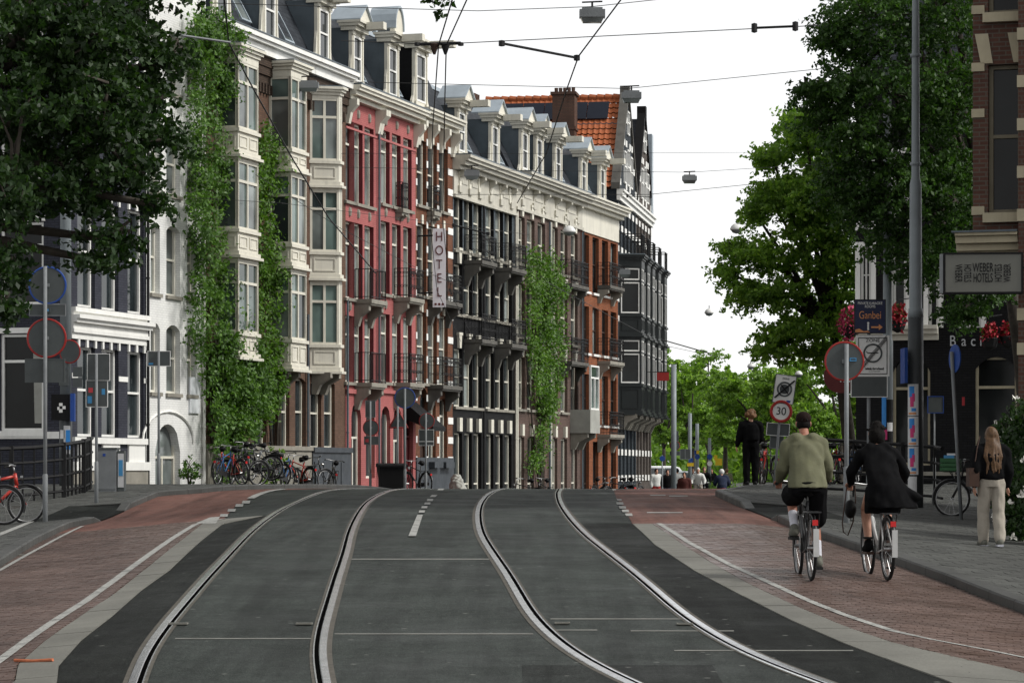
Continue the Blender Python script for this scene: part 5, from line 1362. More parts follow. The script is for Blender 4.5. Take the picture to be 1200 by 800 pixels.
ivy('creeper', 'bright green creeper growing up between the two square bay windows', ROW, 322, [
    ([(300, 150), (315, 152), (335, 180), (345, 200), (332, 220), (312, 235), (325, 270), (342, 300), (338, 360), (332, 420), (336, 450), (318, 490), (300, 500), (296, 420), (300, 330), (298, 240)], 1.0, .1, .6)], 600, .135, 'ivy_bright', clump=.14)
ivy('wisteria', 'tall green climbing plant covering the brown brick house front', ROW, 632, [
    ([(620, 298), (638, 294), (655, 305), (662, 340), (656, 372), (664, 392), (660, 420), (656, 440), (650, 490), (640, 520), (632, 540), (628, 520), (632, 480), (625, 430), (618, 395), (622, 350), (616, 320)], 1.0, .15, .8), ([(618, 535), (640, 525), (640, 545), (622, 548)], .04, .1, .4)], 560, .15, 'ivy_bright', stems=6, clump=.2)
def shrub(name, label, loc, r, h, n, size, mat, flowers=None, fmat='flower_white', cat='shrub', stems=6, group=None):
    t = thing(name, label, cat, loc, 0, group)
    k = n // 14; d = rng.normal(size=(k, 3)); d /= np.linalg.norm(d, axis=1)[:, None]; d *= (rng.uniform(.2, 1, k) ** .5)[:, None]
    cc = d * np.array([r, r, h/2]) + np.array([0, 0, h/2]); P = np.concatenate([c + rng.normal(size=(14, 3)) * .09 * max(.4, r) for c in cc]); P = P[P[:, 2] > .02]
    leaf_obj('foliage', leaves(P, size), mat, t)
    mb = MB()
    for q in range(stems): mb.tube([(rnd.uniform(-.1, .1)*r, rnd.uniform(-.1, .1)*r, 0), (rnd.uniform(-.4, .4)*r, rnd.uniform(-.4, .4)*r, h*.5), (rnd.uniform(-.7, .7)*r, rnd.uniform(-.7, .7)*r, h*.85)], [.02, .014, .006], 4)
    mb.build('stems', 'bark', t)
    if flowers:
        dd = rng.normal(size=(flowers, 3)); dd /= np.linalg.norm(dd, axis=1)[:, None]
        C = dd * np.array([r*1.03, r*1.03, h*.52]) + np.array([0, 0, h/2]); F_ = np.concatenate([c + rng.normal(size=(9, 3)) * .022 for c in C]); F_ = F_[F_[:, 2] > .05]
        leaf_obj('blossom', leaves(F_, .075), fmat, t)
    return t
for k, (x, y, Y, r, h) in enumerate(((1192, 612, 41, .42, 2.1), (1222, 612, 40, .6, 2.3))):
    p = pix(x, y, Y); shrub('oleander', ('white flowering oleander beside the woman with long hair', 'white flowering oleander against the pier of the brick corner house')[k], (p.x, p.y, g(p.x, p.y) + .1), r, h, 3400, .10, 'leaf_dark', 26)
p = pix(222, 572, 74.5); shrub('weed_bush', 'small green bush at the foot of the white house', (p.x, p.y, g(p.x, p.y) + .1), .3, .85, 420, .09, 'ivy')
p = pix(323, 572, 81); shrub('weed_bush', 'tall grey-green bush behind the parked bicycles', (p.x, p.y, .75), .42, 1.55, 700, .10, 'leaf_pale')
p = pix(842, 576, 150); shrub('verge_bush', 'low green verge behind the scooter rider', (p.x, p.y, .0), 1.6, 1.0, 1600, .14, 'leaf_far')
def basket(x, y, Y, r, lab):
    p = pix(x, y, Y); t = thing('flower_basket', lab, 'flowers', p)
    d = rng.normal(size=(260, 3)); d /= np.linalg.norm(d, axis=1)[:, None]; d *= (rng.uniform(.3, 1, 260) ** .4)[:, None] * np.array([r, r, r*1.5])
    leaf_obj('foliage', leaves(d[:130], .12), 'leaf_mid', t); leaf_obj('blossom', leaves(np.concatenate([q + rng.normal(size=(3, 3)) * .04 for q in d[100:]]), .11), 'flower_red' if x > 1000 else 'flower_pink', t)
    mb = MB(); mb.lathe([(.03, -.28), (.16, -.2), (.22, 0), (.2, .02)], (0, 0, -.1), 10); mb.tube([(-.2, 0, -.1), (0, 0, .45), (.2, 0, -.1)], .01, 4); mb.tube([(0, 0, .44), (.35, .35, .5)], .015, 4); mb.build('hanging_basket', 'iron', t)
basket(996, 378, 66, .27, 'pink and red flower basket beside the navy karaoke sign')
basket(1052, 372, 68, .22, 'red flower basket behind the tall lamp post')
basket(1160, 392, 66, .17, 'red flower basket at the pub lettering, beside its last letter')
basket(1182, 390, 66, .17, 'red flower basket above the arched pub window')
# ------------------------------------------------------------------ street furniture
M['rim_red'] = pm('rim_red', (.27, .018, .015), .5, .1, 4)
M['rim_blue'] = pm('rim_blue', (.015, .055, .24), .5, .1, 4)
M['sign_white'] = pm('sign_white', (.62, .62, .60), .45, .06, 5)
M['sign_yellow'] = pm('sign_yellow', (.62, .42, .02), .5, .08)
M['navy'] = pm('navy', (.010, .014, .045), .45, .1)
M['sign_orange'] = pm('sign_orange', (.52, .22, .09), .5)
M['sticker_blue'] = pm('sticker_blue', (.05, .22, .42), .5); M['sticker_red'] = pm('sticker_red', (.5, .05, .06), .5)
M['poster_white'] = pm('poster_white', (.50, .50, .50), .6, .12, 6); M['poster_pink'] = pm('poster_pink', (.50, .035, .15), .6, .15, 8); M['poster_blue'] = pm('poster_blue', (.03, .20, .52), .6, .15, 8)
M['hotel_red'] = pm('hotel_red', (.10, .02, .02), .5); M['sign_pale'] = pm('sign_pale', (.66, .65, .68), .45, .06, 3)
class Post:
    """a sign post standing on the ground; plates are placed by the photo rows and columns at the post's own distance"""
    def __init__(s, name, label, x, yb, yt, Y=None, r=.03, dz=.12, lean=0.0, mat='galv', cat='traffic sign', collar=True, group=None):
        if Y is None: a = at(x, yb, dz); s.Y = a.y; base = a
        else: s.Y = Y; a = pix(x, yb, Y); base = Vector((a.x, a.y, max(g(a.x, a.y), 0) + .1 if Y < 60 else g(a.x, a.y)))
        s.b = base; s.t = thing(name, label, cat, base, 0, group); s.k = s.Y / FPX; s.x0 = x; s.lean = lean
        top = pix(x, yt, s.Y).z - base.z; m_ = MB(); m_.tube([(0, 0, -.1), (lean * top, 0, top)], r, 10)
        if collar: m_.lathe([(r, 0), (r + .012, .01), (r + .012, .9), (r, .92)], (0, 0, -.05), 10) if lean == 0 else None
        m_.build('pole', mat, s.t, True); s.r = r
    def loc(s, x, y, dy=0.0): p = pix(x, y, s.Y); return Vector((p.x - s.b.x, dy, p.z - s.b.z))
    def disc(s, x, y, rpx, rim='rim_red', back='signback', dy=.06, front=False, tri=False, tilt=0):
        c = s.loc(x, y, dy); r = rpx * s.k; o = bpy.data.objects.new('sign_plate', None); link(o, s.t); o.location = c; o.rotation_euler = (0, tilt, 0)
        m_ = MB()
        if tri: m_.yprism([(-r, -r*.7), (r, -r*.7), (0, r*1.05)], -.008, .008)
        else: m_.disc((0, 0, 0), (0, 1, 0), r*.93, .016, 28)
        m_.build('plate', back, o)
        m_ = MB()
        if tri:
            V = [(-r, -r*.7), (r, -r*.7), (0, r*1.05)]; m_.tube([(V[k % 3][0], 0, V[k % 3][1]) for k in range(4)], r*.09, 5)
        else: m_.ring((0, 0, 0), (0, 1, 0), r*.95, r*.055, 28, 6)
        m_.build('rim', rim, o); 
        m_ = MB(); m_.box(-.04, .04, -.04 if dy > 0 else .0, .0 if dy > 0 else .04, -.03, .03); m_.build('clamp', 'galv', o)
        return o
    def rect(s, x, y, w, h, back='signback', rim='galv', dy=.06, tilt=0, th=.02):
        c = s.loc(x, y, dy); W, H_ = w * s.k / 2, h * s.k / 2; o = bpy.data.objects.new('sign_plate', None); link(o, s.t); o.location = c; o.rotation_euler = (0, tilt, 0)
        m_ = MB(); m_.box(-W + .008, W - .008, -th/2, th/2, -H_ + .008, H_ - .008); m_.build('plate', back, o); e = .014
        m_ = MB(); m_.box(-W, W, -th/2 - .006, th/2 + .006, H_ - e, H_); m_.box(-W, W, -th/2 - .006, th/2 + .006, -H_, -H_ + e); m_.box(-W, -W + e, -th/2 - .006, th/2 + .006, -H_ + e, H_ - e); m_.box(W - e, W, -th/2 - .006, th/2 + .006, -H_ + e, H_ - e); m_.build('rim', rim, o)
        return o
def patch(o, x0, x1, z0, z1, y, mat, name='sticker'):
    m_ = MB(); m_.box(x0, x1, y - .003, y, z0, z1); return m_.build(name, mat, o)
# --- left pavement
P = Post('traffic_sign', 'tall post with blue-rimmed and red-rimmed round sign backs beside the red bicycle', 53, 611, 312, r=.035)
P.disc(55, 334, 22.5, 'rim_blue'); P.rect(55, 363, 43, 14); P.disc(54, 396, 23.5, 'rim_red'); o = P.rect(52, 434, 47, 28, rim='signback')
patch(P.rect(55, 363.2, 8, 5, 'signback', 'signback', .04), -.03, .03, -.02, .02, -.02, 'sticker_blue')
P = Post('traffic_sign', 'post with a square sign back and a stickered card below, before the blue-grey house', 113, 571, 415, 56.0, .03); P.rect(115, 430, 27, 32, rim='sign_white'); o = P.rect(113, 461, 26, 32, rim='sign_white', back='signback')
patch(o, -.17, -.08, .02, .12, -.013, 'sticker_red'); patch(o, .1, .17, -.02, .1, -.013, 'sticker_blue'); patch(o, -.19, -.1, -.2, -.05, -.013, 'sticker_blue')
P = Post('traffic_sign', 'slim post with one wide sign back in front of the white house', 186, 572, 411, 66.0, .03); o = P.rect(186, 420, 27, 18, rim='sign_white'); patch(o, -.25, -.14, -.15, -.1, -.013, 'sticker_blue')
# tram mast at the corner house
p = pix(77, 572, 63); ms = thing('tram_mast', 'pale blue-grey steel mast carrying small signs before the blue-grey corner house', 'mast', (p.x, p.y, g(p.x, p.y)))
hh = pix(77, 20, 63).z - g(p.x, p.y)
m_ = MB(); m_.tube([(0, 0, 2.0), (0, 0, hh*.72), (0, 0, hh*.73), (0, 0, hh)], [.13, .125, .10, .09], 14); m_.build('pole', 'mast', ms, True)
m_ = MB(); m_.tube([(0, 0, -.1), (0, 0, 2.02)], .15, 14); m_.build('base', 'mast_dark', ms, True)
m_ = MB(); m_.disc((.13, -.2, 3.2), (.35, 1, 0), .26, .02); m_.build('round_sign', 'signback', ms); m_ = MB(); m_.ring((.13, -.2, 3.2), (.35, 1, 0), .26, .018, 24, 6); m_.build('round_sign_rim', 'rim_red', ms)
for (dx, z0, z1, w_) in ((.30, 2.62, 2.85, .22), (.30, 2.38, 2.6, .22), (-.02, 2.42, 2.8, .22)):
    m_ = MB(); m_.box(dx - w_/2, dx + w_/2, -.17, -.145, z0, z1); m_.build('small_plate', 'signback', ms)
m_ = MB(); m_.box(-.3, .12, -.2, -.17, 1.62, 2.22); m_.build('notice_plate', 'black', ms)
for (a, b, c, d) in ((-.12, -.04, 1.95, 2.02), (-.04, .03, 1.88, 1.95), (-.12, -.04, 1.8, 1.88), (-.16, -.11, 1.86, 1.93)):
    m_ = MB(); m_.box(a, b, -.206, -.2, c, d); m_.build('printed_mark', 'sign_white', ms)
m_ = MB(); m_.box(.14, .24, -.22, -.1, 1.6, 2.24); m_.build('blue_plate', 'rim_blue', ms)
for (a, b, c, d, mt) in ((-.02, .13, .85, 1.5, 'poster_white'), (.03, .13, .95, 1.4, 'poster_blue'), (-.1, 0, 1.2, 1.4, 'poster_white')):
    m_ = MB(); m_.box(a, b, -.162, -.156, c, d) if mt != 'poster_blue' else m_.box(a, b, -.168, -.163, c, d); m_.build('sticker', mt, ms)
# grey utility cabinet
p = pix(130, 572, 60); cb = thing('utility_cabinet', 'grey steel utility cabinet with poster on its side at the end of the railing', 'cabinet', (p.x, p.y, g(p.x, p.y) + .1))
m_ = MB(); m_.box(-.27, .15, -.25, .25, 0, .93); m_.build('body', 'galv', cb); m_ = MB(); m_.box(-.29, .17, -.27, .27, .93, .97); m_.build('lid', 'signback', cb)
m_ = MB(); m_.box(-.26, .14, -.262, -.25, .06, .9); m_.build('door', 'galv', cb); m_ = MB(); m_.box(-.14, -.08, -.268, -.262, .78, .84); m_.build('badge', 'rim_blue', cb)
m_ = MB(); m_.box(.17, .32, -.2, .1, .0, .9); m_.build('side_case', 'signback', cb); m_ = MB(); m_.box(.18, .31, -.206, -.2, .1, .84); m_.build('poster', 'poster_white', cb); m_ = MB(); m_.box(.20, .29, -.212, -.206, .35, .7); m_.build('poster_print', 'sticker_blue', cb)
def railing(label, pts, h, step, mat='iron', rails=(.12, .42, .72, 1.0), flat=True, post_every=5):
    p0 = pts[0]; t = thing('railing', label, 'railing', p0); Q = [Vector(p) - Vector(p0) for p in pts]
    for zf_ in rails:
        m_ = MB(); m_.tube([q + Vector((0, 0, h*zf_)) for q in Q], .03 if zf_ < 1 else .042, 6); m_.build('rail', mat, t)
    n = 0; vb = None
    for a, b in zip(Q[:-1], Q[1:]):
        L = (b - a).length; k = max(1, int(L / step))
        for i in range(k):
            q = a.lerp(b, i / k); m_ = MB(); big = n % post_every == 0; s_ = .045 if big else .02
            m_.box(q.x - s_, q.x + s_, q.y - s_, q.y + s_, q.z - .05, q.z + h * (1.05 if big else .995)); m_.build('post' if big else 'baluster', mat, t); n += 1
    return t
def gp_(x, Y, dz=.12): X = (x - CXP)/FPX*Y; return (X, Y, g(X, Y) + dz)
railing('black iron bridge railing in front of the blue-grey house', [gp_(-40, 56), gp_(0, 57), gp_(40, 57.5), gp_(75, 58.2), gp_(98, 59.5), gp_(108, 61.5)], 1.12, .23)
# --- right pavement
P = Post('traffic_sign', 'post with a red-rimmed round sign back between the two cyclists', 992, 612, 403, r=.036)
P.disc(990, 423, 23.5, 'rim_red'); o = P.rect(1000, 421, 8, 4, 'signback', 'sticker_blue', .045)
P = Post('traffic_sign', 'post with a zone sign, a navy karaoke sign and dark sign backs', 1018, 592, 352, 50.0, .035)
o = P.rect(1019, 371, 37, 40, 'navy', 'iron', -.06); k = P.k
def txt(o, s, size, mat, x, z, y=-.018, **kw): return lettering(s, size, mat, o, (x, y, z), depth=.002, **kw)
txt(o, 'PRIVATE KARAOKE', .07, 'sign_white', 0, .24, sx=.75); txt(o, 'ROOMS', .07, 'sign_white', 0, .18, sx=.8)
txt(o, 'Ganbei', .2, 'sign_orange', 0, .02, sx=.72, bold=-.001)
m_ = MB(); m_.box(.02, .16, -.019, -.014, -.21, -.18); m_.yprism([(.16, -.25), (.23, -.195), (.16, -.14)], -.019, -.014); m_.build('arrow', 'sign_orange', o)
m_ = MB(); m_.box(-.05, -.02, -.019, -.014, -.25, -.14); m_.disc((-.035, -.017, -.12), (0, 1, 0), .02, .005, 10); m_.build('walking_figure', 'sign_white', o)
m_ = MB(); m_.yprism([(-.27, -.29), (.0, -.29), (-.05, -.26), (-.12, -.27), (-.2, -.22), (-.27, -.24)], -.019, -.014); m_.build('skyline_print', 'sign_orange', o)
o = P.rect(1022, 417, 39, 48, 'sign_white', 'sign_white', -.075)
m_ = MB(); W_, H_ = 17*k, 21.5*k; e = .012
m_.box(-W_, W_, -.021, -.015, H_ - e, H_); m_.box(-W_, W_, -.021, -.015, -H_, -H_ + e); m_.box(-W_, -W_ + e, -.021, -.015, -H_ + e, H_ - e); m_.box(W_ - e, W_, -.021, -.015, -H_ + e, H_ - e); m_.build('border', 'black', o)
txt(o, 'ZONE', .085, 'black', 0, .28, sx=1.1); txt(o, 'winkelverbod', .062, 'black', .03, -.235, bold=.002); txt(o, 'art. 2.17 lid 2 APV', .028, 'black', .03, -.285)
m_ = MB(); m_.ring((0, -.018, .05), (0, 1, 0), .16, .016, 28, 6); m_.build('faded_ring', 'signback', o)
m_ = MB(); m_.box(-.1, .1, -.021, -.016, .045, .06); m_.tube([(-.09, -.02, .05), (-.12, -.02, .08)], .008, 4); m_.build('cart_symbol', 'black', o)
for q in (-.035, 0, .035):
    m_ = MB(); m_.tube([(-.26, -.024, -.28 + q), (.25, -.024, .33 + q)], .007, 4); m_.build('end_stripe', 'black', o)
P.rect(1018, 453, 43, 25, rim='sign_white', dy=-.07); 
pr_ = pix(985, 441, 62); t = thing('pub_sign', 'round dark red hanging sign with white lettering, half hidden by the round sign back', 'sign', pr_)
m_ = MB(); m_.disc((0, 0, 0), (0, 1, 0), .38, .06, 24); m_.build('disc', 'hotel_red', t); lettering('nu', .26, 'sign_white', t, (.1, -.04, -.05)); m_ = MB(); m_.tube([(0, 0, .38), (0, 0, .5), (.4, .3, .5)], .015, 5); m_.build('bracket', 'iron', t)
# tall lamp post
a = at(1073, 594, .12); tl = thing('lamp_post', 'tall grey lamp post with ice cream posters pasted round its dark base', 'lamp post', a)
k = a.y / FPX; zt = lambda y: pix(1071, y, a.y).z - a.z
m_ = MB(); m_.tube([(0, 0, -.05), (0, 0, zt(372))], 9*k, 18); m_.build('base', 'mast_dark', tl, True)
m_ = MB(); m_.tube([(0, 0, zt(373)), (0, 0, zt(362)), (0, 0, zt(361)), (0, 0, zt(216)), (0, 0, zt(208)), (0, 0, zt(20)), (0, 0, zt(-60))], [9*k, 8.6*k, 7.6*k, 7.0*k, 5.0*k, 4.2*k, 3.5*k], 16); m_.build('shaft', 'mast', tl, True)
for y in (194, 67): m_ = MB(); m_.lathe([(6.2*k, 0), (6.6*k, .03), (6.2*k, .06)], (0, 0, zt(y)), 14); m_.build('band', 'mast', tl)
def wrap(o, r, a0, a1, z0, z1, mat, name):
    m_ = MB(); N = 7
    for i in range(N):
        t0 = a0 + (a1 - a0)*i/N; t1 = a0 + (a1 - a0)*(i + 1)/N
        m_.quad((r*math.sin(t0), -r*math.cos(t0), z0), (r*math.sin(t1), -r*math.cos(t1), z0), (r*math.sin(t1), -r*math.cos(t1), z1), (r*math.sin(t0), -r*math.cos(t0), z1))
    return m_.build(name, mat, o)
for i, (ya, yb) in enumerate(((450, 487), (488, 522), (523, 556))):
    za, zb = zt(yb), zt(ya); h = zb - za; r = 9*k + .002
    wrap(tl, r, R(-95), R(12), za, zb, 'poster_white', 'poster')
    wrap(tl, r + .002, R(-62), R(-18), za + h*.58, za + h*.93, 'poster_blue', 'poster_print'); wrap(tl, r + .0025, R(-52), R(-22), za + h*.28, za + h*.6, 'poster_pink', 'poster_print'); wrap(tl, r + .003, R(-34), R(-14), za + h*.45, za + h*.7, 'poster_pink', 'poster_print'); wrap(tl, r + .002, R(-70), R(-5), za + h*.04, za + h*.10, 'sign_orange', 'poster_print'); wrap(tl, r + .0035, R(-40), R(-5), za + h*.14, za + h*.24, 'poster_blue', 'poster_print')
wrap(tl, 9*k + .002, R(-90), R(0), zt(582), zt(558), 'poster_white', 'poster')
m_ = MB(); m_.box(-.26, -.2, -.3, .3, zt(449), zt(408)); m_.tube([(-.2, 0, zt(430)), (-.05, 0, zt(430))], .02, 5); m_.build('blue_sign_edge_on', 'rim_blue', tl)
# pale mast with stickers
p = pix(1040, 580, 60); t = thing('tram_mast', 'pale grey tram mast with sticker-covered foot between the zone sign and the lamp post', 'mast', (p.x, p.y, g(p.x, p.y)))
m_ = MB(); z9 = lambda y: pix(1040, y, 60).z - g(p.x, p.y); m_.tube([(0, 0, -.1), (0, 0, z9(400)), (0, 0, z9(398)), (0, 0, z9(60))], [.125, .12, .10, .08], 14); m_.build('pole', 'mast', t, True)
for (a0, a1, ya, yb, mt) in ((-80, 70, 520, 468, 'black'), (-80, -20, 500, 462, 'poster_blue'), (-10, 50, 505, 495, 'poster_white'), (-60, -10, 515, 503, 'poster_pink')):
    wrap(t, .128 + (.002 if mt != 'black' else 0), R(a0), R(a1), z9(ya), z9(yb), mt, 'sticker')
# speed limit sign, leaning
P = Post('speed_limit_sign', 'leaning post with a 30 sign and a grey end-of-zone sign', 906, 574, 455, 62.0, .03, lean=.088, collar=False)
o = P.rect(912, 503, 27, 15, rim='sign_white', tilt=R(4), dy=.05); P.rect(911, 518, 16, 15, tilt=R(4), dy=.2)
o = P.disc(915, 482, 13.2, 'rim_red', 'sign_white', -.06, tilt=R(5))
m_ = MB(); m_.ring((0, -.012, 0), (0, 1, 0), 11.6*P.k, 1.7*P.k, 28, 6); m_.build('red_ring', 'rim_red', o)
txt(o, '30', .25, 'black', 0, 0, -.014, sx=.95)
o = P.rect(919, 456, 25, 34, 'sign_white', 'signback', -.06, R(8))
m_ = MB(); m_.ring((0, -.016, -.0), (0, 1, 0), .155, .02, 24, 6); m_.build('ring', 'signback', o); m_ = MB(); m_.disc((0, -.014, 0), (0, 1, 0), .11, .008, 20); m_.build('disc', 'signback', o)
m_ = MB(); m_.tube([(-.2, -.024, -.22), (.2, -.024, .22)], .022, 4); m_.tube([(-.09, -.026, .09), (.09, -.026, -.09)], .018, 4); m_.build('end_stripe', 'black', o); txt(o, 'ZONE', .06, 'signback', 0, .24, -.014); patch(o, .08, .17, -.29, -.24, -.012, 'rim_blue', 'blue_panel')
# right: leaning post with edge-on blue disc, and info board
P = Post('traffic_sign', 'slightly leaning post with a blue round sign seen edge-on behind the crate bicycle', 1127, 598, 412, 50.0, .035, lean=-.06, collar=False)
m_ = MB(); c = P.loc(1119, 420, 0); m_.disc(c, (1, .25, 0), .26, .02); m_.build('sign_plate', 'rim_blue', P.t); patch(P.t, .0, .05, P.loc(1121, 475).z, P.loc(1121, 465).z, -.03, 'sticker_red')
P = Post('info_board', 'blue-framed grey information board on a thin pole at the black railing', 1095, 580, 470, 58.0, .018, cat='sign'); o = P.rect(1096, 474, 19, 20, 'signback', 'rim_blue', -.04)
railing('black iron railing at the canal corner behind the lamp post and cyclists', [gp_(966, 57), gp_(1000, 57), gp_(1040, 56.5), gp_(1095, 56), gp_(1104, 55.5)], 1.15, .32, rails=(.12, .42, .72, 1.0), post_every=4)
# --- beyond the crest
P = Post('traffic_sign', 'post with red-rimmed round sign back and little plates by the pink house door', 434, 575, 470, 84.0, .03); P.rect(434, 479, 12, 20); P.disc(434.5, 501, 9.6); o = P.rect(435, 516, 17, 10); patch(o, -.18, -.08, -.05, .05, -.013, 'sticker_red')
P = Post('traffic_sign', 'post with red-rimmed triangular sign back before the pink house', 466, 575, 476, 84.0, .03); P.disc(467, 493, 11.2, 'rim_red', tri=True)
P = Post('traffic_sign', 'tall post with large blue-rimmed round sign back before the pink house', 474.5, 575, 455, 82.0, .035); P.disc(474.5, 466, 12.4, 'rim_blue')
P = Post('traffic_sign', 'post with red-rimmed round sign back and two plates before the striped house', 499, 575, 484, 84.0, .03); P.disc(500, 493, 9.2); P.rect(499.5, 510, 18, 14, rim='sign_white'); o = P.rect(499.5, 519.5, 18, 5, rim='sign_white')
# far masts and signs
for (x, yt, Y, r_, lab) in ((789.5, 427, 100, .10, 'pale steel mast with sign backs in front of the parked cars'), (808.5, 484, 140, .10, 'slim far mast with blue and yellow signs'), (817, 496, 150, .10, 'far mast with a blue round sign and yellow sign above the man in white'), (831.5, 513, 150, .09, 'far mast with blue and red round signs beside the yellow board')):
    P = Post('tram_mast', lab, x, 580, yt, Y, r_, mat='mast', cat='mast', collar=False)
    if x == 789.5: P.rect(791, 511, 8, 12); P.disc(791, 522, 6, 'rim_red'); P.rect(791, 531, 12, 5); P.rect(800, 532, 6, 12); P.rect(806, 532, 6, 12)
    elif x == 808.5: P.rect(809.5, 539, 5, 5, 'rim_blue', 'rim_blue', -.1); P.rect(809, 544, 8, 4, 'sign_yellow', 'sign_yellow', -.1)
    elif x == 817: P.rect(815, 530, 3, 5, 'rim_blue', 'rim_blue', -.1); P.rect(817.5, 529.5, 3, 4, 'sign_yellow', 'sign_yellow', -.12); P.disc(817, 535, 3, 'rim_blue', 'rim_blue', -.1)
    else: P.disc(831.5, 535, 3.2, 'rim_blue', 'rim_blue', -.1); P.disc(831.5, 543, 3.2, 'rim_red', 'sign_white', -.1); P.rect(842, 541, 8, 8, 'sign_yellow', 'sign_yellow', -.1); P.rect(838.5, 536, 4, 6, 'sign_yellow', 'sign_yellow', -.12)
P = Post('traffic_sign', 'blue round sign on a post behind the white car', 776, 578, 533, 115.0, .03); P.disc(776, 537, 3.2, 'rim_blue', 'rim_blue', -.06)
p = pix(777, 441, 128); t = thing('banner', 'small plain red banner sticking out from the far gabled house', 'banner', p); m_ = MB(); m_.box(-.28, .28, -.01, .01, -.2, .2); m_.build('cloth', 'rim_red', t); m_ = MB(); m_.tube([(.28, 0, .21), (-.8, 0, .21)], .02, 5); m_.build('rod', 'iron', t)
# hotel sign on the striped house
p = pix(514.8, 314, 97.5); t = thing('hotel_sign', 'tall pale vertical hotel sign with dark red letters between pink and striped houses', 'sign', p); k = 97.5 / FPX
m_ = MB(); m_.box(-7.6*k, 7.6*k, -.08, .08, -46*k, 46*k); m_.build('panel', 'sign_pale', t)
for i, ch in enumerate('HOTEL'): lettering(ch, .48, 'hotel_red', t, (0, -.09, (36 - 16.2*i)*k), sx=.8)
for q in (-.13, 0, .13): m_ = MB(); m_.disc((q, -.085, -42.5*k), (0, 1, 0), .045, .01, 10); m_.build('star', 'hotel_red', t)
for z_ in (38*k, -29*k): m_ = MB(); m_.tube([(-7.6*k, 0, z_), (-33*k if z_ > 0 else -25*k, .3, z_)], .03, 6); m_.build('bracket', 'iron', t)
m_ = MB(); m_.tube([(-33*k, .3, 38*k), (-33*k, .3, 24*k), (-25*k, .2, 38*k)], .02, 5); m_.build('brace', 'iron', t)

# ------------------------------------------------------------------ overhead wires and lanterns
def wire(pts, label, r=.008, sag=0.0, name='overhead_wire', mat='wire'):
    Q = [pix(x, y, Y) for x, y, Y in pts]; c = Q[0]; m_ = MB(); path = []
    for a, b in zip(Q[:-1], Q[1:]):
        for k in range(6): t_ = k/6; v = a.lerp(b, t_); v = v - Vector((0, 0, sag*4*t_*(1 - t_))); path.append(v - c)
    path.append(Q[-1] - c); m_.tube(path, r, 5); o = m_.build(name, mat, loc=c); return tag(o, label, 'wire')
def cwire(xy, z, label, r=.012):
    return wire([(x, y, (z - EYE)*FPX/(HORIZON - y)) for x, y in xy], label, r)
cwire([(536, -20), (514, 53), (507, 150), (505, 270), (512, 340), (540, 400)], 5.7, 'trolley wire over the left track, running to the hotel sign', .007)
cwire([(556, -20), (523, 53), (521, 130), (519, 260), (527, 340), (556, 400)], 5.7, 'trolley wire over the left track, passing just in front of the hotel sign', .007)
wire([(250, 4, 64), (560, 13, 64), (694, 8, 64), (990, -24, 64)], 'span wire carrying the highest box lantern', .009)
wire([(400, 48, 26.4), (515, 52, 26.4), (960, 30, 26.4)], 'span wire with the crossbar and long insulator', .0045)
wire([(410, 96, 80), (735, 104, 80), (970, 80, 80)], 'span wire carrying the lantern above the orange roof', .010)
wire([(405, 196, 70), (610, 200, 70), (808, 202, 70), (1000, 190, 70)], 'span wire carrying the lantern against the open sky', .006)
wire([(530, 228, 90), (760, 228, 90), (920, 212, 90)], 'span wire running into the pale tree above its crown', .010)
wire([(735, -10, 40), (678, 66, 42), (664, 105, 46), (640, 180, 56), (606, 238, 70)], 'curving feeder cable crossing in front of the brick chimney', .012)
wire([(262, -10, 50), (268, 50, 52), (300, 110, 54), (345, 190, 58), (385, 255, 62), (440, 320, 70)], 'dark cable slanting across the bay windows', .016)
wire([(400, 180, 60), (640, 180, 60), (980, 178, 60)], 'thin span wire crossing the open sky below the lantern', .004)
wire([(230, 232, 70), (330, 238, 70), (620, 275, 75)], 'thin wire crossing the creeper and bays', .006)
wire([(0, 24, 45), (180, 37, 46), (270, 50, 48)], 'pale bracket wire through the dark tree', .02, mat='galv')
wire([(560, 345, 90), (480, 310, 84), (400, 268, 78), (300, 205, 70)], 'thin cable slanting down towards the hotel sign', .008)
wire([(640, 330, 100), (780, 405, 120), (850, 420, 130)], 'thin wire at the bend in front of the far trees', .012)
wire([(776, 398, 130), (832, 414, 130)], 'rod and wire at the far gabled house', .03)
for (xa, ya, Ya, xb, yb, Yb, lab, nm) in ((588, 51, 41, 676, 68, 42, 'dark insulated pull-off rod hanging in the white sky', 'pull_off_rod'), (532, 264, 70, 572, 274, 70, 'pull-off rod in front of the black house', 'pull_off_rod'), (884, 33, 26.4, 932, 31, 26.4, 'long insulator on the span wire near the right tree', 'insulator'), (735, 230, 90, 762, 231, 90, 'short insulator on the wire beside the gabled house', 'insulator')):
    A, B_ = pix(xa, ya, Ya), pix(xb, yb, Yb); t = thing(nm, lab, 'insulator', A); d = B_ - A; rr_ = .02 if 'pull' in nm else .012
    m_ = MB(); m_.tube([Vector((0, 0, 0)), d], rr_, 6); m_.build('rod', 'iron', t)
    for f_ in (.0, 1.0): m_ = MB(); m_.lathe([(.0, -.05), (rr_*2.4, -.04), (rr_*2.4, .04), (0, .05)], d*f_, 8); m_.build('end_fitting', 'iron', t)
A = pix(515, 52, 26.4); t = thing('wire_crossbar', 'dark crossbar with two red-brown wire clamps above the striped house', 'insulator', A); k = 26.4/FPX
m_ = MB(); m_.tube([(-26*k, 0, .0), (25*k, 0, .01)], .016, 6); m_.build('bar', 'iron', t)
for q in (-6, 7):
    m_ = MB(); m_.lathe([(.0, .02), (.045, .0), (.03, -.05), (.012, -.1)], (q*k, 0, 0), 8); m_.build('wire_clamp', 'brown_wood' if q < 0 else 'iron', t)
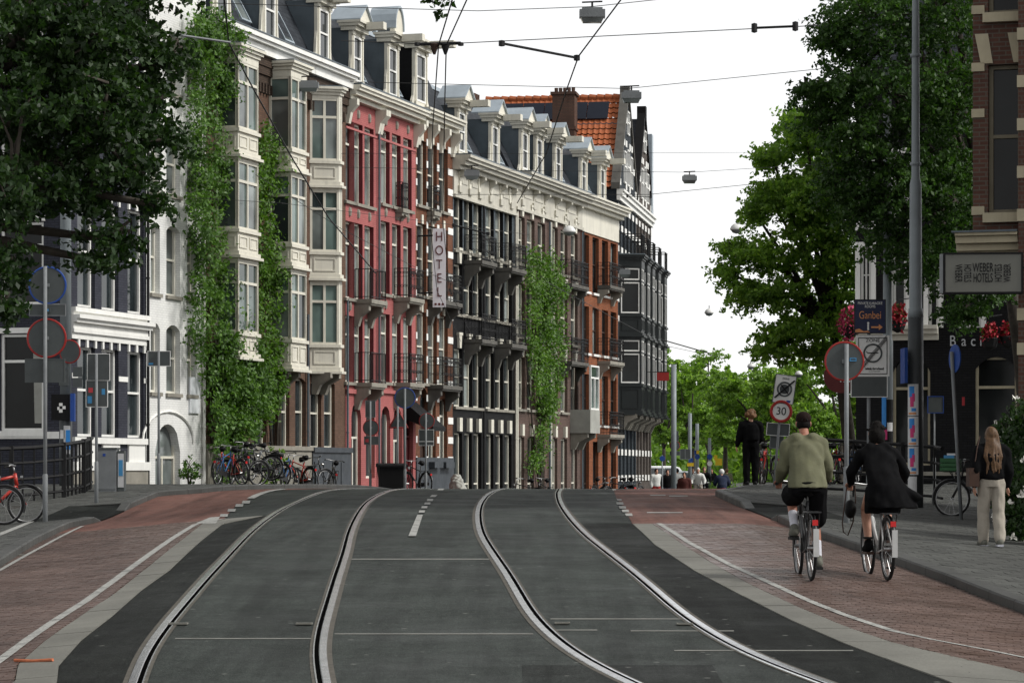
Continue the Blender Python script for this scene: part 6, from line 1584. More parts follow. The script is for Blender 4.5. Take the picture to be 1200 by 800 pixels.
for q in (-26, 25): m_ = MB(); m_.lathe([(0, -.02), (.028, -.015), (.028, .015), (0, .02)], (q*k, 0, .0), 8); m_.build('end_fitting', 'iron', t)
def box_lantern(x, y, w, Y, lab):
    c = pix(x, y, Y); k = Y/FPX; t = thing('street_lantern', lab, 'lantern', c, 0, 'street lanterns on span wires'); W_ = w*k/2
    m_ = MB(); m_.prism([(-W_, -.15), (W_, -.15), (W_, .15), (-W_, .15)], -.02, .16); m_.prism([(-W_*.8, -.12), (W_*.8, -.12), (W_*.8, .12), (-W_*.8, .12)], .16, .21); m_.build('housing', 'galv', t)
    m_ = MB(); v = [(-W_*.93, -.14), (W_*.93, -.14), (W_*.93, .14), (-W_*.93, .14)]; n = len(m_.v)
    m_.v += [(a, b, -.02) for a, b in v] + [(a*.78, b*.7, -.14) for a, b in v]; m_.f += [(n+4, n+5, n+6, n+7)] + [(n+i, n+(i+1) % 4, n+4+(i+1) % 4, n+4+i) for i in range(4)]; m_.m += [0]*5; m_.build('diffuser', 'glass_light', t)
    m_ = MB(); m_.tube([(0, 0, .2), (0, 0, .33)], .025, 6); m_.tube([(-W_*.8, 0, .34), (W_*.8, 0, .36)], .02, 5); m_.build('hanger', 'iron', t)
box_lantern(694, 20, 30, 64, 'grey box lantern hanging highest, in front of the white sky'); box_lantern(740, 115, 23, 80, 'grey box lantern hanging by the orange roof and gable'); box_lantern(808, 211, 17, 112, 'small grey box lantern hanging alone against the sky'); box_lantern(362, 103, 23, 84, 'grey box lantern hanging in front of the canted bay window'); box_lantern(553, 206, 18, 96, 'grey box lantern hanging in front of the cream frieze of the black house'); box_lantern(732, 321, 13, 118, 'grey box lantern hanging before the black bays')
def dome_lantern(x, y, w, Y, lab):
    c = pix(x, y, Y); k = Y/FPX; t = thing('street_lantern', lab, 'lantern', c, 0, 'street lanterns on span wires'); r = w*k/2
    m_ = MB(); m_.lathe([(0.01, r*.85), (r*.5, r*.72), (r*.85, r*.35), (r, 0), (r, -.04), (r*.9, -.05)], (0, 0, 0), 14); m_.build('shade', 'sign_white', t, True)
    m_ = MB(); m_.lathe([(r*.88, -.05), (r*.6, -.14), (.01, -.18)], (0, 0, 0), 14); m_.build('diffuser', 'glass_light', t, True)
    m_ = MB(); m_.tube([(0, 0, r*.8), (0, 0, r*1.5)], .02, 5); m_.build('hanger', 'iron', t)
dome_lantern(667, 271, 16, 104, 'white dome lantern hanging beside the brown house'); dome_lantern(863, 268, 15, 96, 'white dome lantern hanging at the edge of the pale tree'); dome_lantern(931, 331, 12, 100, 'white dome lantern hanging in front of the pale tree'); dome_lantern(936, 438, 9, 130, 'white dome lantern near the end-of-zone sign'); dome_lantern(831, 366, 11, 130, 'small dome lantern above the far trees, against the sky'); dome_lantern(880, 429, 9, 140, 'small dome lantern among the far tree tops')
# ------------------------------------------------------------------ bicycles
M['bike_red'] = pm('bike_red', (.42, .03, .018), .35, .1, 6, spec=.5); M['bike_black'] = pm('bike_black', (.012, .012, .013), .35, .2, 6, spec=.5); M['bike_white'] = pm('bike_white', (.45, .45, .44), .4, .1, 6); M['bike_blue'] = pm('bike_blue', (.03, .10, .25), .35, .1, 6); M['bike_grey'] = pm('bike_grey', (.16, .17, .175), .35, .1, 6)
M['crate_green'] = pm('crate_green', (.025, .10, .035), .55, .15, 8); M['lamp_red'] = pm('lamp_red', (.5, .02, .02), .3, .1); M['brown_leather'] = pm('leather', (.045, .022, .014), .6, .2, 8)
BM = {}
def bike_meshes():
    b = MB(); b.ring((0, 0, 0), (1, 0, 0), .335, .020, 28, 7); BM['tyre'] = b.mesh('tyre', 'rubber', True)
    b = MB(); b.ring((0, 0, 0), (1, 0, 0), .308, .011, 28, 6); BM['rim'] = b.mesh('rim', 'chrome', True)
    b = MB()
    for k in range(18):
        a = 2*math.pi*k/18; s = .03 if k % 2 else -.03; b.tube([(s, .02*math.cos(a + .6), .02*math.sin(a + .6)), (0, .305*math.cos(a), .305*math.sin(a))], .0022, 3, False)
    b.tube([(-.05, 0, 0), (.05, 0, 0)], .022, 8); BM['spokes'] = b.mesh('spokes', 'chrome')
    b = MB(); b.lathe([(.0, .03), (.05, .03), (.08, .02), (.085, -.01), (.06, -.03), (0, -.03)], (0, 0, 0), 10)
    b.tube([(0, -.04, .0), (0, .12, .01), (0, .2, .005)], [.085, .045, .022], 8); BM['saddle'] = b.mesh('saddle', 'black', True)
    b = MB(); b.ring((0, 0, 0), (1, 0, 0), .372, .022, 14, 5, (R(-20), R(165))); BM['mudguard'] = b.mesh('mudguard', 'bike_black', True)
bike_meshes()
def bicycle(label, loc, rz, paint='bike_black', group=None, crate=None, lean=0.0, child=False, guard=None, steer=0.0, basket=False, fat=1.0):
    t = thing('bicycle', label, 'bicycle', loc, rz, group); t.rotation_euler = (0, lean, rz)
    RH, FH, BB = Vector((0, -.50, .345)), Vector((0, .58, .345)), Vector((0, -.03, .29)); ST = Vector((0, -.19, .84)); HT, HB = Vector((0, .37, .92)), Vector((0, .41, .70))
    for nm, c in (('wheel', RH), ('wheel', FH)):
        w = bpy.data.objects.new(nm, None); link(w, t); w.location = c
        if c is FH: w.rotation_euler = (0, 0, steer)
        inst('tyre', BM['tyre'], w); inst('rim', BM['rim'], w); inst('spokes', BM['spokes'], w)
    b = MB(); r = .017*fat
    b.tube([BB, ST + Vector((0, -.02, .02))], r, 8); b.tube([HB, BB], r*1.15, 8); b.tube([HT - Vector((0, 0, .05)), ST - Vector((0, -.03, .1))], r, 8); b.tube([HT, HB], r*1.25, 8)
    for s in (-1, 1):
        b.tube([BB + Vector((s*.03, 0, 0)), RH + Vector((s*.05, 0, 0))], .010, 6); b.tube([ST + Vector((s*.02, 0, -.08)), RH + Vector((s*.05, 0, 0))], .009, 6)
    b.build('frame', paint, t, True)
    b = MB()
    for s in (-1, 1): b.tube([HB + Vector((s*.02, 0, -.01)), HB + Vector((s*.045, .03, -.08)), FH + Vector((s*.05, 0, 0))], .011, 6)
    b.build('fork', paint, t, True)
    b = MB(); b.tube([HT, HT + Vector((0, -.02, .13))], .014, 8); b.tube([(-.29, .20, 1.05), (-.24, .30, 1.08), (-.08, .38, 1.06), (.08, .38, 1.06), (.24, .30, 1.08), (.29, .20, 1.05)], .012, 7); b.build('handlebar', 'chrome', t, True)
    for s in (-1, 1): b = MB(); b.tube([(s*.262, .262, 1.066), (s*.30, .18, 1.045)], .018, 7); b.build('grip', 'rubber', t)
    b = MB(); b.tube([ST, ST + Vector((0, -.03, .12))], .014, 8); b.build('seat_post', 'chrome', t); inst('saddle', BM['saddle'], t, (0, -.26, .985))
    for c in (RH, FH):
        o = inst('mudguard', BM['mudguard'], t, c, (R(0) if c is RH else R(0), 0, 0))
        if guard:
            b = MB(); b.box(-.03, .03, -.385, -.36, -.08, .22); gmo = b.build('guard_flap', guard, t, loc=c) if c is RH else None
    b = MB()
    b.box(-.07, .07, -.78, -.32, .735, .75)
    for s in (-1, 1): b.tube([(s*.06, -.70, .74), (s*.055, -.50, .345)], .007, 5)
    b.build('carrier', 'bike_black', t)
    b = MB(); b.box(-.03, .03, -.80, -.782, .60, .66); b.build('rear_light', 'lamp_red', t)
    b = MB(); b.tube([(0, .47, .84), (0, .52, .84)], [.04, .045], 10); b.build('headlamp', 'chrome', t)
    b = MB(); b.disc(BB + Vector((.055, 0, 0)), (1, 0, 0), .085, .006, 18); b.tube([BB + Vector((.06, .0, 0)), BB + Vector((.075, .0, -.17))], .009, 5); b.tube([BB + Vector((-.06, .0, 0)), BB + Vector((-.075, .0, .17))], .009, 5); b.build('crankset', 'chrome', t)
    b = MB(); b.xprism([(-.58, .30), (-.58, .39), (.05, .37), (.08, .29), (.05, .21)], .05, .068); b.build('chain_case', 'bike_black', t)
    for s in (-1, 1): b = MB(); b.box(s*.08 if s > 0 else -.18, .18 if s > 0 else -.08, -.07, .01, BB.z - s*.17 - .012, BB.z - s*.17 + .012); b.build('pedal', 'rubber', t)
    if crate:
        cr = bpy.data.objects.new('crate', None); link(cr, t); cr.location = (0, .62, .86)
        W_, D_, H_ = .2, .16, .24; b = MB(); b.box(-W_, W_, -D_, D_, 0, .012); b.build('base', crate, cr)
        for (x0, x1, y0, y1) in ((-W_, W_, -D_, -D_ + .012), (-W_, W_, D_ - .012, D_), (-W_, -W_ + .012, -D_ + .012, D_ - .012), (W_ - .012, W_, -D_ + .012, D_ - .012)):
            for (za, zb) in ((.012, .07), (.085, .145), (.16, .24)): b = MB(); b.box(x0, x1, y0, y1, za, zb); b.build('slat', crate, cr)
        for s in (-1, 1): b = MB(); b.box(s*W_*.9 - .01, s*W_*.9 + .01, -D_ - .008, -D_ , 0, .24); b.build('corner', crate, cr)
        b = MB(); b.box(-.14, .10, -.1, .1, .2, .30); b.build('bag', 'sticker_blue', cr); b = MB(); b.box(-.10, .14, -.11, .05, .3, .34); b.build('paper', 'sign_white', cr)
        b = MB(); b.tube([(-.1, 0, 0), (0, -.12, -.2)], .01, 5); b.tube([(.1, 0, 0), (0, -.12, -.2)], .01, 5); b.build('crate_stay', 'bike_black', cr)
    return t
gz = lambda X, Y, dz=.11: g(X, Y) + dz
# ------------------------------------------------------------------ people
M['skin'] = pm('skin', (.42, .22, .15), .55, .1, 12); M['skin_dark'] = pm('skin_tan', (.30, .13, .085), .55, .1, 12)
M['olive'] = pm('olive_cotton', (.105, .105, .062), .9, .12, 7, bump=.35, bscale=22); M['cloth_black'] = pm('cloth_black', (.0055, .0055, .006), .95, .3, 7, bump=.3, bscale=22, spec=.05); M['cap_brown'] = pm('cap_brown', (.014, .008, .007), .9, .2, 10, spec=.08)
M['sock'] = pm('sock', (.48, .48, .52), .9, .1, 20); M['shoe_grey'] = pm('shoe_grey', (.11, .11, .09), .8, .2, 12); M['trouser_beige'] = pm('trousers_beige', (.30, .27, .225), .9, .12, 6, bump=.35, bscale=16)
M['hair_dark'] = pm('hair_dark', (.006, .005, .0045), .8, .4, 30, spec=.1, bump=.6, bscale=60); M['hair_blond'] = pm('hair_blond', (.085, .045, .020), .5, .5, 40); M['hair_curly'] = pm('hair_curly', (.15, .075, .032), .6, .5, 30); M['cloth_white'] = pm('cloth_white', (.55, .55, .52), .9, .1, 8); M['cloth_wine'] = pm('cloth_wine', (.06, .015, .012), .9, .2, 8); M['cloth_navy'] = pm('cloth_navy', (.012, .018, .04), .9, .2, 8)
def ell(mb, c, rx, ry, rz_, n=10, m=12):
    base = len(mb.v)
    for i in range(n + 1):
        a = math.pi*i/n
        for k in range(m):
            b = 2*math.pi*k/m; mb.v.append((c[0] + rx*math.sin(a)*math.cos(b), c[1] + ry*math.sin(a)*math.sin(b), c[2] + rz_*math.cos(a)))
    for i in range(n):
        for k in range(m):
            j = (k + 1) % m; mb.f.append((base + i*m + k, base + (i+1)*m + k, base + (i+1)*m + j, base + i*m + j)); mb.m.append(0)
def loft(mb, secs, m=16, cap=True):
    """elliptical horizontal sections: (cx, cy, cz, rx, ry)"""
    base = len(mb.v)
    for (cx_, cy_, cz_, rx, ry) in secs:
        for k in range(m):
            b = 2*math.pi*k/m; mb.v.append((cx_ + rx*math.cos(b), cy_ + ry*math.sin(b), cz_))
    for i in range(len(secs) - 1):
        for k in range(m):
            j = (k + 1) % m; mb.f.append((base + i*m + k, base + i*m + j, base + (i+1)*m + j, base + (i+1)*m + k)); mb.m.append(0)
    if cap:
        mb.f.append(tuple(base + k for k in range(m))[::-1]); mb.f.append(tuple(base + (len(secs)-1)*m + k for k in range(m))); mb.m += [0]*2
def limb(mb, pts, rs, m=10):
    pts = [Vector(p) for p in pts]; P = []; Rr = []
    for i in range(len(pts) - 1):
        for k in range(4):
            t = k/4; P.append(pts[i].lerp(pts[i+1], t)); Rr.append(rs[i] + (rs[i+1] - rs[i])*t)
    P.append(pts[-1]); Rr.append(rs[-1]); mb.tube(P, Rr, m)
    for p, r in zip(pts, rs): ell(mb, p, r, r, r, 6, 10)
def remesh(mb, name, mat, parent, voxel, smooth=6, wrinkle=0.0):
    me = bpy.data.meshes.new(name); me.from_pydata(mb.v, [], mb.f); o = bpy.data.objects.new(name, me); col.objects.link(o)
    r = o.modifiers.new('r', 'REMESH'); r.mode = 'VOXEL'; r.voxel_size = voxel
    s = o.modifiers.new('s', 'SMOOTH'); s.iterations = smooth; s.factor = .5
    dg = bpy.context.evaluated_depsgraph_get(); dg.update(); m2 = bpy.data.meshes.new_from_object(o.evaluated_get(dg)); bpy.data.objects.remove(o); bpy.data.meshes.remove(me)
    m2.name = name
    if wrinkle:
        n = len(m2.vertices); co = np.empty(n*3, dtype=np.float32); m2.vertices.foreach_get('co', co); co = co.reshape(-1, 3); no = np.empty(n*3, dtype=np.float32); m2.vertices.foreach_get('normal', no); no = no.reshape(-1, 3)
        ph = np.sin(co[:, 2]*24 + co[:, 0]*21 + 2.5*np.sin(co[:, 0]*7 + co[:, 1]*9)) + .7*np.sin(co[:, 2]*13 - co[:, 0]*37 + 3*np.sin(co[:, 1]*8 + co[:, 2]*5))
        co = co + no * (ph * wrinkle)[:, None]; m2.vertices.foreach_set('co', co.ravel().astype(np.float32)); m2.update()
    m2.materials.clear(); m2.materials.append(M[mat]); m2.polygons.foreach_set('use_smooth', [True]*len(m2.polygons)); m2.update()
    p = bpy.data.objects.new(name, m2); link(p, parent); return p
def hand(mb, wrist, d, side, curl=.5, fwd=None):
    """palm and five bent fingers from the wrist along d"""
    w = Vector(wrist); d = Vector(d).normalized(); s = Vector(side).normalized(); n = d.cross(s).normalized()
    pal = w + d*.075
    for q in (-.028, -.009, .010, .028): limb(mb, [w + s*q*.6, pal + s*q], [.017, .0145])
    for q, L in ((-.030, .062), (-.010, .075), (.011, .070), (.030, .055)):
        a = pal + s*q; b = a + d*L*.5 + n*curl*.02; c = b + d*L*.42*(1 - curl*.6) + n*curl*.045; limb(mb, [a, b, c], [.0105, .0095, .008], 8)
    a = w + d*.025 - s*.026; limb(mb, [a, a + d*.035 - s*.025 + n*.01, a + d*.065 - s*.024 + n*.022], [.013, .011, .009], 8)
def foot(mb, ankle, d, r=.045, L=.25, grow=0.0):
    a = Vector(ankle); d = Vector(d).normalized(); h = a - d*.05 + Vector((0, 0, -.045)); t = a + d*(L - .08) + Vector((0, 0, -.055))
    limb(mb, [h, h.lerp(t, .6), t], [.042 + grow, .044 + grow, .032 + grow]); limb(mb, [a, h.lerp(t, .3)], [r + grow, r + grow])
def body(t, J, vox=.0085, skin='skin', hands=True):
    mb = MB(); hp, ch, nk, hd = J['pelvis'], J['chest'], J['neck'], J['head']
    w = J.get('width', 1.0)
    ps, cs_ = Vector(hp), Vector(ch); md = ps.lerp(cs_, .5)
    loft(mb, [(*(ps + Vector((0, 0, -.09))), .10*w, .09), (*ps, .165*w, .115), (*ps.lerp(cs_, .3), .15*w, .105), (*md, .14*w, .10), (*ps.lerp(cs_, .8), .165*w, .115), (*cs_, .175*w, .115), (*(cs_ + (Vector(nk) - cs_)*.55), .15*w, .085), (*(Vector(nk)), .062, .06)])
    limb(mb, [nk, Vector(nk).lerp(Vector(hd), .6)], [.056, .05])
    h = Vector(hd); f = Vector(J.get('face', (0, 1, 0))).normalized(); sd_ = Vector((f.y, -f.x, 0))
    ell(mb, h + Vector((0, 0, .015)), .077, .095, .115, 12, 16); ell(mb, h + f*.045 - Vector((0, 0, .055)), .052, .055, .06)
    limb(mb, [h + f*.09 + Vector((0, 0, .01)), h + f*.112 - Vector((0, 0, .03))], [.012, .016]); 
    for s in (-1, 1):
        ell(mb, h + sd_*s*.078 - Vector((0, 0, .005)), .014, .022, .032, 6, 8); ell(mb, h + f*.083 + sd_*s*.03 + Vector((0, 0, .012)), .012, .01, .009, 6, 8)
    limb(mb, [h + f*.098 + sd_*.018 - Vector((0, 0, .062)), h + f*.098 - sd_*.018 - Vector((0, 0, .062))], [.009, .009])
    for k in (0, 1):
        S, E, Wr = [Vector(J[n][k]) for n in ('shoulder', 'elbow', 'wrist')]; limb(mb, [cs_.lerp(S, .55) + Vector((0, 0, .06)), S, E, Wr], [.07, .056, .042, .028])
        if hands: dd = J['handdir'][k]; hand(mb, Wr, dd, J.get('handside', ((1, 0, 0), (-1, 0, 0)))[k], J.get('curl', .5))
        Hh, K, A = [Vector(J[n][k]) for n in ('hip', 'knee', 'ankle')]; limb(mb, [Hh, Hh.lerp(K, .45), K, K.lerp(A, .35), A], [.09, .078, .056, .056, .037]); foot(mb, A, J['toe'][k])
    return remesh(mb, 'body', skin, t, vox, 4)
def garment_top(t, J, name, mat, ease=.025, sleeve=1.0, hem=-.05, vox=.012, wr=.004, flare=0.0, hood=False):
    mb = MB(); ps, cs_, nk = Vector(J['pelvis']), Vector(J['chest']), Vector(J['neck']); w = J.get('width', 1.0)
    lo = ps + Vector((0, 0, hem))
    loft(mb, [(*lo, (.15 + ease)*w + flare, .115 + ease + flare*.6), (*lo.lerp(cs_, .15), (.175 + ease)*w + flare*.7, .13 + ease), (*lo.lerp(cs_, .5), (.170 + ease)*w + flare*.3, .125 + ease), (*lo.lerp(cs_, .8), (.19 + ease)*w, .135 + ease), (*cs_, (.19 + ease)*w, .13 + ease), (*(cs_ + (nk - cs_)*.6), (.16 + ease*.6)*w, .10 + ease*.5), (*(nk - Vector((0, 0, .005))), .078, .075)])
    for k in (0, 1):
        S, E, Wr = [Vector(J[n][k]) for n in ('shoulder', 'elbow', 'wrist')]; e2 = E.lerp(Wr, sleeve)
        limb(mb, [cs_.lerp(S, .5) + Vector((0, 0, .05)), S, S.lerp(E, .5), E, E.lerp(e2, .6), e2], [.085 + ease*.4, .072 + ease, .062 + ease, .056 + ease, .05 + ease*.8, .038 + ease*.4])
    return remesh(mb, name, mat, t, vox, 14, wr)
def garment_legs(t, J, name, mat, upto=1.0, ease=.02, vox=.012, wr=.003, wide=0.0, waist=.1):
    mb = MB(); ps = Vector(J['pelvis'])
    hr = .155 if waist < .05 else .178
    loft(mb, [(*(ps + Vector((0, 0, -.10))), .15 + ease, .12 + ease), (*ps, hr + ease, hr*.72 + ease), (*(ps + Vector((0, 0, waist))), hr*.91 + ease, hr*.65 + ease)])
    for k in (0, 1):
        Hh, K, A = [Vector(J[n][k]) for n in ('hip', 'knee', 'ankle')]
        if upto <= .5: q = Hh.lerp(K, upto*2); limb(mb, [Hh, Hh.lerp(q, .5), q], [.10 + ease, .096 + ease, .094 + ease + wide])
        else: limb(mb, [Hh, Hh.lerp(K, .5), K, K.lerp(A, .5), A], [.10 + ease, .088 + ease, .066 + ease + wide*.6, .06 + ease + wide, .052 + ease + wide])
    return remesh(mb, name, mat, t, vox, 5, wr)
def shoes(t, J, mat, sole=None):
    for k in (0, 1):
        mb = MB(); foot(mb, J['ankle'][k], J['toe'][k], .045, .26, .009); remesh(mb, 'shoe', mat, t, .009, 3)
        if sole:
            a = Vector(J['ankle'][k]); d = Vector(J['toe'][k]).normalized(); mb = MB(); s_ = Vector((d.y, -d.x, 0)); h = a - d*.10 + Vector((0, 0, -.095)); e = a + d*.21 + Vector((0, 0, -.095))
            mb.obox((h.x, h.y), (e.x, e.y), min(h.z, e.z) - .012, min(h.z, e.z) + .018, .085); mb.build('sole', sole, t)
def hair_cap(t, J, mat, extra=None, grow=.012, vox=.010, lump=0.0, seed=1):
    mb = MB(); h = Vector(J['head']); f = Vector(J.get('face', (0, 1, 0))).normalized(); r = random.Random(seed)
    ell(mb, h + Vector((0, 0, .03)) - f*.018, .082 + grow, .095 + grow, .105 + grow)
    if lump:
        for _ in range(34):
            a, b = r.uniform(0, 6.28), r.uniform(-.5, 1.4); q = Vector((math.cos(a)*math.cos(b)*(.10 + grow), math.sin(a)*math.cos(b)*(.115 + grow), math.sin(b)*(.11 + grow))); 
            if q.dot(f) > .07 and q.z < .06: continue
            ell(mb, h + q + Vector((0, 0, .02)), lump, lump, lump, 6, 8)
    if extra: extra(mb, h, f)
    return remesh(mb, 'hair', mat, t, vox, 3 if lump else 5, 0.0025)
def V3(*a): return Vector(a)
def ride_joints(bend=.3, width=1.0, up=0.0):
    return dict(width=width, pelvis=(0, -.24, 1.06), chest=(0, -.02 + bend*.1, 1.44 + up), neck=(0, .06 + bend*.1, 1.56 + up), head=(0, .12 + bend*.1, 1.70 + up),
        shoulder=((-.205*width, .0 + bend*.1, 1.455 + up), (.205*width, .0 + bend*.1, 1.455 + up)), elbow=((-.315, .05, 1.22 + up*.5), (.315, .05, 1.22 + up*.5)), wrist=((-.285, .18, 1.09), (.285, .18, 1.09)), handdir=((.05, .7, -.25), (-.05, .7, -.25)), handside=((1, 0, 0), (-1, 0, 0)), curl=.9,
        hip=((-.10, -.22, 1.0), (.10, -.22, 1.0)), knee=((-.13, .20, .90), (.12, .08, .60)), ankle=((-.13, -.04, .555), (.13, -.08, .215)), toe=((0, 1, -.1), (0, 1, -.05)))
# --- man in the olive sweatshirt
a = at(949, 681); hd = R(1.5)
bicycle('black city bicycle ridden by the man in the olive sweatshirt', (a.x, a.y + .45, a.z + .018), hd, 'bike_black', guard='bike_white')
J = ride_joints(.45, .94, .04); J['neck'] = (0, .10, 1.59); J['head'] = (0, .17, 1.715); J['elbow'] = ((-.245, .02, 1.22), (.245, .02, 1.22)); J['wrist'] = ((-.27, .18, 1.09), (.27, .18, 1.09)); J['shoulder'] = ((-.18, .045, 1.47), (.18, .045, 1.47)); t = thing('person', 'cyclist in an olive sweatshirt, black shorts, white socks and brown cap, seen from behind', 'person', (a.x, a.y + .45, a.z + .018), hd)
body(t, J, .0085, 'skin_dark'); garment_top(t, J, 'sweatshirt', 'olive', .022, .97, -.06, .0095, .0055, .05); garment_legs(t, J, 'shorts', 'cloth_black', .40, .02, .012, .002, .02, waist=.01)
shoes(t, J, 'shoe_grey', 'sole_dark' if 'sole_dark' in M else 'rubber')
for k in (0, 1):
    K, A = Vector(J['knee'][k]), Vector(J['ankle'][k]); mb = MB(); limb(mb, [K.lerp(A, .52), K.lerp(A, .75), A + Vector((0, 0, -.01))], [.054, .049, .043]); remesh(mb, 'sock', 'sock', t, .010, 2)
mb = MB(); h = Vector(J['head']); ell(mb, h + V3(0, -.005, .055), .090, .108, .082); limb(mb, [h + V3(-.05, .11, .04), h + V3(0, .15, .035), h + V3(.05, .11, .04)], [.02, .02, .02]); remesh(mb, 'cap', 'cap_brown', t, .009, 4)
mb = MB(); mb.ring(h + V3(0, -.10, .03), (0, 1, .1), .03, .006, 10, 5, (0, math.pi)); mb.build('cap_strap', 'black', t)
mb = MB(); ell(mb, h + V3(0, -.02, -.01), .082, .088, .07); remesh(mb, 'hair', 'hair_dark', t, .010, 3)
# --- woman in the black coat
a = at(1036, 681); hd = R(4)
bicycle('white city bicycle ridden by the woman in the long black coat', (a.x, a.y + .45, a.z + .018), hd, 'bike_white', guard='bike_white', basket=True)
J = ride_joints(.2, .92, -.06); J['knee'] = ((-.12, .16, .78), (.12, .2, .9)); J['ankle'] = ((-.12, -.02, .40), (.12, .0, .52)); t = thing('person', 'cyclist in a long billowing black coat with dark hair and bare legs, seen from behind', 'person', (a.x, a.y + .45, a.z + .018), hd)
J['width'] = .86; body(t, J, .0085, 'skin'); 
mb = MB(); ps, cs_ = Vector(J['pelvis']), Vector(J['chest'])
loft(mb, [(.09, -.33, .80, .30, .21), (.05, -.31, .92, .265, .19), (.03, -.27, 1.06, .215, .17), (0, -.18, 1.22, .19, .15), (0, -.06, 1.36, .19, .14), (0, .0, 1.45, .165, .11), (0, .05, 1.53, .09, .085)])
limb(mb, [(.2, -.3, .98), (.34, -.36, .93), (.42, -.40, .92)], [.10, .06, .02])
for k in (0, 1):
    S, E, Wr = [Vector(J[n][k]) for n in ('shoulder', 'elbow', 'wrist')]; limb(mb, [cs_.lerp(S, .5) + V3(0, 0, .05), S, S.lerp(E, .5), E, E.lerp(Wr, .95)], [.095, .084, .070, .062, .05])
remesh(mb, 'coat', 'cloth_black', t, .013, 4, .006)
mb = MB(); loft(mb, [(.0, -.22, .74, .2, .2), (0, -.22, .9, .21, .19), (0, -.24, 1.05, .19, .15)]); remesh(mb, 'skirt', 'cloth_black', t, .014, 4, .004)
shoes(t, J, 'cloth_black', 'brown_leather')
def bob(mb, h, f): ell(mb, h - f*.05 - V3(0, 0, .03), .10, .085, .12); ell(mb, h - f*.04 - V3(0, 0, .10), .095, .07, .07); ell(mb, h - f*.03 + V3(0, 0, .10), .06, .06, .05)
hair_cap(t, J, 'hair_dark', bob, .004, .008, .015, 3)
a2 = a; bg_ = thing('shoulder_bag', 'dark brown strap bag hanging at the left handlebar of the white bicycle', 'bag', (a.x - .30, a.y + .62, a.z + .9), hd)
mb = MB(); ell(mb, (0, 0, -.1), .07, .1, .11); remesh(mb, 'pouch', 'black', bg_, .012, 3); mb = MB(); mb.tube([(-.07, -.05, 0), (-.10, -.04, -.25), (-.085, -.02, -.36), (-.03, 0, -.4), (.03, 0, -.25), (.06, 0, 0), (.06, .04, .17), (-.04, .0, .17), (-.07, -.05, 0)], .008, 5); mb.build('strap', 'brown_leather', bg_)
# --- standing man with backpack on the crest
def stand_joints(h=1.75, stride=0.0, arm=0.0, width=1.0, face=(0, 1, 0)):
    k = h/1.75
    S = lambda *v: tuple(q*k for q in v)
    return dict(width=width, pelvis=S(0, 0, .98), chest=S(0, 0, 1.36), neck=S(0, .01, 1.49), head=S(0, .03, 1.62), face=face, shoulder=(S(-.20*width, 0, 1.40), S(.20*width, 0, 1.40)), elbow=(S(-.25, -.03 + arm, 1.12), S(.25, -.03 - arm, 1.12)), wrist=(S(-.26, .06 + arm*1.6, .89), S(.26, .06 - arm*1.2, .89)), handdir=((0, .1, -1), (0, .1, -1)), handside=((0, 1, 0), (0, 1, 0)), curl=.35,
        hip=(S(-.095, 0, .93), S(.095, 0, .93)), knee=(S(-.10, stride*.5 + .02, .51), S(.10, -stride*.3 + .02, .51)), ankle=(S(-.10, stride, .10), S(.10, -stride, .10 + abs(stride)*.15)), toe=((-.1, 1, 0), (.1, 1, 0)))
X, Y = pix(880, 571, 64).x, 64
t = thing('person', 'man with curly fair hair, black clothes and a backpack standing on the bridge crest', 'person', (X, Y, gz(X, Y)), R(4)); J = stand_joints(1.76)
J['elbow'] = ((-.28, -.02, 1.12), (.24, .05, 1.12)); J['wrist'] = ((-.33, .06, .90), (.2, .25, .98))
body(t, J, .0095, 'skin'); garment_top(t, J, 'jacket', 'cloth_black', .03, .85, -.08, .013, .004); garment_legs(t, J, 'trousers', 'cloth_black', 1.0, .018, .013, .003, .01); shoes(t, J, 'black', 'rubber'); hair_cap(t, J, 'hair_curly', None, .02, .011, .032, 4)
mb = MB(); loft(mb, [(0, -.2, 1.02, .10, .05), (0, -.22, 1.06, .15, .09), (0, -.22, 1.3, .15, .09), (0, -.2, 1.42, .12, .07), (0, -.18, 1.46, .06, .03)]); remesh(mb, 'backpack', 'cloth_black', t, .012, 4, .004)
mb = MB(); mb.ring((-.325, .055, .915), (0, .1, 1), .034, .011, 12, 6); mb.build('watch', 'black', t)
# --- woman walking, long hair
a = at(1162, 640, .12); t = thing('person', 'woman with long fair hair, black jacket and wide beige trousers walking away on the pavement', 'person', (a.x, a.y, a.z), R(2)); J = stand_joints(1.66, .10, -.04, .92); J['knee'] = ((-.10, .09, .48), (.095, -.02, .47)); J['ankle'] = ((-.095, .10, .095), (.09, -.13, .11))
body(t, J, .0085, 'skin'); garment_top(t, J, 'jacket', 'cloth_black', .03, .95, .0, .012, .005); garment_legs(t, J, 'trousers', 'trouser_beige', 1.0, .006, .011, .003, .022, waist=.06); shoes(t, J, 'shoe_grey', 'sock')
def long_(mb, h, f):
    r_ = random.Random(9)
    for q in range(17):
        x_ = -.085 + .17*q/16; e_ = r_.uniform(-.06, .05); w_ = .011 + r_.uniform(0, .008)
        limb(mb, [(h.x + x_*.75, h.y - .075, h.z + .03), (h.x + x_*1.1, h.y - .135 + abs(x_)*.35, h.z - .12), (h.x + x_*1.25 + r_.uniform(-.02, .02), h.y - .175 + abs(x_)*.3, h.z - .28), (h.x + x_*1.0 + r_.uniform(-.03, .03), h.y - .185 + abs(x_)*.2, h.z - .46 + e_)], [.022, .022, w_ + .008, w_*.5], 6)
hair_cap(t, J, 'hair_blond', long_, .012, .0075)
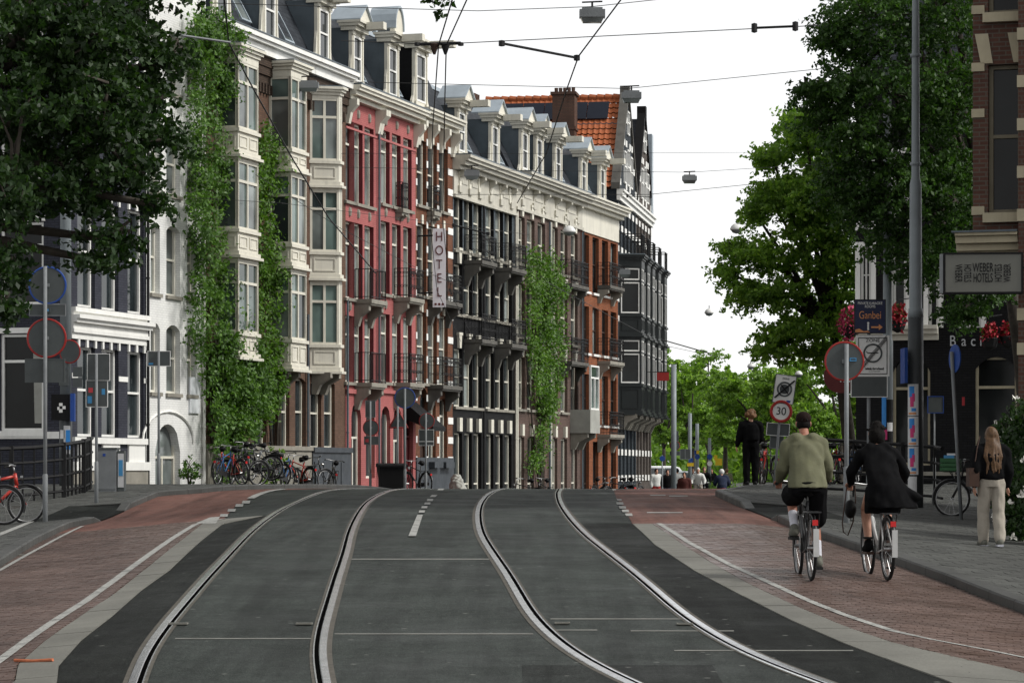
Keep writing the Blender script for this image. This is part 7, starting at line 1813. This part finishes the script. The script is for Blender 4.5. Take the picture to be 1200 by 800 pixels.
mb = MB(); mb.box(-.07, .07, -.12, .12, -.14, .12); o = mb.build('handbag', 'brown_leather', t, loc=(-.27, -.02, .98)); mb = MB(); mb.tube([(0, -.1, .1), (.05, -.06, .4), (.1, 0, .56), (.06, .07, .4), (0, .1, .1)], .008, 5); mb.build('strap', 'brown_leather', o)
# --- parked bicycles
a = at(16, 614, .12)
bicycle('red bicycle parked beside the sign post on the left pavement', (a.x - .42, a.y + .35, a.z + .01), R(-80), 'bike_red', lean=R(3), steer=R(12), fat=1.6)
bicycle('black bicycle parked in front of the red one on the left pavement', (a.x - .72, a.y - .25, a.z + .0), R(-84), 'bike_black', lean=R(-3))
a = at(1132, 606, .12)
bicycle('black bicycle with a green crate leaning at the post behind the walking woman', (a.x + .32, a.y + .1, a.z + .01), R(68), 'bike_black', crate='crate_green', lean=R(4))
paints = ('bike_blue', 'bike_red', 'bike_black', 'bike_black', 'bike_grey', 'bike_black', 'bike_black')
for k, x in enumerate((262, 272, 282, 290, 298, 305, 313, 335, 350, 364, 388)):
    Y = ROW.Y(x, 1.9); X = (x - CXP)/FPX*Y
    nm_ = paints[k % 7].split('_')[1]
    bicycle(nm_ + ' city bicycle in the tangled row under the creeper', (X, Y, g(X, Y) + .14 + (.18 if 285 < x < 310 else 0)), R((-15, 40, -50, 10, 75, -30, 55)[k % 7]), paints[k % 7], 'bicycles parked under the creeper', lean=R((4, -6, 7, -3)[k % 4]), steer=R((10, -20, 0)[k % 3]))
for k, x in enumerate((893, 903, 926, 938, 948, 958, 968, 978, 988, 1000)):
    Y = 70 + (k % 3)*.8; X = (x - CXP)/FPX*Y
    bicycle(paints[(k*3 + 1) % 7].split('_')[1] + ' bicycle in the parked row behind the speed limit sign and railing', (X, Y, g(X, Y) + .12), R((-10, 15, -25, 30, 5)[k % 5]), paints[(k*3 + 1) % 7], 'bicycles parked behind the bridge crest', lean=R((5, -5, 8)[k % 3]), steer=R((15, -10, 0)[k % 3]))
for k, x in enumerate((615, 636, 702, 724, 734, 742)):
    Y = ROW.Y(min(x, 722), 1.6) - 6; X = (x - CXP)/FPX*Y
    bicycle('black bicycle parked at the house fronts beyond the crest', (X, Y, g(X, Y) + .22), R((60, 20, -30)[k % 3]), 'bike_black', 'bicycles at the far house fronts', lean=R(4))
bicycle('black bicycle leaning at the striped house beside the bins', (pix(489, 560, 86).x, 86, g(-3, 86) + .3), R(35), 'bike_black')
# bins and a covered scooter in front of the pink and striped houses
p = pix(459, 572, 84); t = thing('waste_container', 'black wheeled waste container before the pink house', 'container', (p.x, p.y, g(p.x, p.y) + .05), R(10))
mb = MB(); n = 0; mb.prism([(-.3, -.25), (.3, -.25), (.3, .25), (-.3, .25)], .1, .3); loftv = [(-.34, .34, -.28, .28, .3), (-.4, .4, -.33, .33, 1.0)]
mb.v += [(-.34, -.28, .3), (.34, -.28, .3), (.34, .28, .3), (-.34, .28, .3), (-.42, -.33, 1.0), (.42, -.33, 1.0), (.42, .33, 1.0), (-.42, .33, 1.0)]; q = 8
mb.f += [(q, q+1, q+5, q+4), (q+1, q+2, q+6, q+5), (q+2, q+3, q+7, q+6), (q+3, q, q+4, q+7), (q+4, q+5, q+6, q+7)]; mb.m += [0]*5; mb.build('bin', 'black', t)
mb = MB(); mb.xprism([(-.38, 1.0), (-.38, 1.06), (0, 1.12), (.36, 1.1), (.36, 1.0)], -.45, .45); mb.build('lid', 'black', t)
for s in (-1, 1): mb = MB(); mb.disc((s*.3, .2, .1), (1, 0, 0), .1, .05, 14); mb.build('wheel', 'rubber', t)
p = pix(537, 572, 95); t = thing('covered_scooter', 'parked scooter under a pale grey rain cover before the black house', 'scooter', (p.x, p.y, g(p.x, p.y) + .05), R(20))
mb = MB(); loft(mb, [(0, 0, .3, .30, .75), (0, 0, .7, .28, .65), (0, .1, .95, .22, .5), (.02, .25, 1.15, .2, .25), (.03, .3, 1.3, .12, .12)]); remesh(mb, 'cover', 'window_shade', t, .025, 3, .015)
for s in (-1, 1): mb = MB(); mb.ring((0, s*.6, .25), (1, 0, 0), .2, .05, 18, 6); mb.build('wheel', 'rubber', t)
# ------------------------------------------------------------------ traffic and people beyond the crest
def car(label, loc, rz, paint, van=False):
    t = thing('car', label, 'car', loc, rz); H_ = 1.75 if van else 1.5
    M.setdefault(paint, None)
    side = [(-2.1, .35), (-2.15, .75), (-2.05, 1.0), (-1.85, H_ - .08), (-1.5, H_), (.35, H_), (.75, H_ - .1), (1.25, 1.02), (2.05, .85), (2.15, .6), (2.12, .35)]
    mb = MB(); rings = []
    for (x, sc_) in ((-.86, .97), (-.84, 1.0), (-.5, 1.005), (.5, 1.005), (.84, 1.0), (.86, .97)):
        rings.append([(x * (1 - .16 * max(0, (z - .95) / (H_ - .95))), y * sc_, .35 + (z - .35) * sc_) for y, z in side])
    n = len(side)
    for r_ in rings: mb.v += r_
    for i in range(len(rings) - 1):
        for k in range(n): j = (k + 1) % n; mb.f.append((i*n + k, i*n + j, (i+1)*n + j, (i+1)*n + k)); mb.m.append(0)
    mb.f += [tuple(range(n))[::-1], tuple(range((len(rings)-1)*n, len(rings)*n))]; mb.m += [0]*2; mb.build('body', paint, t, False)
    mb = MB(); w_ = .66; mb.quad((w_, 1.235, 1.08), (-w_, 1.235, 1.08), (-w_*.93, .80, H_ - .1), (w_*.93, .80, H_ - .1)); mb.build('windscreen', 'glass', t)
    mb = MB(); mb.quad((-w_, -2.055, 1.05), (w_, -2.055, 1.05), (w_*.93, -1.90, H_ - .12), (-w_*.93, -1.90, H_ - .12)); mb.build('rear_window', 'glass', t)
    for s in (-1, 1):
        for (ya, yb) in ((-1.6, -.55), (-.48, .6)):
            mb = MB(); mb.quad((s*.868, ya, 1.0), (s*.868, yb + (.3 if yb > 0 else 0), 1.0), (s*.775, yb, H_ - .14), (s*.775, ya, H_ - .14)); mb.build('side_window', 'glass', t)
        for y_ in (-1.35, 1.35):
            wh = bpy.data.objects.new('wheel', None); link(wh, t); wh.location = (s*.78, y_, .32); mb = MB(); mb.ring((0, 0, 0), (1, 0, 0), .25, .075, 18, 8); mb.build('tyre', 'rubber', wh); mb = MB(); mb.disc((s*.03, 0, 0), (1, 0, 0), .2, .05, 16); mb.build('hub', 'chrome', wh)
        mb = MB(); ell(mb, (s*.62, 2.05, .72), .16, .08, .07, 6, 10); mb.build('headlight', 'sign_white', t); mb = MB(); mb.box(s*.72 - .09, s*.72 + .09, -2.19, -2.1, .78, 1.0); mb.build('tail_light', 'lamp_red', t)
        mb = MB(); ell(mb, (s*.95, .75, 1.02), .08, .05, .06, 6, 8); mb.build('mirror', paint, t)
    mb = MB(); mb.box(-.26, .26, 2.16, 2.18, .45, .56); mb.build('number_plate', 'sign_yellow', t)
M['car_white'] = pm('car_white', (.62, .63, .64), .3, .04, 2, spec=.5); M['car_silver'] = pm('car_silver', (.36, .39, .41), .3, .04, 2, spec=.5)
X = pix(779, 550, 190).x; car('white car parked beside the far gabled house', (X, 190, .1), R(-62), 'car_white', True)
X = pix(805, 550, 180).x; car('silver car facing the bridge behind the sign mast', (X, 180, .0), R(172), 'car_silver')
def passer(label, x, Y, top, shirt, legs, hair, rz=0.0, h=1.75, face=(0, 1, 0), skin='skin'):
    X = (x - CXP)/FPX*Y; zt_ = EYE + (HORIZON - top)/FPX*Y; z0 = zt_ - h
    t = thing('person', label, 'person', (X, Y, z0), rz, None); J = stand_joints(h - .0, .06)
    body(t, J, .018, skin, False); garment_top(t, J, 'jacket', shirt, .03, .95, -.08, .02, .0); garment_legs(t, J, 'trousers', legs, 1.0, .02, .02, 0); shoes(t, J, 'black'); hair_cap(t, J, hair, None, .012, .016)
    return t
passer('person in white top and red trousers by the white car', 769, 128, 549, 'cloth_white', 'rim_red', 'hair_dark', R(200))
passer('person in black with a white bag in front of the parked cars', 782, 125, 550, 'cloth_black', 'cloth_navy', 'hair_dark', R(190))
passer('person in dark wine-red clothes in front of the silver car', 802, 118, 553, 'cloth_wine', 'cloth_wine', 'hair_dark', R(170))
passer('person in a dark jacket far behind the old man cycling', 812, 152, 549, 'cloth_navy', 'cloth_black', 'hair_blond', R(185))
passer('person in a white shirt far behind the parked sign mast', 794, 150, 549, 'cloth_white', 'cloth_navy', 'hair_dark', R(20))
passer('person in grey-green walking behind the scooter rider', 852, 150, 549, 'olive', 'cloth_black', 'hair_curly', R(10))
passer('person in black by the mast with the yellow board', 834, 155, 549, 'cloth_black', 'cloth_navy', 'hair_dark', R(180))
def rider(label, blabel, x, Y, top, shirt, legs, hair, rz, skin='skin', paint='bike_black'):
    X = (x - CXP)/FPX*Y; z0 = EYE + (HORIZON - top)/FPX*Y - 1.82; t = thing('person', label, 'person', (X, Y, z0), rz); J = ride_joints(.2)
    body(t, J, .018, skin, False); garment_top(t, J, 'jacket', shirt, .03, .95, -.05, .02, 0); garment_legs(t, J, 'trousers', legs, 1.0, .02, .02, 0); shoes(t, J, 'black'); hair_cap(t, J, hair, None, .01, .016)
    bicycle(blabel, (X, Y, z0), rz, paint)
rider('old man in pale clothes cycling towards the bridge', 'bicycle of the old man in pale clothes', 818, 128, 548, 'cloth_white', 'trouser_beige', 'cloth_white', R(178))
rider('cyclist in black riding beside the old man in pale clothes', 'bicycle of the cyclist in black beside the old man', 825, 133, 547, 'cloth_black', 'cloth_black', 'hair_blond', R(180))
# scooter rider going away
X = (846 - CXP)/FPX*125; z0 = EYE + (HORIZON - 549)/FPX*125 - 1.62
t = thing('scooter', 'dark blue motor scooter riding away past the green verge', 'scooter', (X, 125, z0), R(2))
mb = MB(); loft(mb, [(0, -.3, .35, .16, .35), (0, -.35, .6, .18, .42), (0, -.35, .78, .14, .36)]); remesh(mb, 'rear_body', 'cloth_navy', t, .02, 4); mb = MB(); mb.box(-.16, .16, -.1, .45, .28, .34); mb.build('footboard', 'black', t)
mb = MB(); loft(mb, [(0, .5, .3, .16, .05), (0, .52, .7, .2, .06), (0, .48, 1.0, .12, .06)]); remesh(mb, 'leg_shield', 'cloth_navy', t, .02, 3); mb = MB(); mb.tube([(-.33, .38, 1.02), (0, .45, 1.0), (.33, .38, 1.02)], .02, 6); mb.build('handlebar', 'black', t)
for y_ in (-.55, .68):
    mb = MB(); mb.ring((0, y_, .25), (1, 0, 0), .19, .06, 18, 8); mb.build('wheel', 'rubber', t)
mb = MB(); mb.box(-.1, .1, -.81, -.79, .45, .6); mb.build('number_plate', 'sign_white', t); mb = MB(); mb.box(-.09, .09, -.80, -.75, .66, .73); mb.build('tail_light', 'lamp_red', t)
t = thing('person', 'scooter rider in a dark blue jacket and white helmet', 'person', (X, 125, z0 - .24), R(2)); J = ride_joints(.1)
body(t, J, .018, 'skin', False); garment_top(t, J, 'jacket', 'cloth_navy', .05, .95, -.05, .02, 0); garment_legs(t, J, 'trousers', 'cloth_navy', 1.0, .02, .02, 0); mb = MB(); ell(mb, Vector(J['head']) + V3(0, 0, .02), .13, .14, .14); remesh(mb, 'helmet', 'cloth_white', t, .016, 3)
